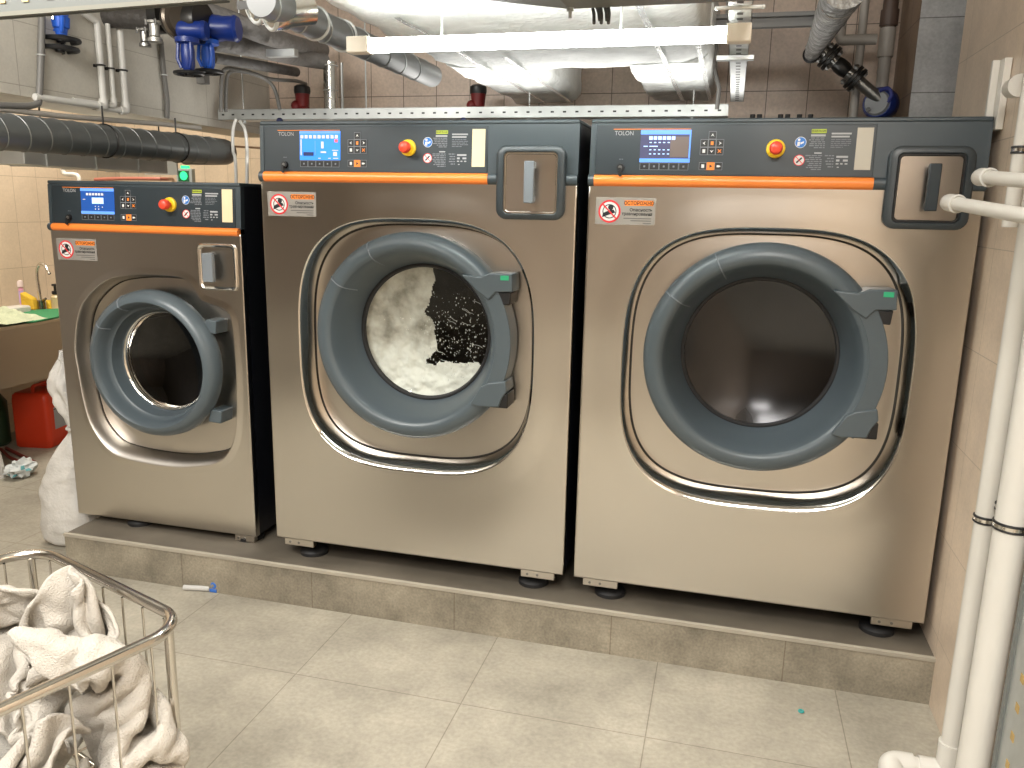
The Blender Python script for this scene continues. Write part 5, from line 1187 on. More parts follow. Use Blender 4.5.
# draped towels: grid size, then x, y and z of every corner in 2 mm steps, each as the change from the one before
TOWELS = []
TOWELS.append((17, [
90,17,22,22,23,22,21,18,18,12,8,13,10,8,-5,-13,-20,-22,-139,11,18,17,18,23,18,13,17,7,11,16,3,5,6,-16,-19,-20,-113,4,15,20,14,17,17,11,14,13,11,7,12,19,-17,-17,-20,-17,-97,11,9,15,15,13,
8,13,10,13,9,16,13,14,-13,-17,-22,-18,-95,18,21,10,14,12,16,-7,14,16,0,10,16,6,-3,-13,-24,-18,-76,15,21,11,20,15,5,0,5,11,21,-8,-4,17,-16,-13,-9,-20,-68,19,21,17,12,18,13,-5,-6,11,23,6,
-9,-7,-5,-25,-2,-19,-56,19,16,15,19,18,13,-1,-4,4,24,-2,-2,-21,-7,-14,-9,-15,-46,18,17,22,13,9,17,16,-3,8,3,-5,-2,-10,-19,-16,-18,-10,-34,18,23,7,16,17,18,20,16,6,-2,-17,-20,-15,-12,-12,-19,-8,
-22,8,18,23,7,17,12,21,-3,16,-12,-1,-14,-15,-21,-25,-14,14,-23,5,19,21,5,21,18,17,1,9,-5,0,-20,-25,-25,-17,-19,11,-17,12,17,21,15,6,23,18,13,4,-8,-13,-20,-25,-20,-12,-19,9,-23,24,15,19,21,13,
17,13,6,-11,-5,-16,-20,-20,-14,-18,1,0,-28,26,21,19,22,24,0,17,6,-14,-17,-19,-10,-14,-24,-12,-2,15,-29,17,19,21,22,15,10,11,1,0,-26,-23,-10,-12,-13,-20,2,15,-8,-4,18,23,19,12,19,18,-7,-20,-9,-20,
-23,-11,4,-22,-17,20,-9,3,14,25,22,22,23,-1,-7,-18,-18,-16,-19,-10,-1,-1,-24,-6,323,-11,-8,-10,-12,-3,5,13,16,19,22,15,18,20,20,14,2,-1,-118,5,-15,-11,-14,-2,9,16,13,20,22,10,18,23,21,0,5,-5,
-110,-5,2,-11,-13,3,1,12,18,16,10,23,17,15,11,16,-8,9,-107,-9,1,-7,-12,5,1,11,17,12,13,15,17,18,16,0,7,0,-97,-4,-8,-6,-12,-7,16,18,16,-2,17,19,13,6,15,15,4,-4,-79,-1,-9,-12,-12,-18,
13,21,22,13,-2,16,12,15,-3,14,5,9,-79,-7,3,-14,-13,-10,-4,18,21,22,-8,12,21,11,10,-7,16,-1,-69,5,-7,-14,-11,-7,0,14,9,26,-1,9,22,5,10,-15,22,-4,-51,-12,6,-11,-18,-1,0,1,16,19,24,-4,
19,4,6,-11,20,-12,-58,11,3,-23,-18,-14,4,11,19,23,24,16,7,2,-18,20,2,-19,-59,3,15,-9,-20,-9,6,1,25,13,19,16,8,-3,-4,3,20,-20,-72,6,5,11,-28,-2,-11,17,17,21,12,28,-4,-8,9,7,9,-23,
-84,16,5,5,-4,-23,11,0,18,21,18,19,13,3,-13,4,-1,-16,-76,2,3,8,5,-8,-18,18,14,19,9,15,7,12,20,-1,-13,-19,-80,3,1,5,4,3,-26,17,25,20,4,13,7,13,12,1,-11,-5,-91,6,-3,7,-2,9,
-22,22,19,21,-2,4,16,16,21,0,-8,-6,-106,-4,-1,4,15,-5,8,4,20,10,19,3,7,21,17,9,-9,3,-133,-10,-4,6,12,0,8,16,20,5,14,17,9,11,22,13,3,-16,197,9,4,8,-3,-9,-13,-5,-4,-7,-5,13,
12,10,11,16,12,4,-36,-18,1,2,1,-7,-12,-3,-9,6,9,-11,8,9,4,15,10,11,-8,-16,-19,1,6,-7,-7,-14,2,-3,10,-6,7,-1,13,4,9,11,13,-11,-15,0,-5,-12,-6,-13,10,-5,3,-9,0,0,12,11,7,16,
6,-14,2,-14,13,-7,-10,-5,-8,13,-11,-10,3,-3,8,0,7,15,12,-11,5,3,0,3,-19,-4,4,-1,-3,2,-11,5,-15,6,-7,11,45,-10,-10,1,19,-15,-19,6,10,0,-4,-15,0,8,-16,-6,7,-13,65,-14,-8,9,-3,-7,
-13,-8,21,7,-9,-13,-2,9,-12,-3,7,-19,56,-5,-11,-1,6,-8,-12,-10,12,14,-3,-8,3,4,-7,1,1,-18,52,-1,-5,-2,-3,-8,-15,-7,3,11,0,1,11,2,-6,8,-11,-8,31,0,1,-6,-4,-8,-2,-13,12,0,7,-1,
15,1,-3,-5,-8,-3,16,-4,13,-6,0,-14,-5,-2,2,12,2,-3,16,2,-6,-8,2,-7,-1,6,7,9,-18,4,-3,-12,-4,11,10,9,7,0,-3,-9,9,-6,-8,1,15,4,-9,-7,-7,-1,4,0,20,8,-10,5,0,0,1,14,
-32,5,-5,5,1,5,-4,-1,1,5,1,-3,22,-8,1,6,7,15,-57,18,-3,6,-12,19,-2,-4,-5,15,-5,-11,13,7,1,10,3,19,-74,20,12,-9,7,5,6,-7,4,-2,7,-4,-7,9,14,3,8,11,-81,21,18,1,-9,4,
6,15,-1,3,1,2,-3,0,5,17,4,1,
]))
TOWELS.append((17, [
141,-19,-17,-12,8,4,-2,-10,-5,-14,-9,-13,-3,-6,-19,-14,-3,-3,153,-20,-17,-14,1,-16,0,-4,-8,4,-15,-4,-2,-18,-15,-14,-7,3,149,-20,-12,-17,-11,-8,-15,1,2,-11,6,-2,-1,-22,-14,-15,2,0,124,0,-18,-16,-18,-16,
-10,-4,2,-2,-7,7,-11,-18,-3,3,-8,0,104,2,0,-19,-9,-18,-17,-11,-3,-6,-8,6,-8,-16,-8,6,11,-10,93,10,-2,-3,-23,-14,-9,-12,-5,-14,-18,6,3,-11,-15,-3,18,-7,93,11,5,1,-22,-12,-5,-12,-8,-19,-22,-8,
5,-9,2,-16,9,13,78,7,12,-1,-3,-10,-21,3,-9,-19,-19,-10,-16,5,-16,-4,9,12,69,6,23,17,-5,-18,-11,-5,-7,-10,-22,-12,-16,-8,-7,-3,4,15,57,21,3,8,12,-9,-7,-15,-7,-10,-14,-16,-22,-22,5,-4,8,17,
60,16,7,13,-1,-1,-14,-5,-13,-15,-4,-23,-17,-17,-2,-2,11,14,71,6,0,9,18,-7,-14,-8,-13,-8,-12,-19,-19,-9,-8,1,11,11,82,1,-2,-4,13,-4,-10,-14,0,-18,-17,-10,-24,-21,13,12,12,9,80,-8,-6,9,-4,4,
-10,-15,-9,-9,-21,-23,-11,-16,-6,23,22,11,81,-9,-5,-2,12,-10,-16,-8,-3,-11,-23,-21,-26,-7,0,14,26,16,83,-6,-9,0,-4,0,-14,-11,-17,-6,-12,-18,-22,1,0,12,19,16,83,-5,-7,-5,-18,3,0,-15,-21,-22,-17,-15,
2,-7,8,12,12,15,85,-4,0,-14,-12,-13,-9,-5,-15,-23,-15,-9,7,-4,2,17,11,-9,331,-12,-16,-19,-23,-21,-7,-14,-6,-17,-21,-12,-3,7,-8,-17,-17,-22,219,-7,-14,-13,-23,-19,-23,3,-18,-13,-17,-11,-11,-1,-3,-16,-22,-7,
208,-14,-7,-7,-18,-20,-18,-4,-8,-22,-22,-12,-15,-8,4,-14,-19,-9,212,-19,-11,2,-12,-16,-16,-19,-13,-10,-19,-24,-8,-11,-11,0,-19,-19,229,-25,-21,-7,-6,2,-15,-16,-14,-19,-7,-13,-6,-9,-17,-19,-13,-18,221,-18,-22,-27,-7,-1,
-4,-2,-19,-6,-16,-8,-21,-8,-14,-18,-1,-23,209,-12,-23,-25,-3,-11,8,-17,-15,-14,-3,-19,-10,-11,-22,-18,3,-10,201,-21,-10,-22,-23,-1,-6,-3,-16,-9,-11,-23,-8,-11,-16,-25,-2,11,197,-22,-11,-18,-22,-11,-11,-4,-17,-11,-11,-13,
-7,-15,-19,-20,-14,11,208,-6,-22,-23,-16,-13,-9,-8,-16,-10,-17,-14,-3,-9,-23,-23,-19,17,219,-10,-19,-21,-21,-19,-13,-10,-11,-17,-14,-13,0,-10,-18,-24,-13,5,224,-12,-20,-15,-14,-23,-11,-18,-10,-15,-22,-13,-4,4,-15,-22,-18,-5,
228,-19,-10,-21,-16,-16,-15,-14,-14,-14,-9,-17,-3,-4,-11,-9,-19,-19,230,-16,-22,-11,-26,-14,-15,-15,-14,-12,-4,-8,-19,-9,-10,-5,3,-22,217,-15,-21,-22,-18,-18,-16,-19,-8,-13,-12,3,-7,-21,-14,-3,0,-2,193,-15,-19,-18,-19,-18,
-20,-18,-7,-15,-9,-3,-3,-7,-11,-17,-9,7,185,-13,-20,-16,-13,-19,-26,-18,-7,1,-8,-10,-14,-14,-9,10,3,1,154,-1,-20,-11,-20,-17,-17,-20,-18,-1,-4,-7,-16,-15,-1,7,12,4,252,11,-3,10,1,-11,-23,-16,-25,-1,-12,13,
20,21,13,6,-16,5,12,10,5,-10,-10,0,-16,-16,-15,-19,5,16,14,13,5,11,3,-23,21,6,10,-11,-12,-5,0,-21,-26,-8,-3,17,21,10,7,7,10,-21,10,14,10,-19,-8,-5,-11,-14,-10,-22,0,6,16,11,19,20,-10,1,
10,4,3,-11,-20,-13,-13,-12,-1,11,-18,-3,23,15,14,1,-1,-6,32,-13,0,4,-10,-18,-24,-12,-6,10,0,-13,15,18,13,14,-15,-8,44,-19,-2,6,-16,-10,-26,-6,-10,3,-1,-2,11,18,13,8,-6,-13,39,-9,-5,-2,3,-21,
-12,-21,0,-11,1,-2,13,19,3,6,3,-13,26,-3,0,-3,1,-11,-6,-6,-13,-14,-1,13,-2,8,6,9,9,-12,11,8,-9,6,-10,6,-18,-15,22,-23,-2,0,0,2,8,2,14,6,-9,10,-5,1,-10,10,-3,-23,8,1,-18,2,
10,-10,5,5,9,12,-19,6,-1,1,11,-5,-3,7,-13,-10,8,1,1,-4,-12,-2,7,20,-24,11,-5,-8,13,-3,-10,7,19,-1,2,8,0,-6,-12,-15,-3,11,-10,18,3,-21,0,18,-15,2,12,18,2,0,3,-11,-19,-3,-3,2,
1,13,-6,-3,-12,7,10,-16,17,20,2,12,-4,-4,-21,-7,-5,-11,2,13,-8,20,-11,-15,0,9,-3,17,17,17,7,-16,-21,-5,-5,-17,6,7,-5,9,15,-15,-6,-7,7,-4,18,13,17,7,-18,-7,-18,-14,6,-10,12,16,-7,1,
-14,11,-2,-4,1,19,13,17,-10,-12,-12,-23,
]))
TOWELS.append((17, [
263,21,14,2,-7,12,1,-2,-2,-8,-3,-1,-15,-10,-19,-15,0,13,27,12,9,12,-1,-4,-1,-2,3,6,-8,4,-12,-18,-13,-16,-8,7,34,-8,16,14,9,0,-18,18,-5,-10,15,-18,-11,-5,-9,-14,-5,-6,30,-10,17,17,4,12,
-12,-3,1,6,5,-7,-13,-9,-22,-11,-5,-8,24,8,11,12,6,7,8,-1,0,-12,2,9,-11,-12,-23,-20,-3,-7,24,0,11,17,6,7,2,4,4,-4,-1,-6,-1,-17,-20,-10,-14,-10,48,-4,1,5,12,-2,10,-9,3,5,-7,-10,
4,-12,-17,-13,-8,-3,53,-2,4,4,5,-17,5,-2,-2,4,-5,5,-14,-6,-16,-16,-5,-2,74,-10,5,-3,-8,-7,9,-11,-13,11,4,0,-11,-10,-18,-11,-8,-3,85,12,-15,-12,0,-4,5,-7,-1,-4,-15,-8,-11,5,-21,-15,-12,16,
85,13,-6,-3,0,-3,-2,-4,-12,0,-15,-17,-13,-8,5,-20,-16,14,78,12,1,-3,4,-5,-1,-12,-2,-9,-13,-11,-17,-16,0,1,-23,9,72,15,-6,3,-1,11,-1,-10,2,-14,-22,0,-16,-16,-3,6,-16,-12,80,-5,-4,0,5,4,
7,4,-5,-8,-18,-16,7,-13,2,-6,-17,-5,60,-10,-5,1,16,12,-1,-4,0,-8,0,-17,-6,-11,10,-6,-22,-6,58,-16,-14,4,14,17,0,-11,2,-1,1,-8,-5,-11,-1,-5,-10,-18,52,-18,0,12,10,1,1,-4,-7,10,-9,14,
-8,-9,-8,-18,0,-6,44,-23,-2,6,1,9,-5,4,0,10,2,5,-5,-16,-15,-19,-10,-5,22,-5,0,10,18,14,21,22,22,22,19,14,19,10,-5,-22,-22,-3,-112,-11,-11,18,13,22,19,16,23,18,19,21,22,10,-13,-19,-14,-16,
-107,-23,4,6,21,20,18,19,20,19,19,11,23,20,-10,-17,-15,-16,-117,-18,-10,16,25,18,18,23,15,17,24,14,18,20,-4,-17,-14,-23,-128,0,-8,8,23,21,16,20,21,18,22,18,12,15,-5,-10,-21,-21,-148,14,16,2,19,21,
15,19,21,24,21,18,16,8,-11,-20,-13,-9,-162,11,18,17,16,9,23,20,23,13,26,8,25,9,-4,-22,-16,-22,-161,11,21,17,26,11,11,25,15,25,18,22,14,5,-10,-5,-22,-21,-164,14,20,20,16,19,16,15,21,19,21,21,
19,-3,0,-16,-7,-21,-163,15,18,20,18,18,16,20,18,18,7,20,8,-12,3,-6,-8,-4,-168,20,15,22,17,27,8,22,15,20,12,-8,4,1,-10,0,1,-14,-141,8,22,13,23,19,22,14,19,16,10,-12,-4,4,-7,1,-6,-12,
-135,18,14,21,19,19,23,16,21,17,0,-15,-11,3,-3,-3,-2,-12,-126,16,22,14,17,20,23,22,11,12,-1,-14,-20,3,5,0,-9,9,-130,11,26,16,14,15,24,25,18,2,-5,-13,-20,-6,4,-1,3,11,-113,5,16,24,21,8,
18,22,21,2,-11,-14,-11,-18,3,11,2,5,-102,1,19,21,20,20,13,13,23,-2,-11,-14,-13,-16,-2,8,10,16,-96,5,13,25,24,4,13,9,8,16,-19,-19,-17,-12,-1,10,18,9,275,-10,-12,-21,-16,-12,-12,-9,-11,-10,9,1,
1,-2,-6,-2,2,19,92,-5,-16,-8,-21,-10,-12,-3,-8,-12,-3,-9,-2,7,5,-8,8,13,73,2,-16,-8,-2,-19,-4,-5,-14,-9,-3,-2,-6,11,2,-13,13,16,53,-4,-17,-4,-2,3,-10,-10,-2,-13,-7,-9,4,10,-3,-12,15,2,
68,-21,-12,-4,-4,3,6,-10,-10,-7,-8,-14,-13,4,-3,5,2,5,63,-17,-3,0,16,0,-4,3,-9,-4,-10,-14,-19,-15,-9,-3,13,8,53,-9,-17,18,8,19,1,-6,-2,-17,3,-20,-6,-17,-15,-4,-12,11,59,-4,-13,13,4,16,
15,-1,-17,-3,-7,-9,-14,-7,-15,-14,-3,-8,58,-16,0,7,8,13,9,-1,3,9,-8,-10,-9,-19,-14,-9,-14,-8,41,-3,-5,4,1,2,13,4,4,11,14,5,-19,-18,-10,-12,-18,-1,16,-9,7,3,-2,-1,1,13,6,10,14,8,
-5,-18,-15,-7,-15,-16,26,-16,1,2,-2,1,3,13,5,12,9,15,6,-17,-23,-18,9,-22,14,4,-8,-8,9,-13,4,13,5,7,13,19,10,-16,-23,-20,6,-9,30,-15,-3,-2,-12,-12,-3,5,17,16,16,9,10,-14,-22,-17,9,9,
-3,13,2,-7,-8,-19,-5,2,2,25,23,-5,1,-2,-21,-28,19,19,-19,10,5,-8,3,-12,-8,-8,8,21,13,17,-21,8,-24,-10,14,19,-42,14,6,-11,-4,13,-18,-11,9,22,16,14,-9,-4,-17,-13,24,16,-54,0,4,-6,2,1,
11,-5,-2,14,8,10,15,-13,-13,0,10,19,
]))
TOWELS.append((17, [
68,6,5,1,10,19,-3,-4,-19,-5,23,23,10,3,7,-16,-19,-12,-24,-18,9,7,12,7,2,25,-23,-15,18,21,9,6,13,-25,-12,-21,-19,-20,8,6,24,14,-1,9,-13,-10,17,6,10,10,6,-19,-14,-19,-23,-8,-7,17,16,17,
21,-6,-7,-2,1,4,1,11,19,-22,-21,-19,-4,-21,-9,16,13,19,10,-3,12,11,7,5,1,-10,12,-15,-21,-21,-3,-23,-1,10,17,15,8,0,20,5,10,10,2,-10,0,-19,-22,-3,-21,-25,5,13,21,18,3,6,4,16,7,4,
15,-7,-5,-23,-22,-4,-39,-5,-8,16,21,11,20,14,1,-2,17,18,7,-7,-18,-10,-17,-11,-36,-13,-17,17,24,22,10,20,-5,9,12,20,21,-12,-20,-4,-20,-19,-35,-17,-12,5,22,20,14,5,22,4,8,16,17,-6,-9,-14,-14,-22,
-33,-12,-17,5,15,22,18,10,13,9,4,19,23,-13,-13,-6,-16,-18,-40,-13,-11,8,7,14,13,16,20,3,18,15,9,4,-14,-6,-21,-10,-46,-9,-11,10,6,10,6,19,11,25,13,10,14,2,-13,-11,-16,-13,-47,-7,-9,-1,0,7,
23,9,24,10,20,15,13,5,-15,-14,-14,-20,-35,-12,-7,-7,-4,24,9,19,11,19,22,14,12,9,-14,-15,-16,-21,-36,-3,-9,-5,-6,3,21,11,20,18,20,15,15,5,-7,-13,-20,-17,-35,-9,-8,-3,7,-1,7,19,18,16,16,16,
14,2,-12,-16,4,-15,-46,-5,-10,-4,8,0,6,14,16,20,8,12,18,10,-9,-12,-11,-16,418,14,-19,16,-3,-14,-13,-1,-10,-2,10,-1,13,22,13,3,-10,11,-40,17,-3,-8,2,-5,-24,-1,-8,-12,11,12,19,15,4,10,9,-9,
-36,13,22,-14,1,-12,-21,-16,-2,-17,12,25,20,16,8,-14,12,12,-52,18,18,-2,-17,-10,-7,-22,-9,-11,19,23,21,19,11,-8,-8,14,-46,4,20,-1,-17,-2,-15,-24,-13,13,7,22,18,12,16,2,6,-8,-48,6,12,20,-16,-17,
-19,-13,-8,11,13,15,25,1,20,2,5,-13,-50,3,16,9,1,-10,-22,-22,7,11,5,18,16,6,17,5,-12,-8,-24,-18,14,13,3,-19,-5,-18,7,12,5,-5,21,15,-4,7,-6,-1,-15,-16,-3,11,-3,2,-20,10,13,7,-3,-2,
-6,19,-3,16,-5,-4,-22,-15,0,11,-6,-2,4,9,7,-6,-4,8,-8,16,1,5,21,-10,-37,-11,-7,11,15,-6,3,11,8,-17,-8,7,-6,12,1,18,16,-12,-45,-17,-5,15,18,12,4,4,7,-17,-9,-14,17,7,-3,13,5,5,
-44,-18,-14,14,20,6,23,6,-16,-4,-14,-11,1,11,4,8,11,17,-49,-19,-17,16,21,18,6,7,-1,-24,-8,-16,10,17,7,5,18,-3,-42,-20,-13,14,22,10,10,6,-4,-9,-8,-16,2,18,7,18,3,3,-43,-17,-4,3,15,22,
3,13,-8,-8,-8,-19,-5,20,20,19,-2,14,-71,15,-6,4,-3,20,19,9,-4,-9,-16,-16,-14,24,16,11,22,17,-88,17,-5,-9,8,15,15,2,14,-5,-23,-13,-6,13,15,14,20,9,163,11,10,14,1,-1,-5,-10,1,-21,-1,0,
15,13,-14,-12,-2,9,4,1,15,15,-4,-13,5,-3,-13,-12,-5,10,-4,15,-17,-4,15,-12,19,4,9,20,-2,-13,5,-6,-15,-9,-7,4,3,8,-13,-4,14,-9,19,6,11,16,-7,-9,-2,4,-17,-12,-4,1,4,10,-7,-2,4,5,
20,7,8,4,0,-4,-3,0,-10,-17,-18,-3,14,12,5,1,2,6,6,6,6,13,-10,7,-8,7,-14,-22,-16,-6,-3,20,14,8,8,-9,13,-7,13,8,-2,-6,6,4,-20,-16,-17,-4,-1,13,15,13,-2,-1,5,9,6,6,2,-3,
-4,-3,-17,-19,-7,-12,6,15,13,4,8,7,6,7,4,4,-2,4,-1,-9,-18,-21,-3,-1,-6,12,9,11,11,13,-17,9,17,6,-7,6,-8,-16,-9,-22,4,0,-8,11,10,11,9,6,-20,18,13,7,-5,5,-3,-15,-18,-12,2,1,
-11,13,3,13,11,9,-31,7,20,7,7,2,-6,-11,-7,-10,-9,-6,5,15,3,11,9,12,-40,7,10,12,5,12,1,-11,-14,0,-11,-6,-6,12,13,6,10,11,-56,13,18,14,7,15,-6,-16,-9,-3,-10,-5,-3,1,16,12,3,17,
-61,6,25,20,5,3,5,-16,-2,-8,-10,-2,-7,5,17,-5,21,8,-62,11,17,21,16,12,-6,-12,-6,-8,-7,-3,-2,4,10,5,9,7,-64,9,15,21,22,10,10,-13,-8,-8,0,-2,0,-1,9,11,-6,-2,-64,13,14,15,17,15,
10,-8,-1,-4,-1,1,-3,-6,13,10,-5,-7,
]))
TOWELS.append((17, [
73,1,-11,-6,-8,-18,-6,8,-7,-5,12,-17,7,-5,15,13,21,5,9,-1,-5,-13,-8,-16,-16,3,10,-18,10,-4,-9,5,7,24,16,8,10,-3,0,-16,-8,-2,-17,-22,5,14,-1,-11,-6,0,10,19,18,10,15,10,-14,-7,-3,-10,
-15,-21,-15,5,17,-1,-13,-7,12,17,22,22,1,0,3,-7,-2,-5,-21,-20,-13,3,7,12,-15,-9,6,20,26,14,-5,1,-3,18,-10,-6,-16,-19,-23,-4,11,1,-4,-4,1,22,15,20,20,-16,-12,17,8,-5,-14,-24,-25,3,4,-1,
-1,-2,-9,24,21,6,31,-11,-6,-4,12,5,-20,-20,-23,3,9,7,-4,2,-12,1,16,18,26,0,-6,-4,8,-2,-21,-17,-23,-7,14,18,5,-10,-6,-6,10,19,21,0,7,2,1,-18,-15,-22,-8,-4,7,5,3,10,-22,0,9,12,
33,8,6,1,-13,-21,-15,-3,-12,-1,13,-15,-1,0,-6,-8,4,11,64,-2,5,-1,-18,-17,-16,-14,7,8,-14,-17,-3,-6,2,-7,1,14,88,0,5,-8,-15,-16,-15,-16,-2,12,-14,-23,-7,-8,3,4,14,-9,109,-2,-1,-7,-18,-14,
-15,-12,-6,10,-20,-6,-10,-4,-2,3,-5,1,111,-2,2,-15,-9,-7,-18,-13,-12,-6,14,-3,-11,-13,-1,5,-3,-3,109,-10,-14,-8,-1,-5,-14,-7,-18,-1,-18,-6,-6,5,7,6,-2,-17,120,-8,-15,-13,-9,-10,-16,-5,-8,3,-20,-23,
1,14,11,6,-3,-17,121,-17,-12,-7,-11,-7,-19,-18,11,-11,-16,-24,13,8,13,-15,-4,-14,72,14,19,12,13,7,16,20,20,15,17,4,1,-11,0,13,9,17,-179,14,20,4,18,11,11,19,13,16,22,12,0,-9,-3,5,18,10,
-182,17,19,4,20,17,15,6,15,19,25,15,7,-9,0,9,6,4,-173,7,-1,20,20,19,16,3,19,24,14,15,15,4,2,8,3,0,-174,4,-1,8,25,21,7,10,20,16,17,22,19,5,1,-3,4,11,-178,3,1,5,22,23,
8,12,7,19,17,21,21,13,5,0,4,6,-186,14,5,5,11,23,22,3,-5,20,16,23,23,22,16,0,6,9,-225,17,21,20,11,9,10,6,10,10,17,22,25,18,18,21,0,13,-258,22,20,18,19,14,-4,8,13,18,15,20,
25,22,17,18,10,7,-266,23,20,23,5,13,9,-3,24,18,21,21,17,28,7,18,21,6,-273,20,12,19,10,12,9,16,16,22,16,18,13,26,26,19,13,-2,-273,5,18,18,12,15,16,19,19,18,14,14,19,21,22,18,11,3,
-266,15,4,17,21,17,16,17,25,13,18,15,19,13,18,18,13,-3,-261,24,11,18,13,20,16,15,19,20,11,16,14,20,7,20,7,1,-240,17,19,6,21,23,13,14,11,19,11,19,17,18,4,22,3,-11,-212,20,17,11,11,7,
17,21,14,14,8,11,11,21,21,10,11,6,-218,18,6,16,21,8,-8,24,23,22,6,0,24,10,6,19,21,15,-233,9,13,24,7,13,7,14,19,18,19,3,10,17,2,17,23,17,248,19,6,-8,-2,-4,12,-11,-5,-4,-9,-10,
-23,-19,-14,-1,-7,-2,80,12,10,-17,0,-2,11,3,-19,-5,-5,-6,-23,-18,-19,-3,9,4,85,-12,1,-9,-6,14,-2,-3,-8,-7,-7,-7,-12,-20,-15,-6,9,21,83,-18,-17,-9,2,1,-4,-11,2,-7,-13,-7,-4,-15,-15,12,6,1,
104,-23,-21,-19,5,4,-15,0,7,-13,-19,-1,6,-19,-7,-9,4,18,102,-23,-20,-18,-4,-4,-11,10,-6,-12,-11,0,1,-11,-15,10,1,16,88,-11,-19,-15,-23,-6,1,0,1,-10,-13,-6,4,0,-11,-7,8,23,67,-11,-6,-12,-14,0,
1,-7,1,-9,-7,-6,1,-14,-6,-1,16,9,53,-9,-6,-10,4,6,-13,1,-4,-1,-9,-7,-4,-9,-9,7,9,11,34,-9,-9,-10,21,4,-7,-7,4,-4,-5,-13,-4,-4,-10,10,3,14,5,3,-12,13,18,1,-5,-3,0,-6,-11,-1,
-18,-5,3,-14,18,20,-11,10,14,12,5,4,6,-9,-12,-11,4,-12,-10,-12,-11,8,14,19,-5,-4,26,14,4,-3,-8,-4,-1,-5,-4,-3,-13,-16,-12,13,3,24,-9,-2,14,12,4,1,-7,10,-6,1,-6,-14,-15,-11,-8,-2,19,22,
-33,7,10,8,7,7,7,-6,17,5,-14,-15,-19,-7,-8,0,15,20,-46,1,11,19,21,18,-8,6,-3,22,-12,-17,-12,-14,-3,-6,9,15,-55,13,18,11,9,20,11,1,5,-3,-1,-11,-8,-19,-19,18,12,-11,-35,10,18,3,19,18,
12,1,-8,-11,2,10,-19,-14,-16,10,3,9,
]))
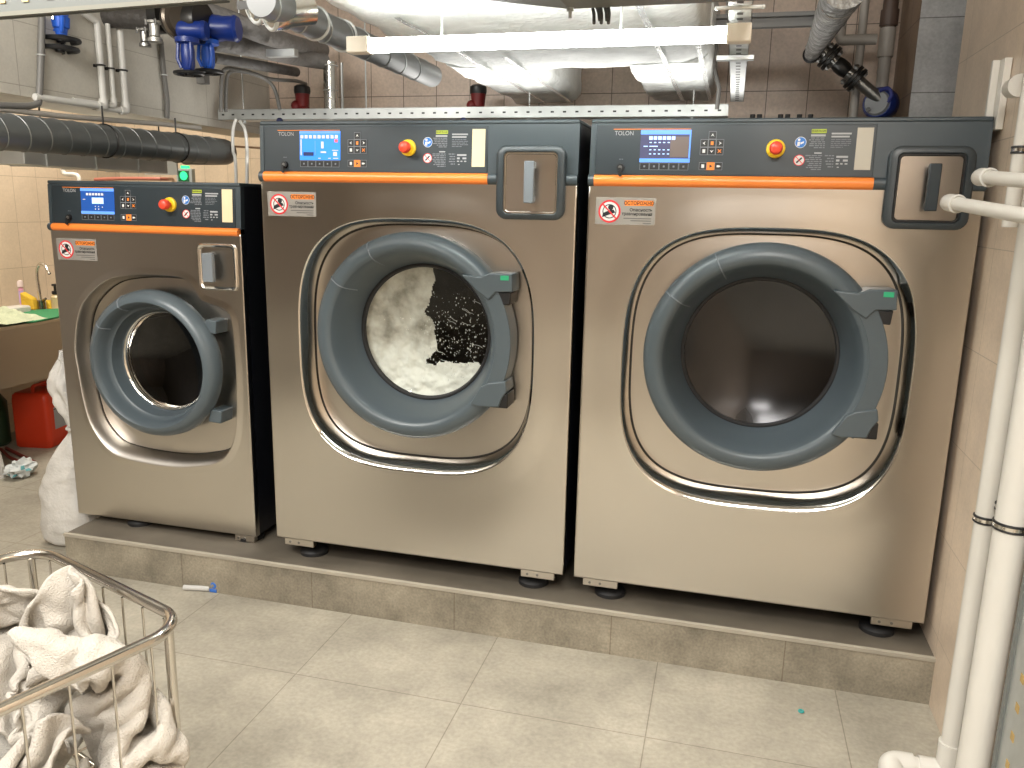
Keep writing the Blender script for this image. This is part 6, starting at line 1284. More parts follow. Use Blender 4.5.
TOWELS.append((34, [
16,9,-8,1,-3,0,1,-2,6,-4,3,8,-1,-2,1,2,0,-1,0,0,4,8,10,10,7,11,12,11,13,13,10,1,7,-4,7,-127,-4,1,11,-4,-7,7,-9,1,4,7,-5,-3,-1,0,2,-1,-1,3,3,5,7,10,13,12,
5,11,11,9,11,11,11,7,3,-7,-128,0,2,4,10,-9,-6,0,0,8,4,-3,-8,0,0,2,-2,1,0,5,8,10,8,12,11,9,10,10,6,8,8,10,9,8,2,-135,0,6,0,5,3,-5,-6,2,2,-2,0,-3,-3,-1,
3,6,6,-3,6,8,6,9,4,13,11,11,10,9,7,2,10,2,9,10,-137,7,0,-8,2,7,6,-2,2,-2,-1,1,-2,0,-2,3,6,-2,2,4,11,5,6,7,7,10,12,10,8,9,6,5,-2,5,11,-127,8,-2,-4,-7,
1,9,10,2,-6,-1,1,1,-8,6,1,-4,0,6,10,10,4,10,2,7,12,0,12,12,5,14,-5,13,2,5,-131,8,2,1,-4,-4,4,10,10,-4,-2,2,-5,-9,0,2,6,0,8,8,10,6,2,0,12,5,8,6,14,10,
7,8,-1,12,6,-138,0,2,3,-4,0,8,14,9,-3,-6,0,3,-9,-2,6,2,0,0,7,10,12,7,-3,7,8,12,1,8,13,3,11,8,-1,13,-138,7,-8,-1,4,6,7,5,11,5,-9,2,-6,-4,3,0,2,7,-4,-3,
9,9,8,11,-2,11,6,6,10,4,7,9,8,11,0,-121,-6,-2,2,7,5,-3,9,2,8,4,-8,3,-2,1,3,2,4,-3,-3,-7,11,6,8,10,8,1,11,5,10,6,8,5,8,12,-111,-10,0,-2,5,-1,-5,7,10,-3,
4,9,2,0,0,0,-5,-6,-7,2,5,0,8,9,9,10,8,0,12,10,4,11,8,6,6,-111,7,-7,2,-2,-5,-2,7,5,9,5,-2,-4,0,0,-3,-10,-4,-3,-4,8,5,7,8,13,11,5,11,12,8,11,-1,10,9,10,
-123,11,4,-7,-3,-3,4,0,10,9,0,-6,-6,-2,-1,-5,1,-3,-11,-1,5,12,10,6,9,13,10,12,6,8,8,9,4,5,10,-124,11,8,2,-2,-4,-7,9,8,9,-4,-9,-9,-1,-1,-1,-7,8,-10,2,8,10,7,8,12,
5,10,10,13,9,0,14,8,0,5,-124,12,3,9,-7,-6,-1,13,9,10,-12,-9,-8,-5,-2,-2,3,-1,4,2,4,11,4,9,7,11,10,8,11,12,4,6,5,12,6,-133,7,8,5,6,-8,-2,8,11,9,-12,-11,-10,-6,-5,
0,2,11,6,2,-4,13,9,0,3,14,11,7,11,10,6,4,16,0,12,-136,11,2,3,7,4,0,9,7,5,-13,-11,-7,-6,-9,-2,10,11,5,-7,7,11,5,8,0,5,11,11,15,7,10,1,7,15,0,-127,-1,3,7,2,
8,8,2,12,2,-12,-10,-9,-10,-6,1,12,4,9,-3,6,10,7,8,4,2,10,9,8,15,8,2,0,9,8,-127,1,4,-1,6,9,11,2,12,2,-10,-10,-11,-7,-1,0,-1,13,3,6,5,10,6,3,10,3,6,8,6,10,
14,-5,7,-2,7,-117,1,-2,5,3,13,10,5,7,-3,1,-12,-8,-10,0,9,-5,0,9,5,7,7,14,6,-5,9,10,3,10,9,5,5,-6,8,3,-104,-7,-4,0,13,7,10,12,9,-8,-6,-1,-10,-8,1,9,-2,-12,8,9,
8,5,10,11,1,9,0,10,5,10,-3,7,-5,6,11,-97,-7,-2,-8,11,10,6,11,14,-3,-7,-7,-6,-6,-5,-1,7,-8,7,10,9,2,6,8,13,-2,7,12,2,1,5,-1,3,10,10,-97,-11,-1,-3,7,10,8,9,11,-6,
-3,-2,-3,-7,-7,-3,-1,1,6,4,6,12,7,9,10,1,6,7,-1,5,-3,-1,5,14,11,-99,-5,-12,-3,14,7,13,10,8,2,-4,-1,-4,-7,-8,-1,-3,1,4,6,1,13,8,7,11,5,7,-7,0,3,-1,6,7,7,12,
-90,-8,-7,-5,7,13,3,8,11,5,-3,7,-4,-10,-5,-6,-4,6,3,1,7,2,12,6,7,12,10,-7,-8,0,3,0,12,13,10,-92,-5,-1,-8,4,8,11,5,11,9,1,-1,1,-10,-3,-4,-4,0,5,-3,2,9,10,8,5,
11,5,-8,-2,3,5,-4,6,10,13,-95,2,-6,0,4,8,4,12,9,14,4,-7,2,-10,0,-3,-4,-1,-2,1,2,9,9,8,5,10,-5,8,-1,-1,1,-1,3,10,12,-105,7,1,-2,6,4,6,12,8,11,7,3,-7,-7,1,
-11,-4,-3,10,-2,5,6,11,10,3,4,2,-1,9,0,-7,-3,4,12,12,-114,4,11,6,3,6,2,9,15,9,6,4,-7,-4,-9,-5,-10,8,0,6,6,5,9,11,4,7,0,0,-1,-3,6,-4,5,9,4,-105,0,-1,12,8,
6,6,9,12,11,8,2,-5,-5,-8,-8,-12,7,6,7,7,6,7,11,5,-7,11,2,0,-6,-2,3,-3,10,11,-117,-2,6,10,14,5,8,7,7,12,11,2,-7,-3,-10,-9,-10,8,6,8,7,1,9,10,11,-3,-4,8,3,1,
-12,-2,13,0,12,-120,6,3,9,15,8,7,8,5,5,7,7,-10,-3,-6,-14,-12,8,11,4,7,6,8,8,8,-1,-3,6,3,6,1,-3,-6,15,7,-119,-1,10,11,10,7,7,11,11,5,3,-6,4,-11,-8,-9,-12,8,8,2,
6,9,8,9,4,0,2,5,-2,3,6,3,1,-3,10,-111,0,9,7,12,11,7,9,8,10,-7,4,-8,-2,-12,-11,-2,-4,9,5,7,12,4,9,4,3,-1,2,0,2,1,3,3,4,4,-102,3,5,13,10,11,9,2,2,12,
-5,-2,5,-11,-11,-1,-3,-5,0,7,10,5,5,9,4,2,3,-3,5,0,6,-2,3,0,3,270,7,9,1,3,13,1,12,6,10,10,7,6,5,7,7,4,1,1,2,2,2,-1,-4,-9,-4,-3,-1,-1,-3,-6,-8,9,-3,1,
-89,8,7,3,7,7,6,5,10,9,7,6,6,4,9,7,3,-1,1,3,2,2,-1,-3,1,-10,-3,-4,-3,-1,-5,-4,1,0,-3,-86,8,10,9,1,7,6,5,9,5,6,7,3,6,8,6,2,0,2,3,2,4,7,-5,2,
-6,5,-1,-10,-8,-8,-6,-2,-2,1,-84,6,10,8,9,10,6,-1,7,3,6,4,4,5,6,6,6,10,8,-1,0,-6,5,7,2,0,0,0,-1,-11,-12,-6,-12,-6,-1,-78,8,9,7,12,9,6,7,3,7,-4,9,8,8,10,
6,5,8,7,4,-2,-10,-7,9,-2,4,-3,0,9,-7,-11,-10,-12,-12,-6,-75,7,11,11,9,14,2,6,11,-3,9,9,6,8,8,7,7,11,7,-1,-5,-10,-5,-2,8,-6,4,2,-1,-1,-3,-17,-5,-10,-12,-78,6,9,13,10,
10,8,4,8,0,10,9,11,8,10,9,5,9,2,-2,-4,-8,-11,-4,7,-4,3,3,-2,-1,2,-8,-15,-4,-11,-88,12,13,4,10,9,7,5,8,8,12,10,10,5,13,7,7,-3,1,-1,-4,-6,-5,-7,4,-3,5,-2,4,-7,
4,-4,-9,-14,-3,-93,10,11,9,8,11,4,10,5,12,7,14,11,10,0,5,6,7,-7,1,4,-11,-9,-6,2,3,-2,-1,2,7,-6,-3,-7,-6,-13,-97,10,14,10,10,10,12,1,11,5,11,9,10,14,9,4,2,-5,-3,4,
2,-5,-8,-10,-4,5,-2,-3,9,-1,-4,-1,-7,-6,-5,-99,9,12,11,9,12,10,8,1,9,9,12,10,12,5,3,-3,-1,5,1,-4,2,-8,-7,-6,-2,-2,2,2,2,-2,-5,-6,-7,-4,-96,12,11,11,13,8,10,5,9,5,
10,7,8,10,7,3,5,0,-4,9,-1,-10,-9,-7,-4,-1,0,0,3,0,0,-9,-8,-6,0,-86,7,13,10,11,11,7,12,2,5,10,7,8,9,8,6,-3,-1,-2,6,1,-8,-7,-7,-6,-3,5,4,-5,1,6,-6,-12,-11,-2,
-69,7,5,12,12,11,12,3,-2,5,10,8,8,8,7,6,6,-9,-4,6,14,-5,-5,-8,-7,-9,-2,0,4,0,0,4,-12,-13,-9,-65,6,13,8,10,9,15,1,-1,5,6,7,9,9,8,9,-2,-8,-1,7,9,3,-9,-2,-10,
-1,-6,-1,-4,-1,3,5,-12,-4,-10,-63,3,6,13,10,10,11,-6,5,8,3,2,9,10,10,7,-2,-7,2,10,14,-5,-7,-10,-9,-2,-5,-1,-4,4,-1,4,1,-15,-7,-56,4,7,9,10,8,12,-3,-5,10,3,4,9,9,6,
7,4,-2,5,6,12,2,-7,-13,-9,-13,-7,-2,2,0,2,-1,3,-3,-13,-62,11,11,8,10,7,6,-8,0,9,6,5,5,6,6,8,4,9,1,9,-3,8,-4,-6,-11,-13,-8,-3,-6,1,2,-1,0,2,-8,-58,11,11,10,12,
7,-7,-9,-2,9,7,7,3,8,10,5,4,5,10,7,-7,5,6,-11,-5,-9,-9,-7,-10,-4,0,3,-5,5,-1,-54,10,9,8,14,4,-8,-8,-7,13,8,3,6,9,10,8,-3,12,6,-3,9,8,-2,-9,-12,-5,-1,-6,-9,-5,
-9,-5,7,-7,-3,-39,11,8,6,5,5,-7,-3,0,7,7,11,-2,9,12,1,5,3,6,-3,5,7,1,-7,-11,4,5,-7,-9,-10,-10,-10,5,-8,-4,-32,8,11,11,5,-6,-9,-3,6,11,7,5,5,9,2,5,1,7,10,-4,
6,10,-10,-8,-1,10,3,-8,-12,-12,-9,-10,-5,2,-5,-27,7,12,9,7,-5,-11,-7,-1,11,7,9,11,6,-4,4,5,8,11,5,6,4,-6,-13,0,8,6,-10,-12,-11,-13,-12,-6,-1,2,-21,8,7,12,-1,-6,0,-7,-8,14,
10,6,9,6,-6,7,0,7,11,9,10,-4,-3,-2,-1,-4,7,-12,-11,-9,-9,-13,-8,-7,1,-9,10,7,9,5,-7,-14,-6,-6,9,9,13,8,0,-1,4,3,10,11,10,3,13,-2,-3,-6,-1,-5,-10,-9,-13,-11,-12,-8,4,-6,
-9,11,12,3,5,-7,-5,-9,-6,-5,12,11,9,-1,0,6,6,9,13,10,9,2,-1,-3,5,0,-11,-11,-11,-12,-10,-13,-10,-4,-2,-3,13,10,11,3,-8,-10,0,-6,-2,-4,6,12,0,10,2,4,8,11,12,11,7,1,-4,-6,
0,-10,-7,-13,-10,-11,-12,-10,-7,0,3,9,11,12,4,-12,-7,3,0,-3,-3,-5,7,9,11,4,1,7,5,12,13,11,1,-3,-3,-9,-8,-12,-8,-13,-8,-15,-10,6,-2,3,5,8,7,10,-9,-15,-4,4,3,1,-3,8,8,9,
6,-1,3,9,6,11,14,5,0,-4,-8,-10,-11,-11,-14,-9,-10,-9,-9,10,3,7,8,6,5,-7,-10,-6,0,1,2,3,6,11,10,9,-5,-2,4,6,9,10,10,5,-5,-10,-7,-11,-13,-11,-13,-9,-14,-8,8,14,9,11,8,-1,
-12,-6,-1,1,0,2,3,1,11,5,10,5,-3,1,5,6,10,5,0,-3,-10,-5,-10,-11,-14,-6,-15,-5,-14,2,27,6,11,7,3,-9,-8,-11,8,2,-4,9,-6,5,12,5,9,-2,6,4,6,7,2,1,-4,-11,-3,-9,-12,-9,
-13,-11,-9,-1,-9,39,3,6,5,4,-10,-9,-1,-7,6,5,-2,9,-5,9,9,0,-3,9,9,8,3,-1,-3,1,-12,-6,-7,-8,-8,-9,-11,-11,-10,-1,50,4,5,3,-3,-4,-6,-8,-2,3,1,5,-4,9,-4,7,-3,4,7,10,
7,2,-8,7,-7,2,-10,-8,-12,-10,-5,-11,-12,-10,-11,74,4,5,0,-3,-2,-7,-7,-5,-3,4,5,3,1,1,-10,0,2,13,9,5,3,-4,-1,-6,3,-9,-7,-8,-8,-12,-10,-11,-11,-5,294,1,-3,-12,-11,0,-11,-4,-6,-4,
-6,5,11,10,10,10,11,13,12,12,12,8,7,6,3,2,2,5,4,3,-3,-9,2,-12,-11,-68,7,-8,-2,-8,-8,-7,-7,-7,-7,5,7,9,11,10,10,12,13,12,11,10,9,5,1,-3,3,2,4,10,8,1,-4,-10,-12,-11,
-64,-8,-6,-1,-3,-6,-8,-10,-9,2,9,10,8,11,10,10,13,12,11,9,9,5,-4,1,-3,1,4,6,5,8,4,-1,-8,-9,-14,-63,-9,4,-8,-8,-4,-7,-12,-9,12,8,12,10,9,11,10,8,8,5,9,8,9,0,-10,-3,
2,4,6,11,3,1,0,-4,-6,-7,-68,-2,-4,-5,-4,-8,-6,-10,-12,9,17,9,8,8,6,9,7,9,9,10,6,5,5,0,-13,-2,7,4,6,2,4,0,-3,-4,-1,-66,-5,-6,-4,-6,-4,-9,-4,-6,10,3,9,12,3,5,
10,9,8,10,9,5,4,6,12,-9,-8,12,6,0,-12,6,0,3,-4,-7,-61,-7,-6,-5,-2,-8,-10,-5,-1,14,7,6,3,2,8,10,8,7,10,8,5,7,6,11,0,-10,10,10,0,-8,-11,9,-4,0,-2,-67,-3,-1,-10,-6,
-9,-6,-3,1,10,1,7,13,2,0,9,10,12,11,7,1,3,9,9,9,-8,0,14,-7,-2,-12,3,0,-1,-3,-70,1,-2,-9,-7,1,-7,3,0,0,10,-3,5,6,13,10,10,8,11,11,4,-1,2,7,13,2,-9,9,-3,-10,
-7,4,-4,-1,1,-69,-7,-1,-7,0,2,-1,-1,2,1,1,7,2,2,8,11,12,11,12,9,9,4,2,4,5,7,-12,3,-7,2,-7,6,-8,-7,-4,-61,3,-7,-1,1,1,-1,-2,-4,7,-1,-1,2,7,10,12,11,12,6,12,
10,11,3,5,1,0,-9,-11,-3,-2,12,3,-8,-8,-9,-52,-1,-2,-2,2,-1,-2,-7,2,-9,2,8,4,7,9,10,6,13,11,11,11,6,3,8,1,-3,-10,-6,2,-6,1,8,-4,-6,-7,-55,4,-3,0,0,-1,-5,-5,-6,-6,
6,6,0,4,10,9,14,12,5,9,12,1,2,7,4,1,1,-3,-10,-8,-4,5,-5,0,1,-59,2,11,-6,-1,-2,-3,-5,-9,-5,7,4,-2,8,9,10,14,7,11,9,2,5,5,8,0,-5,3,6,-5,-11,-14,2,0,-5,2,
-44,3,2,2,-2,-4,-1,-6,-10,-6,3,5,2,5,9,8,11,11,11,5,4,0,4,7,1,-4,1,5,0,-4,-12,-10,0,-2,6,-48,10,8,0,-7,-3,-2,-9,-4,-4,2,0,3,6,6,9,12,6,9,8,-1,0,6,5,5,
-4,2,8,-5,-6,-10,-10,-1,-3,4,-34,-3,10,4,-2,-8,0,-6,-8,3,1,2,2,6,4,8,3,7,10,5,0,7,9,2,-5,1,8,6,3,-10,-8,-13,-11,-2,2,-18,-3,-2,-1,5,-1,-4,-7,-2,2,3,3,2,1,6,
9,-3,-2,9,6,6,1,9,5,-2,-2,3,7,5,1,-8,-13,-11,-10,-1,0,-4,-3,-9,0,3,2,-8,-4,7,3,5,3,0,-3,10,-12,2,2,6,8,4,6,3,4,6,-4,3,4,4,-4,-12,-9,-10,-9,17,-7,-6,-7,-1,
5,1,-8,-7,5,10,6,5,1,-5,-5,-11,0,-1,9,2,6,4,6,3,6,4,9,-2,-1,-2,-11,-9,-5,-10,19,-1,-5,-11,-3,-1,-1,5,-12,10,9,1,9,1,-6,-10,-11,-7,1,9,7,6,1,1,6,6,11,3,-1,-7,
3,-4,-11,-7,-5,12,-6,-5,1,-6,1,-3,-2,-1,4,10,8,7,-6,-11,-10,-9,-7,-1,8,7,6,2,4,5,7,11,3,-4,-2,-5,4,-9,0,-5,1,6,-6,-6,-3,0,0,0,-8,9,7,10,0,-8,-9,-10,-10,-10,0,11,
8,2,5,-2,5,11,9,3,-5,-2,4,0,-9,2,0,-12,14,1,-7,-1,-3,-2,2,-5,-2,7,11,-3,-7,-7,-7,-14,-8,1,8,4,3,3,8,2,11,7,1,5,-7,11,3,-10,-5,-2,-7,2,9,-2,-8,0,2,-1,0,-2,
2,0,-1,-3,-10,-9,-13,-5,0,4,9,3,7,9,6,2,5,1,3,-1,4,5,2,-2,-4,-3,4,2,0,-8,-1,-4,5,2,-7,-6,-5,0,0,-10,-9,-12,-6,-1,2,8,5,5,8,9,4,1,2,2,0,5,0,4,6,2,
3,4,0,-2,-8,-1,-4,-1,-1,-2,-11,-8,-2,-3,2,-11,-11,-9,-5,2,4,5,8,7,8,6,4,6,3,-6,2,1,4,4,1,22,6,-3,0,-11,2,-6,-2,-7,-9,-9,-10,-7,-3,6,3,-9,-8,-12,-6,1,4,9,8,10,
3,9,3,6,-3,-5,-2,7,7,-2,30,10,2,-9,-7,-6,6,-9,-5,-7,-10,-10,-7,-8,-2,8,-1,-12,-5,-10,-5,-2,10,10,10,9,8,5,-3,-4,6,0,2,4,-7,32,11,8,1,-9,-6,-2,-2,-6,-7,-11,-12,-10,-5,-4,
9,-2,-7,-11,-7,-7,-5,6,9,14,5,7,10,2,-7,1,0,3,3,-1,31,10,5,4,0,-4,-4,-11,-8,-3,-7,-12,-7,-4,-4,7,-6,-6,-9,-5,-5,-6,5,4,5,9,10,1,1,3,-6,2,6,-2,2,30,7,3,4,2,
1,-2,-5,-9,-11,-7,-4,-6,-9,3,-1,-3,-9,-3,-11,-3,0,5,4,1,3,13,4,-5,-4,4,-1,2,1,-3,34,11,-5,2,3,1,-3,6,-2,-8,-12,-8,-7,0,0,0,-9,-11,-7,-6,-1,5,4,-7,11,-3,8,5,6,-10,
-4,-2,4,4,-7,38,10,8,-9,-3,1,4,-2,10,-2,-9,-9,-8,-4,1,-4,-10,-11,-7,0,1,5,-5,7,-10,13,6,3,-7,6,-10,-1,-5,-1,3,34,11,10,1,-6,-4,-2,9,10,3,-10,-11,-11,1,-3,-9,-10,-10,-2,0,
4,-11,10,2,-9,11,-6,9,7,-9,4,-1,-3,-4,-10,
]))
TOWELS.append((34, [
306,-2,-3,-8,-6,-9,-2,-7,-4,-5,-10,-9,-12,-12,-10,-11,-10,-1,-10,-6,4,-3,-6,-4,10,-3,8,7,0,-7,7,6,1,-2,1,116,2,-3,-9,-1,-9,-6,-2,-11,-10,-4,-11,-13,-5,-11,-13,-13,-9,-1,-2,-8,5,-6,-2,6,
1,9,4,-8,4,7,-1,1,1,6,105,1,5,-6,0,-9,-4,-10,-6,-12,-4,-13,-12,-12,-4,-10,-9,-9,-9,-8,-7,1,0,5,12,-3,-3,4,9,-5,0,2,-3,9,7,111,-9,4,5,-4,-12,-9,-6,-9,-6,-12,-6,-11,-10,-13,
-11,-7,1,-7,-7,-13,-11,4,2,11,10,-10,6,9,4,-8,-3,9,1,4,112,-1,-6,1,7,-11,-11,-12,-5,-10,-5,-15,-10,-11,-2,-8,-9,-14,2,-7,-8,-17,-3,5,10,11,-5,5,6,5,-5,0,10,0,3,104,3,5,-8,5,
-12,-6,-9,-11,-7,-14,-8,-14,-2,-13,-2,-13,-9,-5,-4,-6,-11,-11,9,5,11,-1,8,-3,6,-3,9,5,7,-2,100,-4,9,4,-10,-2,-14,-8,-9,-8,-8,-17,-4,-13,-1,-14,-2,-12,-10,-3,-3,-7,-12,-2,7,10,8,0,1,5,
2,7,8,4,4,103,-10,-1,10,-1,-10,-12,-10,-10,-9,-10,-9,-14,-2,-13,-2,-14,-10,-9,-5,-3,0,-10,-10,8,8,7,4,10,-3,8,6,4,4,3,103,2,-3,-5,3,-11,-4,-11,-10,-13,-9,-15,-4,-13,-1,-13,-2,-9,-11,-6,
-10,-4,-9,-7,8,8,6,8,6,9,2,6,4,3,-4,99,10,-4,5,-6,-9,-8,-9,-10,-8,-12,-11,-12,-4,-13,0,-10,-10,-5,-11,-8,-7,-9,-6,7,9,7,8,8,8,7,0,8,0,-7,105,-1,10,-4,-4,-13,-8,-8,-9,-9,
-11,-11,-5,-9,-7,-12,-8,-1,-11,-5,-10,-11,-7,-9,11,12,9,2,11,2,10,-3,2,6,2,96,9,-4,6,-10,-5,-10,-11,-10,-9,-11,-12,-9,-9,-7,-7,0,-11,-4,-11,-12,-4,-12,-7,11,6,10,13,3,11,-4,-2,1,7,10,
99,-2,8,-6,-5,-2,-11,-10,-11,-11,-11,-11,-11,-4,-8,0,-10,-4,-12,-11,-5,-12,-9,-6,10,6,12,12,-1,11,-7,2,3,5,10,101,5,2,-11,-8,-1,-7,-11,-10,-10,-11,-11,-9,-4,-1,-10,-4,-13,-11,-3,-12,-4,-12,-8,11,
11,5,14,5,-6,11,4,0,4,9,95,9,-4,-6,-6,-5,-7,-8,-11,-11,-11,-12,-2,-5,-11,-3,-12,-6,-15,-7,-2,-10,-7,-6,9,8,10,3,11,2,-5,10,2,11,9,91,6,0,-5,-6,-10,-9,-7,-9,-7,-14,-13,-5,-9,1,
-13,-5,-13,-4,-10,-6,-7,-2,-8,2,11,10,6,-4,3,10,2,10,5,13,92,2,-1,-7,-7,-9,-7,-8,-5,-12,-10,-13,-11,0,-9,-2,-12,-7,-10,-2,-6,-7,-6,-4,-2,11,10,-3,8,-3,7,10,11,2,10,88,1,-6,-6,-4,
-8,-5,-4,-9,-7,-14,-9,-9,-4,0,-8,-8,-8,-7,-7,-6,-5,-3,-5,-2,3,12,-7,4,8,8,10,1,4,5,92,1,-8,-8,-5,-10,0,-2,-3,-11,-9,-11,-7,1,-1,-10,-7,-10,-5,-10,-2,-7,-5,-4,2,0,4,5,0,8,
1,6,12,3,4,84,1,-4,-6,-14,-11,-3,4,-2,-3,-12,-6,-7,-3,-1,-7,-11,-4,-9,-5,-12,3,-8,-2,4,0,2,4,4,1,6,-1,7,12,3,74,1,-1,-3,-10,-16,-11,4,6,-2,-5,-5,-8,-7,-5,-8,-7,0,-7,-14,
-2,-12,1,2,1,4,1,4,2,4,1,3,7,4,11,63,-4,0,1,-10,-10,-8,-6,12,2,-4,-5,-7,-10,-6,-6,-3,-11,-9,-4,-10,-4,1,3,-2,6,1,5,0,8,-2,5,-2,12,5,57,2,-5,-2,-5,-9,-8,-5,8,11,
-2,-6,-7,-13,-5,-1,-12,-6,-11,-9,-3,-1,-2,2,1,0,8,0,3,1,9,2,-1,-3,14,58,-5,-5,-4,-5,-8,-4,-2,4,10,7,-5,-8,-12,-8,-3,-9,-10,-5,-10,-1,-3,-1,-1,3,1,3,6,0,5,1,9,0,-6,2,
55,-2,-4,-4,-8,-9,-1,-1,9,7,8,2,-5,-11,-12,-9,-7,-5,-11,-1,-4,-1,-3,0,-4,7,2,3,7,-4,7,-2,7,1,-6,48,-4,-3,-4,-7,-10,-3,-2,12,10,7,6,0,-8,-12,-10,-8,-9,-7,-4,-1,1,0,-1,-6,
-2,10,3,5,2,-11,-2,6,5,3,37,-4,-5,-4,0,-5,-9,4,6,8,2,9,6,-4,-9,-9,-10,-8,-5,-3,-1,1,-3,-2,-4,0,1,8,-7,4,3,-10,-4,5,4,46,-8,-8,-5,-1,-1,-2,1,7,8,7,2,3,1,-5,
-8,-10,-9,-8,-10,0,6,3,-2,-4,-1,4,4,-3,-3,-4,4,-9,-2,0,45,-2,-6,-8,2,3,-1,-5,6,8,5,6,-2,6,-1,-8,-9,-10,-9,-8,-9,2,11,4,-3,-5,4,7,-1,-2,-3,-7,2,-3,-2,28,1,-1,1,4,
0,-5,-7,10,-3,5,8,2,-3,8,-4,-11,-10,-10,-1,-7,-9,5,12,-2,2,1,0,6,-10,2,-1,-4,4,-3,14,-1,4,8,1,1,-7,-5,3,5,7,1,2,1,-3,5,-8,-10,-9,-13,4,-2,-6,5,13,1,2,2,-7,3,
-6,-1,2,1,2,5,-3,7,5,-4,6,-5,2,2,8,-1,-5,0,4,-7,7,-2,-11,-8,-11,-8,9,3,-2,5,9,7,-6,2,-7,3,-2,2,3,0,-3,0,12,-1,-4,10,-6,-6,9,0,-4,0,-5,3,1,0,0,-2,-12,-5,
-12,1,13,4,2,7,9,-4,-10,6,0,1,1,3,-2,-8,2,12,3,-1,2,-5,-7,2,0,0,-8,3,-8,2,2,1,4,-5,-9,-11,-4,12,10,7,7,-4,6,-11,9,3,-1,3,0,0,-14,5,12,4,-2,-5,-3,0,-8,-2,
-2,0,-1,-8,-2,1,5,0,4,-6,-9,-7,3,10,13,11,0,-9,0,-1,7,6,4,1,-3,124,8,5,3,6,1,7,2,0,-5,1,-2,-2,1,-4,2,-1,-4,2,-2,-4,-5,-8,-11,8,-9,4,2,-2,-2,1,-5,0,-2,-6,
16,6,5,2,7,-2,5,6,-2,1,-3,-1,4,-6,4,-5,-4,1,-1,0,3,-10,-5,-16,4,6,3,-6,-3,6,-3,-7,0,-4,-3,17,3,0,3,7,-5,6,3,2,1,-2,2,2,1,-4,-4,3,-4,-5,2,6,-4,-14,-10,-1,
3,7,-8,0,2,2,-5,-4,-1,-3,13,1,1,4,4,-6,3,6,7,-4,5,-4,3,0,-1,-2,-1,-2,3,0,-1,-3,-7,-14,-3,0,4,-2,-2,4,0,-5,0,-5,-4,11,6,-1,7,-1,2,-1,2,8,4,-2,5,0,-1,-5,
-1,-1,1,-3,0,1,-4,-6,-8,-7,-3,3,2,5,-5,-1,0,-4,-4,4,10,-3,3,1,-1,1,2,2,6,5,7,-4,2,-2,0,-5,1,-2,-2,-4,2,-3,-5,-8,-5,-4,2,3,6,-4,-1,-2,-4,2,4,3,3,-3,2,-1,
2,-2,6,7,8,0,1,-4,3,-5,2,-5,-2,-2,-5,-2,-3,1,-4,-7,0,-6,11,1,0,-5,-3,-3,4,7,3,-4,0,-2,2,0,1,7,5,7,8,-6,2,-5,3,-5,1,-3,-2,0,-6,-7,-3,-1,-7,4,-6,7,3,-3,
-2,-5,4,7,7,-9,5,-6,-3,-1,4,11,6,5,-3,6,1,-5,3,-6,1,-3,-2,-3,-2,-1,-6,-2,-5,-7,4,5,-5,4,4,-8,1,4,9,8,-10,-6,-5,-1,-5,9,8,7,8,8,-3,-5,1,-4,2,-6,-2,-1,-5,1,
-5,-5,0,-5,-8,4,4,7,-4,3,-8,9,2,9,8,-15,-6,-5,-5,-4,6,10,9,7,7,3,-2,-8,-3,0,2,-5,-5,-1,-5,-4,2,-6,-4,-2,-4,5,6,-1,0,3,14,-4,5,11,-22,-1,-7,-8,0,12,7,2,5,7,
2,2,1,-2,-5,-6,-3,-3,-5,0,-1,-6,-2,-7,-3,6,3,-1,1,-3,9,11,8,5,1,-18,-10,1,-8,4,12,1,4,7,-1,1,1,2,-4,-4,-3,-4,-5,0,0,-7,0,-5,-7,-3,8,-2,0,3,0,9,9,9,7,2,
-21,-7,-5,2,2,2,2,4,7,7,2,-1,-4,-4,-2,-3,-6,4,-2,-8,0,-6,-4,-7,3,1,1,-3,5,6,4,10,9,3,5,-25,-5,-5,0,1,3,8,5,5,2,2,0,-3,-4,-1,-6,3,-3,0,-4,-7,-3,-7,-8,4,
0,4,2,-3,9,10,4,9,7,0,-26,-6,-5,2,1,2,6,9,1,3,2,0,-1,-1,-5,0,-4,-1,0,-5,-6,-4,-3,-10,1,1,3,3,5,8,5,10,4,4,2,-29,-7,-7,4,0,2,7,10,3,4,0,0,0,-2,-2,
-2,-3,-3,-1,4,-4,-10,-7,-8,-3,2,5,5,4,7,7,8,5,8,4,-32,-12,1,-5,2,-1,4,13,9,-1,3,-4,-1,-1,6,-8,-2,-2,7,-7,-3,1,-13,-9,-7,4,2,6,4,7,7,7,10,8,11,-41,2,-1,-5,-5,
-5,-1,10,10,11,-5,2,8,-5,-3,0,-5,7,-4,3,-12,-5,-1,-11,-11,-2,7,10,-5,10,11,10,0,11,9,-37,9,1,-9,-2,-9,-6,2,10,15,7,5,8,-3,-4,-3,-2,-1,3,-8,0,-12,-9,-8,-7,-5,5,10,-1,9,
10,9,9,0,9,-28,9,4,-13,-6,-3,-5,-7,9,15,11,8,9,1,-2,-4,-1,-4,-2,-1,-9,-4,-12,-11,0,-11,-2,12,6,0,9,11,8,9,1,-21,9,3,-10,-10,-7,-1,-4,6,14,12,10,10,5,-1,-4,-8,2,-2,-7,
-4,-8,-11,-11,-11,2,-12,10,4,8,13,7,13,5,8,-28,1,4,-1,-7,-5,-1,-4,2,12,11,11,11,10,-2,-6,-2,-3,-1,-7,-8,-10,-13,-7,-13,-8,-3,4,13,9,7,12,7,13,4,-33,-2,4,-2,5,-4,1,2,0,6,
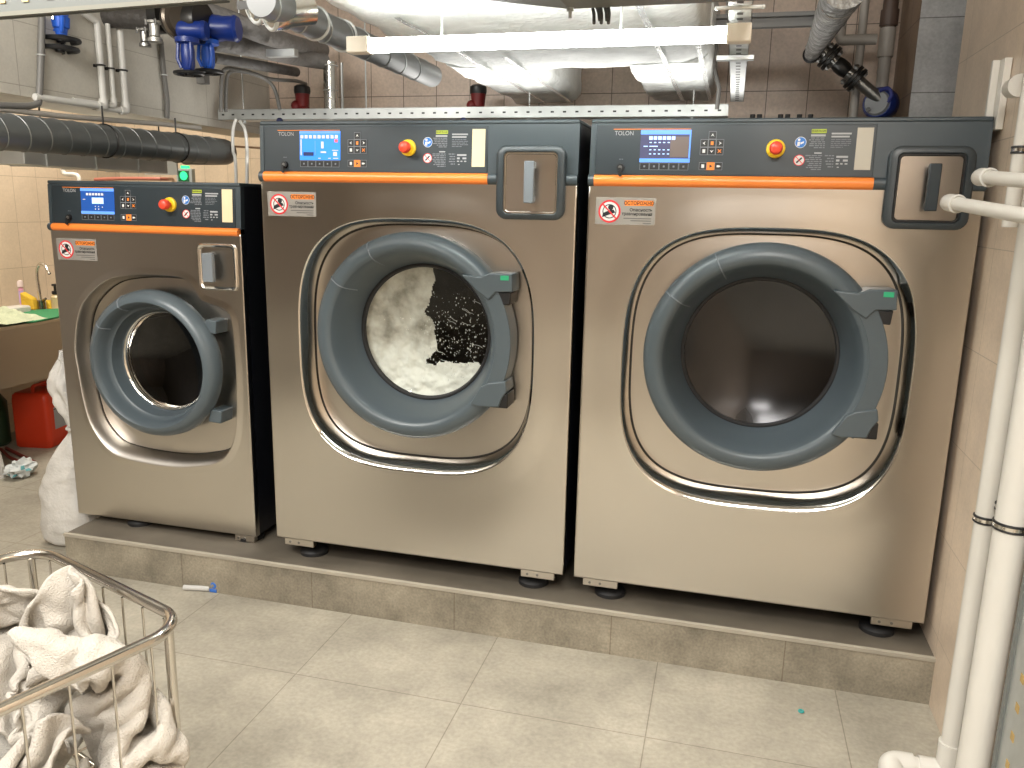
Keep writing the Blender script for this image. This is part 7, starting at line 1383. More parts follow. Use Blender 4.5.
8,13,12,8,2,-7,-3,0,-11,-2,-11,-12,-10,-10,-7,-12,5,-6,9,12,12,7,11,10,11,-39,-2,-3,-1,6,5,3,4,1,3,8,11,8,16,2,-4,-7,-8,-3,-14,-10,-9,-10,-8,-10,-3,-7,7,2,12,10,9,6,14,13,
-35,-7,-5,-2,8,3,5,8,2,4,9,1,13,14,3,0,-7,-6,-9,-11,-13,-10,-11,-10,-10,-10,7,-1,8,11,8,11,9,12,14,-40,-3,-5,0,5,7,4,8,5,2,8,-6,10,15,8,-2,-5,-6,-12,-12,-10,-11,-11,-8,-9,
-13,-1,11,8,11,10,7,11,13,13,-46,-4,-1,3,7,7,6,8,6,3,4,-2,-5,13,9,0,-4,-8,-7,-9,-12,-9,-11,-11,-9,-4,-9,6,14,10,10,11,6,14,14,-56,0,7,5,6,9,6,6,6,6,4,2,-8,-3,9,
0,-4,-6,-8,-8,-7,-11,-8,-9,-10,-10,5,1,12,13,10,6,12,12,12,-57,0,6,9,8,9,6,5,2,9,7,2,-5,-12,-3,1,-4,-4,0,-12,-8,-9,-10,-4,-11,-9,-1,14,10,4,13,12,11,12,11,-57,3,6,6,13,
7,-1,7,7,5,2,6,0,-10,-9,-9,-5,0,0,-2,-12,-10,-11,-9,-2,-5,-8,11,12,10,8,13,12,12,10,-55,6,5,7,9,7,0,4,9,1,2,6,2,-9,-8,-10,-11,-4,1,1,-6,-9,-10,-13,-9,-2,0,10,11,6,
13,12,12,10,11,-50,9,3,8,4,2,7,8,0,7,-3,1,6,-5,-13,-7,-10,-11,-2,2,-3,-10,-3,-9,-13,-6,5,11,5,12,8,14,9,12,10,-44,9,2,5,6,7,4,1,10,7,-1,-8,-5,7,-13,-5,-12,-11,-10,0,
1,-10,-4,-4,-5,-9,5,10,5,5,13,12,12,7,12,-39,8,6,2,7,5,0,8,3,11,-5,-12,4,-2,-7,-9,-8,-12,-10,-9,6,-10,-6,-6,-1,2,-3,7,7,10,9,11,9,12,7,309,-5,-6,-1,-3,2,-5,-10,-12,-10,
-5,-8,-7,-3,6,-6,-8,-12,-10,-14,-12,-11,-5,-3,1,6,-2,3,11,4,3,4,10,7,6,96,-6,-7,-3,-6,5,-9,-10,-1,-7,-10,-5,-2,-11,-5,-4,-1,-9,-13,-14,-11,-4,-8,-4,-3,9,0,4,7,6,5,3,10,7,-3,
103,-9,-9,-6,-7,4,-9,0,-9,1,-10,0,-6,-6,-11,-9,-7,-5,-8,-12,-9,-12,0,-3,-9,7,7,0,3,9,8,7,7,-6,-4,110,-5,-10,-9,-8,3,-1,-8,3,-10,2,-11,-7,-7,1,-9,-9,-13,-10,-13,-6,-9,-6,3,-6,
7,3,5,4,5,7,9,4,-9,-3,112,-5,-9,-10,-11,-2,1,-4,9,-4,-12,3,-8,-8,-11,-8,-9,-3,-12,-11,-13,-2,-11,-6,5,1,8,9,3,4,8,10,-3,-9,5,110,-10,-10,-8,-9,-1,-9,9,0,-8,3,-12,1,-13,-2,
-12,-4,-9,-10,-11,-17,-4,-2,-4,-9,5,11,7,6,6,11,3,-4,-2,-8,117,-11,-8,-10,-7,-12,0,2,2,6,-12,1,-13,0,-11,-2,-13,-8,-9,-9,-11,-12,5,-13,-6,9,9,6,8,8,8,-3,-3,-6,-5,120,-10,-11,-7,-11,
-6,4,2,0,-2,1,-14,1,-12,-1,-12,-2,-10,-8,-11,-10,-9,-7,-7,-4,9,8,7,0,10,2,1,-6,-5,-5,125,-10,-11,-7,-12,1,6,0,0,-2,-10,-1,-11,-1,-11,-2,-13,-9,-5,-10,-5,-8,-7,-8,-3,8,9,3,-7,8,
3,-2,-7,-2,-3,128,-5,-10,-10,-11,3,4,3,2,-5,-6,-7,-5,-10,-3,-11,-9,-5,-10,-5,-7,-8,-5,-9,-4,7,11,6,-7,-7,3,-4,-6,-3,-1,142,-11,-8,-9,-10,-3,-1,2,3,5,-4,-6,-7,-10,-10,-4,-8,-12,-4,-9,
-5,-4,-9,-7,0,-1,5,12,-2,-12,-8,3,-8,-5,0,151,-8,-12,-6,-9,-3,1,0,0,-3,0,1,-8,-9,-9,-9,-11,-4,-11,-3,-4,-10,-4,-8,-6,7,5,4,-11,-2,-9,-2,-4,-6,-3,162,-11,-10,-5,-7,-4,2,1,0,-6,
-2,-4,-2,-12,-7,-12,-6,-9,-4,-3,-11,-3,-7,-8,-5,7,2,-1,-12,-6,-6,-5,-5,-6,-3,175,-13,-10,0,-8,-11,6,0,0,0,-2,-4,-7,-12,-11,-6,-10,-2,-5,-8,-6,-10,-2,-7,-2,1,-10,3,-9,-9,-4,-2,-5,-10,0,
174,-8,-9,-7,-10,-11,0,1,0,5,5,-2,-11,-12,-5,-10,-3,-8,-1,-9,-12,-4,-6,-9,-9,8,-3,-13,-6,-7,-6,-3,-6,4,-5,169,-4,-11,-9,-11,-6,-3,-3,6,10,-1,2,-11,-7,-13,-2,-9,-3,-12,-1,-9,-8,-12,-3,-13,
6,-2,-10,-11,-8,-5,-8,7,-6,1,168,-4,-12,-8,-9,-8,-6,3,11,-2,8,0,-6,-13,-7,-12,0,-9,-8,-13,-8,-1,-6,-8,-11,-3,-2,-10,-8,-10,-7,-1,1,8,0,155,0,-9,-5,-8,-10,-9,-3,8,11,-3,4,-4,-11,-11,
-3,-9,-10,-6,-7,-8,-12,-1,-6,-10,-11,1,-8,-11,-7,-4,-1,6,9,-2,153,-9,-6,5,-6,-11,-11,-8,2,6,8,-6,1,-9,-11,-7,-8,-6,-10,-6,-5,-6,-14,-5,-2,-13,-9,0,-10,1,-1,-2,-1,-1,8,147,0,-12,-3,2,
-4,-10,-11,-1,-1,6,1,3,-10,-12,-9,-4,-11,-7,-8,-5,-7,-2,-6,-10,-9,-11,5,-14,-9,5,9,-1,-7,-2,156,-3,-11,-9,0,-1,-6,-12,-3,0,2,9,1,-9,-11,-7,-10,-12,-8,-2,-9,-5,-8,2,-12,-4,-11,3,-10,-12,
11,6,-4,-3,-3,146,-1,-11,-10,-6,1,-6,-6,-8,6,3,6,1,-8,-12,-9,-9,-6,-7,-11,-5,-9,-5,7,-8,-11,-6,-1,-12,-6,-1,11,4,-5,-5,146,-9,-6,-10,-7,0,-6,-5,-3,-1,8,1,1,-6,-15,-9,-4,-9,-6,-10,
-8,-7,7,-9,3,-9,-9,-12,4,-6,-8,4,11,-1,-2,131,-7,-6,-4,-5,-2,-7,-5,-8,-1,6,4,-1,-5,-13,-9,-6,-7,-7,-11,-7,4,-7,7,-11,0,-11,-9,-8,-1,3,-2,6,6,-6,130,-7,-7,-6,-1,0,-7,-5,-3,-2,
-9,5,-2,-6,-8,-8,-7,-8,-8,-4,-2,-7,7,-8,6,-8,-10,-9,-9,5,-2,1,6,0,1,117,-3,-7,-7,-5,2,-5,1,-2,-7,-5,-9,0,-4,-8,-10,-6,-7,-8,-5,-2,5,2,-4,5,-7,-7,-12,-6,-1,4,-1,4,4,2,
106,-5,-4,-7,-7,0,-6,4,3,-5,-9,-11,-4,-4,-9,-8,-8,-6,-1,0,-4,-2,0,8,-6,0,-13,0,-6,-2,-1,6,-2,1,4,94,-3,-1,-5,-7,-4,-5,6,6,-6,-6,-9,-12,-5,-9,-7,-7,-1,6,-1,-4,0,-4,-3,7,
-10,-9,-10,5,4,-1,-3,6,3,1,86,-5,-7,-1,-5,-4,-2,3,2,0,-6,-9,-7,-11,-9,-8,-3,1,1,6,0,-5,1,-5,-5,1,-10,-9,-4,4,3,5,-3,5,5,82,-8,-9,-2,0,-2,-6,1,0,3,-6,-6,-12,-3,-11,
-10,1,2,6,0,-3,3,-5,1,-5,-5,-11,-2,-5,6,2,1,1,-3,4,78,-7,-7,-4,-1,-1,-8,2,4,-3,-5,-7,-9,-5,-4,-2,-5,6,6,0,-2,-5,3,-5,-2,-11,-7,-6,5,0,8,1,-3,-1,-4,69,-5,-4,0,-5,
-2,-9,8,3,-5,-10,-6,-8,-4,7,1,-5,-4,8,7,-6,1,-6,3,-7,-10,-9,0,-5,10,0,6,-5,-5,1,58,-3,-2,-2,-7,-3,0,4,0,-5,-8,-8,-4,-6,3,10,1,-4,0,10,0,-7,3,-7,0,-10,-9,-7,5,-3,
8,2,-7,-2,-5,56,-2,-3,5,-2,-8,5,-7,3,-4,-10,0,-10,-3,3,12,1,2,-4,8,5,-8,1,-3,-9,-3,-9,-6,5,-7,0,0,1,-9,3,48,-1,0,10,-3,-2,-10,-2,-3,-3,-5,-3,-10,1,9,8,7,-1,2,0,
7,-5,-9,-2,0,-6,-11,-8,10,-5,2,-4,-6,-2,-6,
]))
TOWELS.append((34, [
140,1,2,6,9,-6,-12,-7,-14,-3,8,-1,-6,-9,-1,-3,-13,-7,-7,-10,-10,8,-1,-10,5,11,0,8,11,5,8,10,10,8,11,-5,-1,3,9,11,-4,-8,-12,-8,-9,-2,5,-2,-10,-2,-1,-9,-11,-8,-10,-10,2,3,-7,-1,
12,6,9,1,12,3,10,11,11,9,-9,-2,10,10,7,-2,-9,-1,-17,-2,-8,-3,3,-9,0,-2,-4,-13,-11,-12,-8,-4,0,4,-1,8,12,0,11,2,12,9,7,9,12,-12,3,8,5,6,4,-3,-5,-12,-7,-2,-9,-5,-9,-1,
-1,0,-7,-10,-12,-11,-10,-1,2,2,14,6,12,-3,11,3,10,10,12,9,-1,-4,8,5,-3,9,-4,-4,-6,-3,-3,-9,-10,-10,1,-5,-4,-5,-5,-6,-12,-14,-10,0,10,10,11,9,-2,9,11,5,11,10,12,-1,0,1,5,1,
7,-4,-7,-3,5,-8,-8,-8,-10,-11,-6,-3,-5,-6,-4,-10,-14,-6,0,11,10,7,5,4,10,9,11,9,11,4,-3,6,0,4,1,6,-7,-9,-1,8,-1,-4,-8,-8,-13,-15,-6,-6,-6,-6,-6,-14,7,-11,13,4,9,7,10,8,
9,7,12,3,10,-3,-3,5,0,6,7,-7,-10,-1,1,2,-4,-6,-7,-9,-10,-10,-10,-10,-6,-3,-5,2,-10,8,12,5,13,5,9,12,7,9,8,1,-5,-3,5,5,2,3,-4,-6,0,-5,-4,-2,-6,-7,-7,-8,-10,-9,-10,-4,
-6,-7,7,-9,10,12,10,8,11,1,9,12,11,11,4,-18,-4,0,6,3,4,-1,-3,-5,-6,0,-7,-4,-8,-6,-8,-8,-10,-10,-5,-8,3,-5,1,12,9,9,11,3,9,10,12,8,12,9,-20,1,-1,-9,3,4,1,-3,-6,-2,
-5,-4,-6,-6,-4,-10,-8,-10,-8,-7,1,-10,1,8,9,10,11,4,12,9,4,11,12,6,12,-17,-2,-1,-7,-8,4,2,-3,-2,-4,-7,-4,-3,-8,-4,-7,0,-8,-9,-9,-11,6,-7,11,11,10,10,7,1,12,11,5,10,12,5,
-18,-1,-4,-6,-9,2,2,2,-5,-2,-4,-7,-5,-5,-8,-3,-5,-4,-6,-9,-2,-11,5,10,11,12,10,0,10,3,11,11,7,10,11,-25,-2,-4,-3,-7,-6,2,1,-1,-3,-7,-6,-5,-6,-5,-3,-6,-4,-7,-5,-7,-6,12,10,8,
10,10,11,1,4,7,12,11,9,8,-33,-1,1,0,-6,-8,-5,3,-1,-4,1,-6,-5,-6,-6,-9,-6,-5,-3,-6,-10,3,11,11,12,10,11,10,4,3,3,6,9,12,10,-40,2,-1,-3,-3,-5,-7,0,-1,-3,0,-5,-6,-6,-4,
-7,-9,-8,-2,-6,-4,10,9,11,7,10,10,10,13,6,3,3,5,8,12,-42,-3,-2,-1,-1,-6,-7,-2,2,0,-5,-2,-6,-2,-6,-11,-5,-5,-10,5,-8,12,10,11,10,10,10,8,6,13,7,4,2,2,11,-44,-6,-5,-1,2,
-5,-7,3,-7,1,0,-6,-6,-4,-5,-5,-9,-5,-4,-6,7,12,10,8,11,11,10,10,6,4,12,11,3,-1,4,-50,-3,-5,-2,-4,-2,0,-5,-4,8,-11,-2,-4,-7,-6,-5,-5,-5,-8,-3,10,16,9,11,10,11,10,10,6,5,
6,11,12,1,0,-63,-2,-6,-2,2,-6,0,-5,-2,7,-9,-8,-2,-6,-4,-8,-3,-8,-4,3,15,9,12,11,9,12,8,11,7,7,7,10,8,6,3,-73,-4,-3,-6,-1,0,-3,-6,10,-10,-3,-10,-6,-4,-5,-2,-7,-2,7,-2,
11,13,7,11,10,10,13,9,7,2,11,1,7,10,10,-79,-5,-2,-7,-4,3,-3,3,-3,3,-12,-7,-11,-4,-5,-1,-4,3,10,3,4,13,10,7,11,8,11,12,5,3,8,10,-1,6,8,-80,0,-5,-6,-5,-1,6,3,2,-8,
-5,-12,-9,-10,-3,-2,6,7,9,7,0,7,10,13,7,11,8,12,9,3,3,10,7,3,8,-92,-2,-1,-6,-1,-1,-2,11,2,-4,-12,-7,-11,-11,-9,-2,6,8,9,8,9,10,4,10,13,11,11,8,11,-3,9,10,8,5,6,
-106,-2,0,-3,2,4,0,-3,6,-5,-5,-12,-8,-11,-10,-5,11,1,10,8,7,11,12,9,10,13,13,10,10,-2,11,2,6,12,6,-115,-1,-3,1,1,2,0,8,-8,-2,3,-13,-10,-11,-11,3,2,9,1,11,6,12,10,11,12,
11,11,11,11,7,0,9,9,1,12,-122,-3,-2,2,3,-1,4,7,-7,-6,6,-10,-10,-12,-10,-4,7,6,8,3,11,11,12,11,10,12,11,12,5,8,7,3,11,10,2,-113,-10,-2,-3,1,3,4,7,-3,-7,4,-9,-10,-9,-4,
-12,3,7,4,10,12,10,12,11,11,11,11,10,12,0,6,8,8,12,9,-124,1,1,-6,-6,-1,5,5,-1,-5,0,-4,-10,-12,-4,-2,-8,5,11,11,9,10,12,12,10,10,11,11,10,7,0,8,10,12,10,-132,3,5,-2,-5,
-4,-5,9,-1,-4,-2,1,-10,-7,-10,-6,-2,10,3,13,11,9,12,12,9,11,11,11,10,2,9,9,7,11,12,-136,-3,1,4,-2,-6,-3,4,1,-1,3,-5,-9,-9,-8,5,-4,0,14,4,10,11,11,11,11,11,10,12,10,9,
9,9,6,12,8,-134,-4,-7,3,1,-5,-4,0,2,1,1,-4,-8,-2,-10,-2,12,-4,8,12,8,10,10,10,12,12,10,10,11,12,5,4,11,9,12,-139,-5,-5,-3,2,-3,-2,-4,0,2,1,3,-4,-9,-2,-9,12,9,7,5,
11,10,10,9,12,11,10,9,11,12,9,3,4,9,11,-141,-4,-4,-5,-1,-1,-3,1,-7,2,1,4,1,-11,-5,0,8,11,12,7,10,8,11,10,11,9,10,10,9,12,11,8,-2,11,5,-148,-3,-2,-4,-2,-1,0,-1,-9,0,
3,2,2,2,-11,7,6,6,10,11,9,8,11,12,11,10,7,10,12,10,6,12,4,3,8,16,2,0,-2,0,7,-4,8,4,10,10,7,7,4,-5,-1,1,-12,10,8,6,-1,5,5,3,0,9,7,2,9,1,-7,1,1,1,
-93,2,1,-7,1,8,1,3,6,8,7,9,7,1,-4,-4,5,-8,1,7,10,4,-3,10,4,-4,7,6,10,-1,5,4,3,2,-6,-90,6,-3,-4,-6,7,2,8,0,13,6,4,8,-3,-7,-4,5,4,-7,4,10,9,-3,12,10,
-7,-5,11,4,5,-2,6,7,6,1,-91,3,1,-9,-8,9,5,7,1,7,12,5,3,-4,-5,-4,-5,8,4,-2,6,7,9,2,11,0,-10,5,8,-1,8,3,3,1,3,-84,3,1,-6,-12,10,6,7,3,10,10,6,6,-3,-6,
-3,-13,0,4,12,3,3,4,8,4,4,-1,-8,7,4,1,3,2,2,4,-78,2,5,-7,-10,13,7,4,6,6,5,10,6,1,-3,-13,-10,-3,3,5,9,0,5,7,1,3,5,-8,6,3,1,3,0,5,9,-77,-2,5,1,-12,
14,7,2,6,10,8,6,4,1,-3,-5,-10,-8,-3,5,3,5,6,0,0,5,3,-5,6,3,5,-3,3,9,5,-70,-5,-1,6,0,6,7,1,9,8,10,8,6,1,-3,-8,-6,-7,-6,-5,-1,9,-1,3,3,0,2,4,1,2,
4,10,-8,10,3,-62,-5,0,-4,2,12,9,6,8,6,4,11,6,-1,-2,-2,-2,-8,-6,-5,-6,1,-3,2,2,2,6,-3,5,11,4,2,4,-4,11,-61,1,-6,-6,3,12,11,7,5,3,10,2,1,4,-1,-1,-3,3,-5,-6,
-7,-12,2,-5,4,6,-1,1,9,7,0,3,6,0,7,-48,-3,-5,-3,-2,11,13,8,2,8,4,-3,6,-2,-3,6,3,-6,-4,-5,-10,-4,-6,-5,7,-2,2,10,0,8,10,-3,1,12,-3,-39,-1,-2,-5,-5,8,12,9,8,5,
0,0,-4,5,3,-7,0,-3,-4,-6,-1,-11,-6,-4,4,6,-1,9,12,2,3,11,-6,3,11,-39,0,-2,-6,-5,2,13,11,3,1,-2,0,3,-3,8,6,-5,-10,-5,-6,-6,-4,-11,4,0,2,5,12,8,12,2,0,8,-3,3,
-45,1,9,2,-5,-6,10,11,10,1,-6,-1,-1,1,1,4,9,-10,-10,2,-13,-11,-1,-6,8,5,5,1,12,12,10,2,1,5,-2,-50,2,7,10,-1,-6,0,12,4,7,1,-1,0,0,2,1,-5,3,-8,-13,-4,-13,-4,1,0,
3,3,4,12,12,11,11,4,6,-2,-54,6,5,-2,8,-2,-8,10,5,4,6,-7,-1,1,-1,1,8,-1,-7,-9,-14,-8,4,-4,5,2,3,5,1,10,12,8,11,10,3,-64,0,6,7,2,3,-7,2,13,6,-1,1,0,3,0,
-6,-5,-2,0,-11,-11,-5,4,4,-6,0,3,8,11,1,8,13,8,13,6,-64,3,4,-1,-1,9,1,0,5,12,2,-2,-2,0,5,-1,-8,-6,-8,-7,-10,5,-7,8,-5,0,2,2,12,11,3,7,13,7,14,-72,-1,2,4,2,
9,-4,5,10,2,12,4,-2,-5,-2,3,1,-8,-10,-11,-7,4,-7,3,3,-4,1,-1,10,11,11,7,5,13,9,-71,6,3,-2,-6,8,5,4,8,5,8,9,1,-2,-1,-7,-3,1,-11,-12,0,-10,2,0,-2,5,-5,-1,11,9,
8,8,9,8,12,-69,0,7,1,-6,-2,10,10,3,8,10,2,10,-3,-4,3,-6,-11,-8,-9,-8,4,-10,-1,5,-4,-1,4,11,14,3,12,10,6,3,-56,-7,-2,0,5,-7,11,10,8,7,3,10,2,7,-4,4,-11,-11,-4,-12,
-14,7,0,-10,-2,8,3,-2,12,12,8,0,12,11,8,-59,1,-5,-4,-3,-4,4,13,10,7,9,0,8,6,3,-1,-11,-11,-4,-11,-12,-6,7,0,-8,1,8,4,6,5,10,7,6,9,9,-50,0,0,-4,-2,-3,-5,8,13,11,
2,7,2,3,7,0,-13,-11,-6,-6,-6,-7,-6,4,-2,0,1,1,6,5,10,8,10,11,3,-41,4,1,-5,4,2,-8,-2,8,9,7,0,5,1,5,0,-6,-13,-9,-6,-7,-7,-4,1,-3,0,0,4,5,7,9,11,9,4,9,
-30,-7,6,-10,1,10,-8,8,-3,10,1,4,1,2,3,0,-3,-10,-12,-6,-8,-5,-5,-2,3,2,3,-1,1,9,13,6,8,10,4,-20,-11,-2,-4,-1,8,5,7,-6,4,-5,4,3,1,4,7,-10,-10,-9,-9,-3,-4,-4,2,-3,
0,1,1,11,6,8,11,2,6,10,-19,-4,-3,-8,-1,7,9,6,-2,-9,-8,4,4,0,6,3,-1,-10,-11,-7,1,-2,-3,-3,1,1,1,0,1,12,9,7,8,-2,6,-7,-5,-5,-1,0,4,6,8,-3,-7,-15,-5,6,2,8,
-3,2,-7,-4,-6,-7,1,-1,-1,-4,5,1,-2,2,8,12,8,3,2,-4,3,0,-1,-1,2,2,-2,10,-5,-11,-11,-12,4,6,7,1,-6,-5,-5,-4,-4,-5,0,1,4,0,2,2,-3,11,7,4,2,0,1,-1,7,4,-7,1,
4,5,6,-4,-13,-13,-10,-2,8,7,-1,-5,-8,0,-8,-4,1,2,2,0,1,0,1,2,4,5,6,10,1,-7,3,-1,7,-3,0,4,4,10,-3,-13,-10,-8,-11,11,-1,2,-2,-9,-5,2,-9,-2,1,0,1,1,5,-3,1,5,
9,10,0,6,0,-1,0,0,5,-3,4,7,6,2,-14,-11,-11,-9,9,-4,1,-2,3,-5,-10,5,-6,-2,2,0,3,-4,7,-2,2,7,9,11,-7,-2,4,0,3,0,8,0,1,7,7,-14,-12,-9,-13,5,2,-7,0,1,1,-1,
-7,7,-2,-6,1,5,-6,0,7,0,5,8,11,6,-13,4,0,0,6,2,7,5,-4,5,-10,-8,-11,-13,-2,4,-4,-4,3,-3,3,5,-8,-1,1,0,1,6,-6,1,4,9,-1,10,13,-8,227,0,-8,11,1,8,0,-5,0,7,
6,9,10,5,10,11,-2,2,6,1,3,9,10,-5,-9,3,8,2,4,7,9,3,6,7,-3,-124,-1,-9,3,0,9,8,3,-10,0,15,5,11,5,10,10,5,0,5,1,2,12,12,-4,-10,1,8,3,6,6,10,3,1,5,6,
-134,1,-1,-4,-7,9,7,10,1,-10,6,11,8,6,10,12,12,2,2,0,2,8,13,6,-11,3,3,6,2,10,3,6,6,5,2,-144,-1,3,-6,-6,6,10,7,7,-2,0,6,8,6,11,11,13,11,1,2,-1,0,9,11,1,
1,3,0,9,5,7,6,5,0,6,-151,-4,3,-7,0,1,9,5,8,5,4,2,8,8,11,11,7,11,10,2,0,1,6,10,5,3,1,-1,10,6,-1,10,-3,6,-1,-145,-1,-5,-7,-2,1,7,8,10,10,9,3,5,7,7,
4,8,12,10,8,6,-3,8,11,1,3,9,-8,11,-4,9,1,6,-5,-5,-135,-2,-4,-10,-5,2,9,9,8,4,14,10,9,9,7,1,5,4,9,10,12,4,5,8,2,9,7,-7,-1,8,-6,9,1,-8,-5,-132,2,-4,-8,-7,
-4,9,9,9,9,7,10,10,11,11,9,4,-1,4,9,13,0,14,7,11,-4,11,2,-10,7,-2,-2,3,2,-13,-128,-4,-4,-4,-10,-4,8,9,8,10,11,7,8,11,10,10,9,1,5,10,5,10,8,12,9,2,-4,9,-5,-7,
-2,2,2,5,-5,-132,-5,-7,-4,-10,-5,6,9,9,9,11,11,9,8,10,8,8,6,8,9,7,4,12,14,3,-3,8,1,-6,-5,7,0,-5,2,-1,-133,-7,-7,-2,-9,-5,3,9,10,8,13,11,8,11,10,5,8,6,8,9,
7,8,11,11,0,4,5,-3,1,0,-5,1,-1,-3,1,-134,-5,-8,0,-3,-8,0,9,7,11,13,12,11,6,11,7,10,8,8,6,7,7,8,8,3,0,5,1,0,-2,-2,1,-3,0,0,-133,-3,-8,0,3,-11,0,2,11,12,
13,11,9,12,7,8,9,4,7,6,12,10,1,5,3,2,3,1,2,2,-3,-4,5,-5,0,-130,4,-2,-6,-4,-3,-6,5,6,12,12,11,10,12,10,11,7,5,3,13,6,5,1,4,2,4,3,6,-6,2,1,-1,-2,6,-9,
-122,3,5,0,-13,-4,-9,1,11,9,15,11,11,9,9,10,9,10,6,0,11,0,0,4,3,6,3,4,4,-4,-4,-1,6,1,-5,-120,-1,4,6,-4,-12,-6,-7,11,12,11,9,11,10,10,10,7,10,9,4,3,-2,6,-2,7,
6,4,5,-2,5,-3,-8,2,4,2,-113,-1,-3,0,10,-13,-8,-13,5,14,11,11,12,10,12,2,10,11,8,-1,4,-1,5,5,1,6,5,2,4,-1,6,-5,-8,2,3,-116,1,4,7,8,-7,-10,-9,-5,9,12,11,12,11,10,
12,3,8,5,8,-5,4,0,3,3,5,5,6,1,1,2,4,-2,-11,1,-105,4,4,6,5,-6,-14,-9,5,7,3,13,12,9,11,9,12,8,3,0,-5,2,-1,5,4,2,5,7,4,-1,2,3,2,-3,-9,-97,0,2,6,1,
5,-12,-8,6,8,1,4,12,11,12,5,11,8,2,-3,1,-2,-1,3,6,1,5,6,4,3,7,-2,-2,2,-5,-106,6,-2,2,7,9,-7,-4,5,2,9,-3,6,13,11,11,7,2,4,-5,2,-3,-1,6,1,5,2,5,5,6,
3,1,2,-4,-3,-107,5,8,5,4,3,2,-1,2,7,-1,6,-3,9,12,10,3,2,7,-2,-5,-2,5,0,6,0,4,3,3,7,5,5,-4,-3,2,-109,9,5,2,5,7,9,1,2,2,7,-1,2,-1,12,12,-5,2,7,2,
-8,4,-2,4,2,4,-2,4,6,14,-5,3,10,-8,-3,-104,11,9,3,6,6,7,5,3,3,0,6,0,-3,4,12,-1,2,7,-6,-9,3,9,-5,0,3,7,7,1,11,-1,2,5,7,-9,-106,12,8,7,5,5,5,11,6,-4,
8,-2,5,-5,2,12,6,-4,3,-6,-8,1,3,9,-4,4,3,3,8,10,1,7,5,-2,2,-116,13,9,2,9,5,8,3,9,1,10,-1,-5,3,-3,10,13,0,-7,-1,-6,3,0,4,4,4,3,4,7,8,3,4,4,3,2,
-122,8,11,8,9,-2,7,1,7,9,5,5,-4,-2,2,9,5,4,2,-9,2,3,2,1,6,3,3,4,2,10,7,-1,7,1,6,-121,3,9,6,10,3,-2,1,9,1,8,7,3,-6,8,2,12,4,-4,1,1,2,1,2,3,
5,3,4,5,6,4,4,5,2,3,-122,6,9,3,3,6,4,-6,11,8,-1,10,2,1,-5,11,9,10,0,0,-1,5,0,1,3,5,4,3,5,6,4,4,5,3,-4,-124,7,6,4,4,5,4,-2,9,4,5,2,7,-8,0,
10,11,5,11,4,1,-3,3,3,5,6,5,3,3,3,6,-5,10,4,-1,-127,2,6,0,6,1,3,6,10,-3,3,5,9,-1,-7,11,9,11,2,9,6,3,3,2,6,6,5,3,5,-4,4,-1,-5,3,2,-112,0,1,7,7,
1,-4,2,12,3,-5,5,5,-4,3,10,5,7,7,4,5,6,5,6,6,6,-3,7,5,2,-7,-2,5,-2,-2,-93,0,-5,6,9,1,0,-7,14,3,-4,-6,5,-1,11,7,1,6,7,4,5,3,5,7,5,5,3,1,5,3,
1,-7,2,1,4,-91,3,1,-8,2,5,4,3,3,3,-4,-7,0,4,9,10,8,-4,3,9,3,5,6,2,5,4,3,5,1,3,2,3,-7,4,0,-85,2,6,-1,-10,-1,8,4,3,6,-7,-5,-3,12,1,8,10,9,-3,-1,
7,3,4,2,5,6,7,-1,2,1,4,3,-1,1,3,
]))
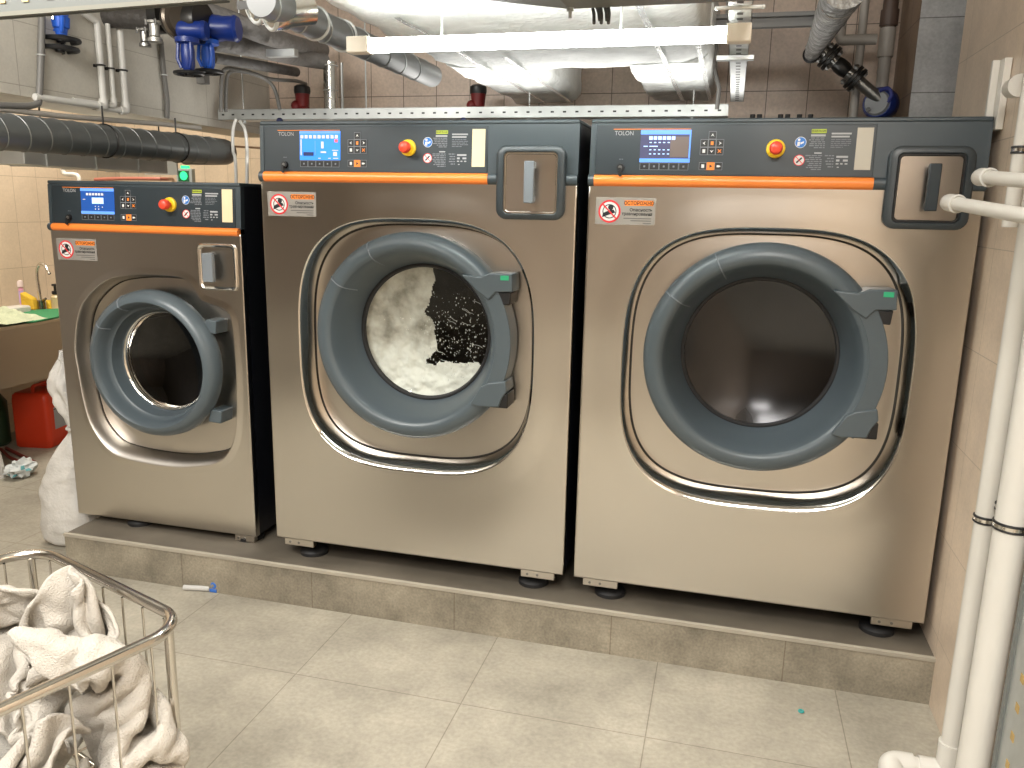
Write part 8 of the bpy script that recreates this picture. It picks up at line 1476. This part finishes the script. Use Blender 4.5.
TOWELS.append((34, [
180,-9,-7,-6,-1,-7,1,-1,1,1,-9,5,3,5,10,-5,8,11,5,1,5,12,1,10,9,6,2,3,-2,-3,-2,-7,2,10,11,-52,-12,-7,-7,-3,-2,-3,4,-5,-4,-9,-1,3,13,4,8,-3,12,10,5,1,6,9,3,9,
10,7,2,-5,1,-5,-3,-2,8,6,-57,7,-11,-5,-2,-1,-2,-3,-5,-11,-4,-7,11,7,11,5,3,-1,5,10,11,8,3,6,7,7,1,12,-1,-5,0,-5,1,3,8,-74,6,10,-5,-2,-3,-6,-8,-5,-10,-7,2,1,11,11,
9,8,0,-1,2,8,12,10,-2,13,10,5,1,10,-7,1,-4,2,-1,7,-77,3,3,9,-3,-7,-5,-6,-10,-10,-8,-4,8,11,14,9,10,6,0,-1,2,5,11,10,4,9,11,1,11,-3,-6,2,-3,3,4,-73,-1,4,3,0,
-5,-9,-4,-8,-11,-11,1,3,11,12,14,9,8,-2,7,1,0,8,12,8,5,12,7,-3,8,-5,0,0,3,2,-77,-1,3,5,-4,-3,-6,-6,-9,-8,-8,-8,6,10,16,6,11,10,1,-2,12,2,7,9,9,4,4,8,10,-8,
3,7,0,3,1,-85,-2,1,9,1,-8,-6,-8,-6,-11,-8,-3,9,6,13,14,1,12,7,-6,5,7,9,9,10,9,2,11,-2,4,-4,6,7,5,-6,-85,-2,0,6,2,1,-10,-10,-7,-4,-7,-8,2,9,11,12,12,9,4,-4,
3,9,7,7,10,11,4,6,9,-5,5,4,5,7,-5,-87,2,-1,0,3,2,-7,-14,-11,-2,-5,-4,1,8,8,7,11,12,7,1,-2,9,9,6,7,11,9,9,-1,5,-2,8,6,4,-1,-94,4,6,-2,1,2,-8,-15,-14,-9,
-5,1,4,10,8,8,5,13,8,4,-1,9,5,8,9,11,7,10,3,-4,6,4,10,5,-2,-101,0,7,6,2,-5,-5,-12,-13,-7,-6,-3,5,12,8,3,3,13,10,6,2,8,5,8,6,4,11,9,10,0,-3,10,4,10,1,
-101,-4,4,7,4,-5,-9,-16,-10,2,-10,2,2,11,8,3,7,4,8,8,7,7,7,7,8,1,5,10,8,2,2,11,9,-6,2,-106,8,6,6,-3,-2,-12,-9,-7,-12,5,5,-1,8,9,5,2,11,4,6,9,8,7,8,7,
4,-5,11,2,13,5,5,10,0,-8,-109,7,7,10,-3,-10,-12,-8,-2,-12,3,12,5,2,11,3,9,4,4,8,9,7,9,10,6,-5,-5,10,10,7,6,12,5,0,-1,-119,6,8,5,-3,-12,-6,-7,-8,0,5,0,12,1,14,
10,6,5,4,6,8,7,6,10,2,-3,-8,12,3,12,11,8,4,0,-4,-115,5,10,-4,-1,-9,-8,-8,0,-10,4,7,11,6,15,14,9,3,1,9,6,10,7,-6,0,-1,-1,10,6,10,12,-2,4,3,3,-117,4,9,-4,-6,
-3,-5,-9,-6,4,-7,8,13,11,11,14,13,-6,13,10,4,3,4,6,-8,-8,10,2,8,11,6,9,-2,-1,3,-112,1,8,-7,-5,-3,-1,-8,-3,-3,0,13,5,10,15,12,12,0,5,14,7,6,2,-6,-4,-7,6,4,11,7,
8,5,1,-2,6,-109,-3,6,-8,-2,-8,6,-9,7,0,-2,-1,12,10,11,13,11,9,5,2,6,7,4,0,-10,-7,2,8,12,5,5,6,3,1,3,-106,-4,3,-2,-6,-10,5,-4,4,11,1,-5,4,13,10,11,8,7,4,3,
8,8,0,5,0,-8,-6,11,8,5,8,-1,7,0,1,-96,-8,-4,-3,0,-9,-2,12,5,-7,1,6,7,6,12,8,11,2,4,4,6,9,4,-2,7,0,-6,0,11,8,6,1,-1,8,-1,-96,-4,-7,-7,2,-1,-7,10,-3,4,
-4,1,11,6,11,10,9,-1,6,5,6,8,2,2,3,9,1,-4,2,7,9,7,-2,6,4,-102,-8,-8,1,-7,4,1,-2,-5,4,2,4,6,11,9,5,7,0,7,7,5,5,1,5,5,4,11,6,-9,4,8,6,6,0,8,
-106,-4,-8,-4,-7,0,1,-1,-5,3,5,2,8,10,10,7,2,11,-3,9,7,1,13,-7,4,8,9,9,4,-4,2,8,2,9,3,-113,1,-6,-4,-8,-1,-1,-2,-5,2,5,5,14,4,9,5,11,6,-2,10,1,11,9,4,-5,
1,8,9,5,6,0,4,5,7,6,-112,-6,-10,-4,-6,-2,-1,2,-2,6,-4,9,9,8,6,10,7,2,9,3,10,2,10,9,1,-5,8,4,4,3,4,3,4,8,6,-113,-3,-7,-14,-3,-3,0,3,4,-3,-1,9,8,7,12,
6,5,8,2,11,2,10,6,11,7,-3,-6,3,5,6,4,3,3,7,8,-114,1,-3,-10,-9,-9,-1,3,4,1,-4,11,10,10,3,7,10,2,12,3,12,2,11,5,10,8,-5,-5,-2,5,6,5,0,7,7,-112,0,2,-4,-9,
-6,-9,0,6,-5,-1,11,12,6,11,8,0,12,3,12,3,12,-1,3,12,10,8,-1,-4,-2,-3,4,6,2,7,-108,-1,0,-4,-1,-1,-8,0,-1,-6,-5,9,13,11,7,8,9,1,11,5,10,1,9,7,1,7,8,8,3,1,
-3,-7,0,2,6,-103,-3,-2,3,-6,3,-1,-3,-4,-14,3,3,15,8,8,9,10,7,1,11,5,7,3,10,1,8,2,8,6,-3,5,5,-3,-5,0,-99,-4,1,8,-6,-6,-3,-6,-5,-13,5,5,12,10,10,10,7,8,6,6,
6,5,5,11,10,4,-2,2,7,4,-4,5,7,2,-7,-93,-11,11,-1,1,-9,-12,-6,-6,-13,2,8,11,10,11,10,6,11,2,11,6,0,9,8,10,8,2,-3,2,11,0,-5,6,8,0,-101,0,3,-3,0,-3,-10,-14,-6,-10,
-4,8,10,12,11,13,7,9,5,7,3,9,4,9,6,6,6,3,2,5,-1,-1,1,9,6,109,0,-4,2,9,0,1,-5,5,7,7,-7,-7,0,5,0,9,2,3,0,9,-1,12,3,5,11,5,3,-12,-7,8,-5,-9,-3,-2,
-45,-1,2,-5,3,6,-6,4,-1,7,6,-4,-8,3,0,9,-1,3,2,8,2,6,7,10,7,0,9,6,-4,-13,-2,1,0,-10,7,-58,2,1,3,-2,4,-3,-6,2,2,10,-6,1,-6,7,3,2,1,9,0,1,7,11,8,10,
-2,10,3,4,-6,-9,8,-3,-11,0,-56,0,-2,3,3,-2,-4,1,-5,6,9,-9,2,-1,1,3,5,2,4,9,6,3,6,11,3,3,8,2,5,-8,7,4,-10,-4,-6,-55,1,-4,-3,0,1,-3,0,-2,4,9,-6,-3,-1,0,
3,4,9,9,1,5,13,6,5,-4,7,6,2,6,1,-6,12,2,-8,-11,-61,7,1,-3,-7,-1,6,-7,5,5,-5,-4,-6,0,5,-2,2,11,9,6,8,4,8,6,2,-1,7,8,0,4,5,-1,11,-7,-11,-73,7,7,1,-5,
-6,0,5,2,-5,-3,-6,-4,-1,5,1,2,8,11,7,5,11,6,-2,6,-2,13,2,4,-1,5,9,9,-5,-12,-80,5,9,1,2,-5,-2,-4,9,-3,-8,-8,3,-6,5,1,3,8,10,5,8,8,5,6,-3,9,5,5,-1,5,
-1,10,11,-1,-10,-80,-1,8,-1,1,2,-4,-3,7,-4,-7,-11,0,5,5,-3,1,8,8,5,9,7,4,8,3,2,5,6,6,-4,10,3,11,2,-9,-85,1,7,7,-4,0,-5,1,1,-4,-8,-7,-4,5,5,4,1,3,8,8,
6,5,6,11,-3,5,7,8,-1,7,-1,11,9,-4,4,-80,-6,0,8,3,-6,-6,0,-2,-2,-8,-9,-4,5,4,6,3,1,8,8,6,6,10,10,-4,2,7,7,5,0,9,4,10,8,2,-93,7,-1,0,5,-8,-6,-4,5,-5,
-12,-8,-5,7,6,2,3,4,6,8,7,9,6,8,10,4,0,-1,5,6,3,10,6,8,6,-94,2,9,0,-5,-5,-6,5,-4,-3,-5,-12,-10,5,7,0,8,-1,9,6,8,6,11,7,9,10,10,-5,-9,6,4,11,11,3,6,
-85,-3,5,2,-7,-6,3,-7,-1,3,-7,-9,-10,-3,8,7,0,6,3,7,7,10,9,7,8,12,11,-3,-11,1,10,9,9,6,2,-77,2,0,-5,-6,-4,-2,9,-9,-1,-8,-1,-10,-11,6,6,8,-3,4,8,8,10,9,8,11,
11,10,2,-8,-10,9,13,6,5,8,-74,0,1,-8,-7,-2,11,-7,2,-13,-1,-8,-2,-12,-2,8,7,6,4,0,8,10,7,10,12,11,9,1,-9,-7,5,7,11,5,8,-65,-1,-3,-6,-8,8,5,0,-10,-3,-9,-9,3,-10,0,
-4,9,6,1,6,8,7,9,9,13,11,3,1,-8,5,-4,9,10,7,1,-57,0,-6,-8,-4,2,2,8,-6,-10,-5,-7,3,-2,-10,2,-4,8,0,7,9,10,9,12,9,8,2,1,-7,2,9,3,8,9,5,-63,-1,-5,-6,-3,
8,-7,9,-6,-6,-10,-1,-9,3,-4,-8,-1,7,7,0,10,11,12,9,11,4,9,-7,3,9,-3,5,9,8,0,-64,1,-5,2,2,-1,-9,5,-2,-3,-11,-10,3,-6,-6,-2,-3,5,9,13,3,8,11,12,4,10,11,0,4,5,
-3,-3,7,5,0,-59,0,-6,-2,2,4,-9,1,0,-3,-7,-9,-6,-3,0,-6,9,0,11,10,7,10,4,9,11,7,12,7,3,4,-2,-5,3,3,-4,-61,0,-1,-2,-4,2,-4,-1,4,-7,-4,-10,1,-8,-7,11,-2,11,10,2,
11,4,12,4,9,11,10,11,7,1,3,-4,-7,6,3,-78,-3,-1,0,-5,2,-5,-1,7,-8,-3,-5,-5,-1,2,-4,8,8,6,11,2,10,10,8,6,7,11,10,12,5,1,-1,-6,-4,5,-88,0,1,-4,0,-5,-3,4,9,-8,
-9,-4,-7,-2,3,12,1,9,11,2,11,4,12,10,7,4,7,10,9,10,-2,5,-2,-6,-4,-93,-2,2,-1,-3,0,-3,3,11,-8,-2,-10,-9,2,1,8,13,6,11,7,2,14,2,9,12,7,5,7,6,4,10,-5,7,-2,-8,
-98,-7,0,-2,0,0,3,6,6,-2,-5,-9,-3,-6,5,11,1,11,11,3,11,2,6,11,9,12,8,7,2,4,5,9,-6,7,-7,-97,-7,-10,0,-1,5,2,-1,4,-4,-1,-10,-2,8,-1,4,9,12,5,11,2,12,-1,7,11,
10,10,9,6,-1,4,6,6,-1,-4,-100,0,-9,-4,-1,1,-1,0,-2,8,-8,-5,-3,10,6,0,10,3,11,1,12,5,10,-3,10,13,10,7,7,7,-2,5,6,-1,-3,-102,3,-8,-2,3,0,-5,-3,-5,4,-6,0,5,-5,10,
7,1,10,1,11,3,11,2,11,5,11,10,7,7,7,3,1,7,-2,-1,-103,0,0,-6,0,3,3,-6,-4,-2,-8,-2,0,9,-4,6,9,3,9,2,12,3,12,12,7,5,8,7,6,6,6,3,2,7,-2,-109,0,4,-2,1,
-1,-3,-2,1,-3,-11,-5,3,1,6,-3,7,10,3,14,2,12,4,8,12,10,6,2,7,6,6,0,7,6,3,-110,0,4,2,3,-2,-6,2,1,-7,-6,-10,2,-2,6,3,-2,8,13,2,12,9,13,1,13,7,9,-1,2,7,
2,6,6,4,7,-101,-4,7,3,1,0,-8,-2,7,-7,-16,0,-7,3,-4,2,6,6,11,12,11,11,1,3,9,7,11,7,-6,5,6,7,2,6,3,-91,2,-1,-6,8,2,-1,-10,-2,1,-16,-4,-1,-1,0,4,10,7,9,6,
13,12,8,1,2,3,7,6,6,-4,8,8,4,-3,6,-81,0,-8,-2,1,4,6,-3,-13,-3,-8,0,-2,-2,4,1,9,7,10,8,7,8,11,9,2,0,-1,4,4,1,5,7,5,-2,3,270,-6,-5,-8,5,-1,-5,-3,-4,0,
-3,-12,-11,10,1,10,4,2,11,11,5,-1,6,-8,-1,-4,10,11,2,8,10,7,8,-6,-4,-40,-3,-5,-6,-5,-3,-3,-4,-4,1,5,-11,-12,0,12,5,10,3,5,6,12,7,-6,5,-4,-8,4,11,9,2,10,12,11,-2,-7,
-46,-2,-7,-4,-6,-5,-6,-1,-5,2,-1,-2,-5,-8,4,10,11,12,4,5,8,2,5,0,1,-8,3,2,12,8,8,9,11,3,-8,-50,-7,-2,-5,-5,-5,-2,1,-7,3,0,-5,-11,1,-1,8,8,13,11,8,7,4,3,1,-2,
-6,-8,11,5,5,11,11,7,11,-6,-51,-4,-8,-4,-5,-3,-2,-3,-1,-1,2,-10,-8,-4,2,11,8,6,10,12,13,4,4,-1,-10,-12,-1,12,3,11,12,6,12,8,0,-58,1,-3,-6,-4,-7,-1,0,-4,1,-2,-11,-11,-5,9,
10,6,8,10,6,9,14,5,-1,-11,-15,-4,7,14,8,8,12,6,9,-5,-51,0,2,-5,-4,-6,-5,3,-3,-4,-6,-7,-9,-5,8,17,3,6,9,8,3,4,5,8,-6,-13,-1,5,6,8,10,4,9,10,2,-50,-5,5,-3,-6,
-4,-5,-2,4,-3,-8,-8,-6,-6,8,7,11,5,8,8,7,5,-6,-1,5,-6,-12,3,13,8,12,8,-1,11,-4,-32,-5,2,-5,-8,-6,-1,0,2,-10,-7,-4,-12,8,7,3,4,6,10,11,7,3,-10,-5,0,1,-11,11,4,12,
7,10,-3,10,7,-32,-5,2,-2,-8,-8,-6,4,1,-11,-8,-9,-10,8,9,9,3,4,8,9,10,-4,-5,1,-9,-4,2,-1,11,7,13,-1,1,13,9,-25,-2,-4,-2,-7,-8,-6,-1,5,-8,-10,-10,-11,7,9,5,9,3,9,8,
11,-5,0,-1,-7,-7,-5,2,8,10,5,10,-5,11,9,-14,-1,-5,-5,-6,-6,-7,-4,-9,-6,0,-8,-11,1,9,11,10,4,6,9,9,0,-10,4,-2,-10,0,-4,3,11,11,-2,10,2,7,-7,-5,2,-4,-8,-8,-5,-4,-8,-12,
-9,-2,-3,-4,7,13,5,14,7,8,8,-6,-2,-9,1,0,-6,2,0,8,10,0,7,8,7,-9,1,-1,-3,-8,-8,-3,-11,-12,-5,-8,-7,2,-9,4,10,13,7,11,11,5,0,-6,-7,-5,1,5,0,-2,0,6,11,6,7,7,
-4,-1,0,-3,-9,-8,-9,-7,-9,-7,-11,-2,-6,1,-1,10,6,13,12,7,3,-3,-1,-6,0,3,3,2,-2,-5,7,3,10,11,3,4,-2,0,-3,-10,-9,-9,-6,-11,-5,-9,-9,0,2,-4,2,9,9,10,10,5,0,-5,2,1,
2,4,2,-10,2,5,7,1,9,5,13,-2,-1,-7,-8,-8,-9,-11,-6,-8,-10,-6,2,2,-3,1,2,9,13,2,4,2,1,6,-6,-2,11,2,-7,5,5,0,-3,7,9,23,-4,-1,-9,-9,-10,-10,-3,-11,-9,-7,-4,2,-4,2,
3,-2,10,4,6,6,7,0,3,-1,-7,5,8,-3,3,2,6,-3,-4,6,36,-6,-3,-8,-10,-9,-8,-2,-11,-9,-8,-4,-8,6,5,-6,4,9,6,4,6,3,5,-2,2,-7,3,8,3,-8,7,6,0,-7,4,40,-5,-4,-9,-10,
-10,-3,-7,-11,-10,-7,-10,4,3,-6,6,4,6,10,-2,9,6,4,-1,-3,-3,-3,8,6,-9,4,7,-5,-9,4,54,-6,-8,-11,-10,-5,-4,-11,-11,-6,-10,-4,-8,-1,10,6,0,9,5,-2,3,5,11,5,-6,-1,-2,-2,8,-7,
1,9,0,-9,-6,63,-4,-11,-11,-11,-5,-12,-3,-9,-10,-8,0,-5,-2,5,6,5,-5,4,11,-2,8,-1,10,5,-5,0,-4,-2,3,-4,5,8,-5,-8,63,-11,-9,-9,-10,-11,-8,-7,-8,-4,-10,-12,2,9,-2,10,5,-9,9,-1,
11,2,-6,7,10,5,-6,1,-5,0,-2,0,8,4,-6,56,-9,-9,-12,-10,-10,-11,-11,-3,-7,-5,-9,-8,6,10,4,9,-8,1,11,-3,10,-7,3,9,10,2,-5,0,-1,-3,-1,2,7,-1,52,-12,-7,-10,-13,-11,-11,-11,-2,-9,
-10,-7,2,8,7,6,1,2,-4,3,9,1,1,3,1,6,8,1,-2,-3,0,1,-2,3,5,49,-9,-11,-11,-11,-13,-9,-10,-9,-12,-9,7,0,7,7,1,7,3,-3,3,3,6,1,0,5,0,2,1,5,2,-5,-3,4,4,4,
36,-4,-3,-12,-12,-12,-10,-12,-10,-10,-12,-1,10,8,10,3,5,-4,6,2,4,-2,7,1,2,3,3,-1,-3,7,0,-5,1,6,4,33,-9,-4,-4,-13,-12,-11,-11,-12,-12,-8,3,7,5,5,9,0,8,2,4,1,2,3,5,1,
1,2,-3,-3,2,7,-4,0,5,4,30,-11,-9,-4,-7,-9,-11,-11,-11,-10,-10,6,6,6,4,8,4,6,2,4,1,3,1,3,6,-4,1,5,-6,-4,4,5,-5,5,6,25,-11,-12,-7,-7,-9,-8,-10,-8,-9,-3,5,2,7,4,
7,7,3,6,2,3,2,2,-2,-1,7,0,-2,3,-3,-1,3,1,1,6,19,-10,-12,-7,-10,-9,-5,-10,-13,5,-2,4,2,5,6,6,5,5,6,1,7,-3,6,-5,0,-3,5,5,-2,-2,0,4,-1,-2,6,15,-9,-12,-8,-7,
-10,-10,-9,-9,0,11,2,4,4,5,7,5,6,0,8,3,2,-3,3,-1,-3,-3,7,4,-3,2,-1,0,1,4,6,-9,-11,-10,-7,-8,-6,-11,-4,-3,5,13,2,5,5,6,8,7,2,-8,3,2,12,2,-7,-2,3,1,3,3,
-2,0,1,1,3,-4,-6,-11,-12,-9,-10,-1,-1,-8,2,-1,10,9,5,6,8,1,-2,7,4,1,-1,2,11,-4,-1,-1,2,5,0,3,-4,2,0,4,-10,-9,-11,-13,-9,-8,-7,5,0,1,-1,11,8,7,0,-1,1,0,4,6,
12,3,3,-5,6,-4,4,2,3,-8,8,2,4,-1,-1,
]))
# ------------------------------------------------------------------ laundry cart and towels
RZ = .72
CP = Vector((-1.0436, 1.3445, 0)); CE1 = Vector((.9421, -.3352, 0)); CW, CL = .6427, .92
CROT = math.atan2(-CE1.y, -CE1.x)
cart = empty('laundry_cart', CP, 'steel wire laundry cart heaped with white towels, lower left corner', 'laundry cart', rz=CROT)
def rr_path(x0, x1, y0, y1, r, z, n=8): return [(p[0], p[1], z) for p in rrect(x0, x1, y0, y1, r, n)]
b = MB(); b.tube(rr_path(0, CW, 0, CL, .095, RZ), .0125, 16, True); b.build('top_rim', TUBE, cart)
b = MB(); b.tube(rr_path(.012, CW-.012, .012, CL-.012, .055, .275), .007, 10, True); b.build('lower_ring', TUBE, cart)
b = MB(); b.tube(rr_path(0, CW, 0, CL, .065, .16), .0125, 14, True); b.build('base_frame', TUBE, cart)
cor = [(.03, .03), (CW-.03, .03), (CW-.03, CL-.03), (.03, CL-.03)]
for x, y in cor:
    b = MB(); b.cyl((x, y, .16), (x, y, RZ-.008), .009, seg=14); b.build('corner_post', TUBE, cart)
def wire(p, q):
    b = MB(); b.cyl(p, q, .0028, seg=8, cap=False); b.build('wire', TUBE, cart)
ny = 11; nx = 8
for k in range(1, ny):
    y = CL*k/ny
    for x in (.010, CW-.010): wire((x, y, .275), (x, y, RZ-.010))
for k in range(1, nx):
    x = CW*k/nx
    for y in (.010, CL-.010): wire((x, y, .275), (x, y, RZ-.010))
    wire((x, .012, .275), (x, CL-.012, .275))
for x, y in cor:
    b = MB(); b.cyl((x, y, .10), (x, y, .16), .012, seg=14); b.box(x-.018, x+.018, y-.03, y+.03, .095, .105)
    ca = b.build('caster_fork', GALV, cart); b = MB(); b.cyl((x-.013, y, .048), (x+.013, y, .048), .048, seg=28); b.build('caster_wheel', RUBBER, ca)
TLAB = ['crumpled white terry towel heaped in the steel wire laundry cart']*20
def towel_points(data):
    n = len(data)//3; out = []
    for k in range(3):
        acc = 0; a = []
        for v in data[k*n:(k+1)*n]: acc += v; a.append(acc*.002)
        out.append(a)
    return list(zip(*out))
for i, (TG, dt) in enumerate(TOWELS):
    vs = towel_points(dt); g1 = TG+1
    b = MB(); cx = sum(v[0] for v in vs)/len(vs); cy = sum(v[1] for v in vs)/len(vs); zm = min(v[2] for v in vs)
    b.add([(v[0]-cx, v[1]-cy, v[2]-zm) for v in vs], [(a*g1+c, (a+1)*g1+c, (a+1)*g1+c+1, a*g1+c+1) for a in range(TG) for c in range(TG)])
    o = b.build('towel', TOWELW if i % 3 == 0 else TOWEL, angle=180)
    R_ = Matrix.Rotation(CROT, 3, 'Z'); o.location = CP+R_@Vector((cx, cy, zm-.014)); o.rotation_euler.z = CROT
    s = o.modifiers.new('smooth', 'SUBSURF'); s.levels = s.render_levels = 1 if TG > 20 else 2
    s = o.modifiers.new('thickness', 'SOLIDIFY'); s.thickness = .010; s.offset = 0
    s = o.modifiers.new('round', 'SUBSURF'); s.levels = 1; s.render_levels = 1
    tag(o, TLAB[i], 'towel', 'towels heaped in the laundry cart')
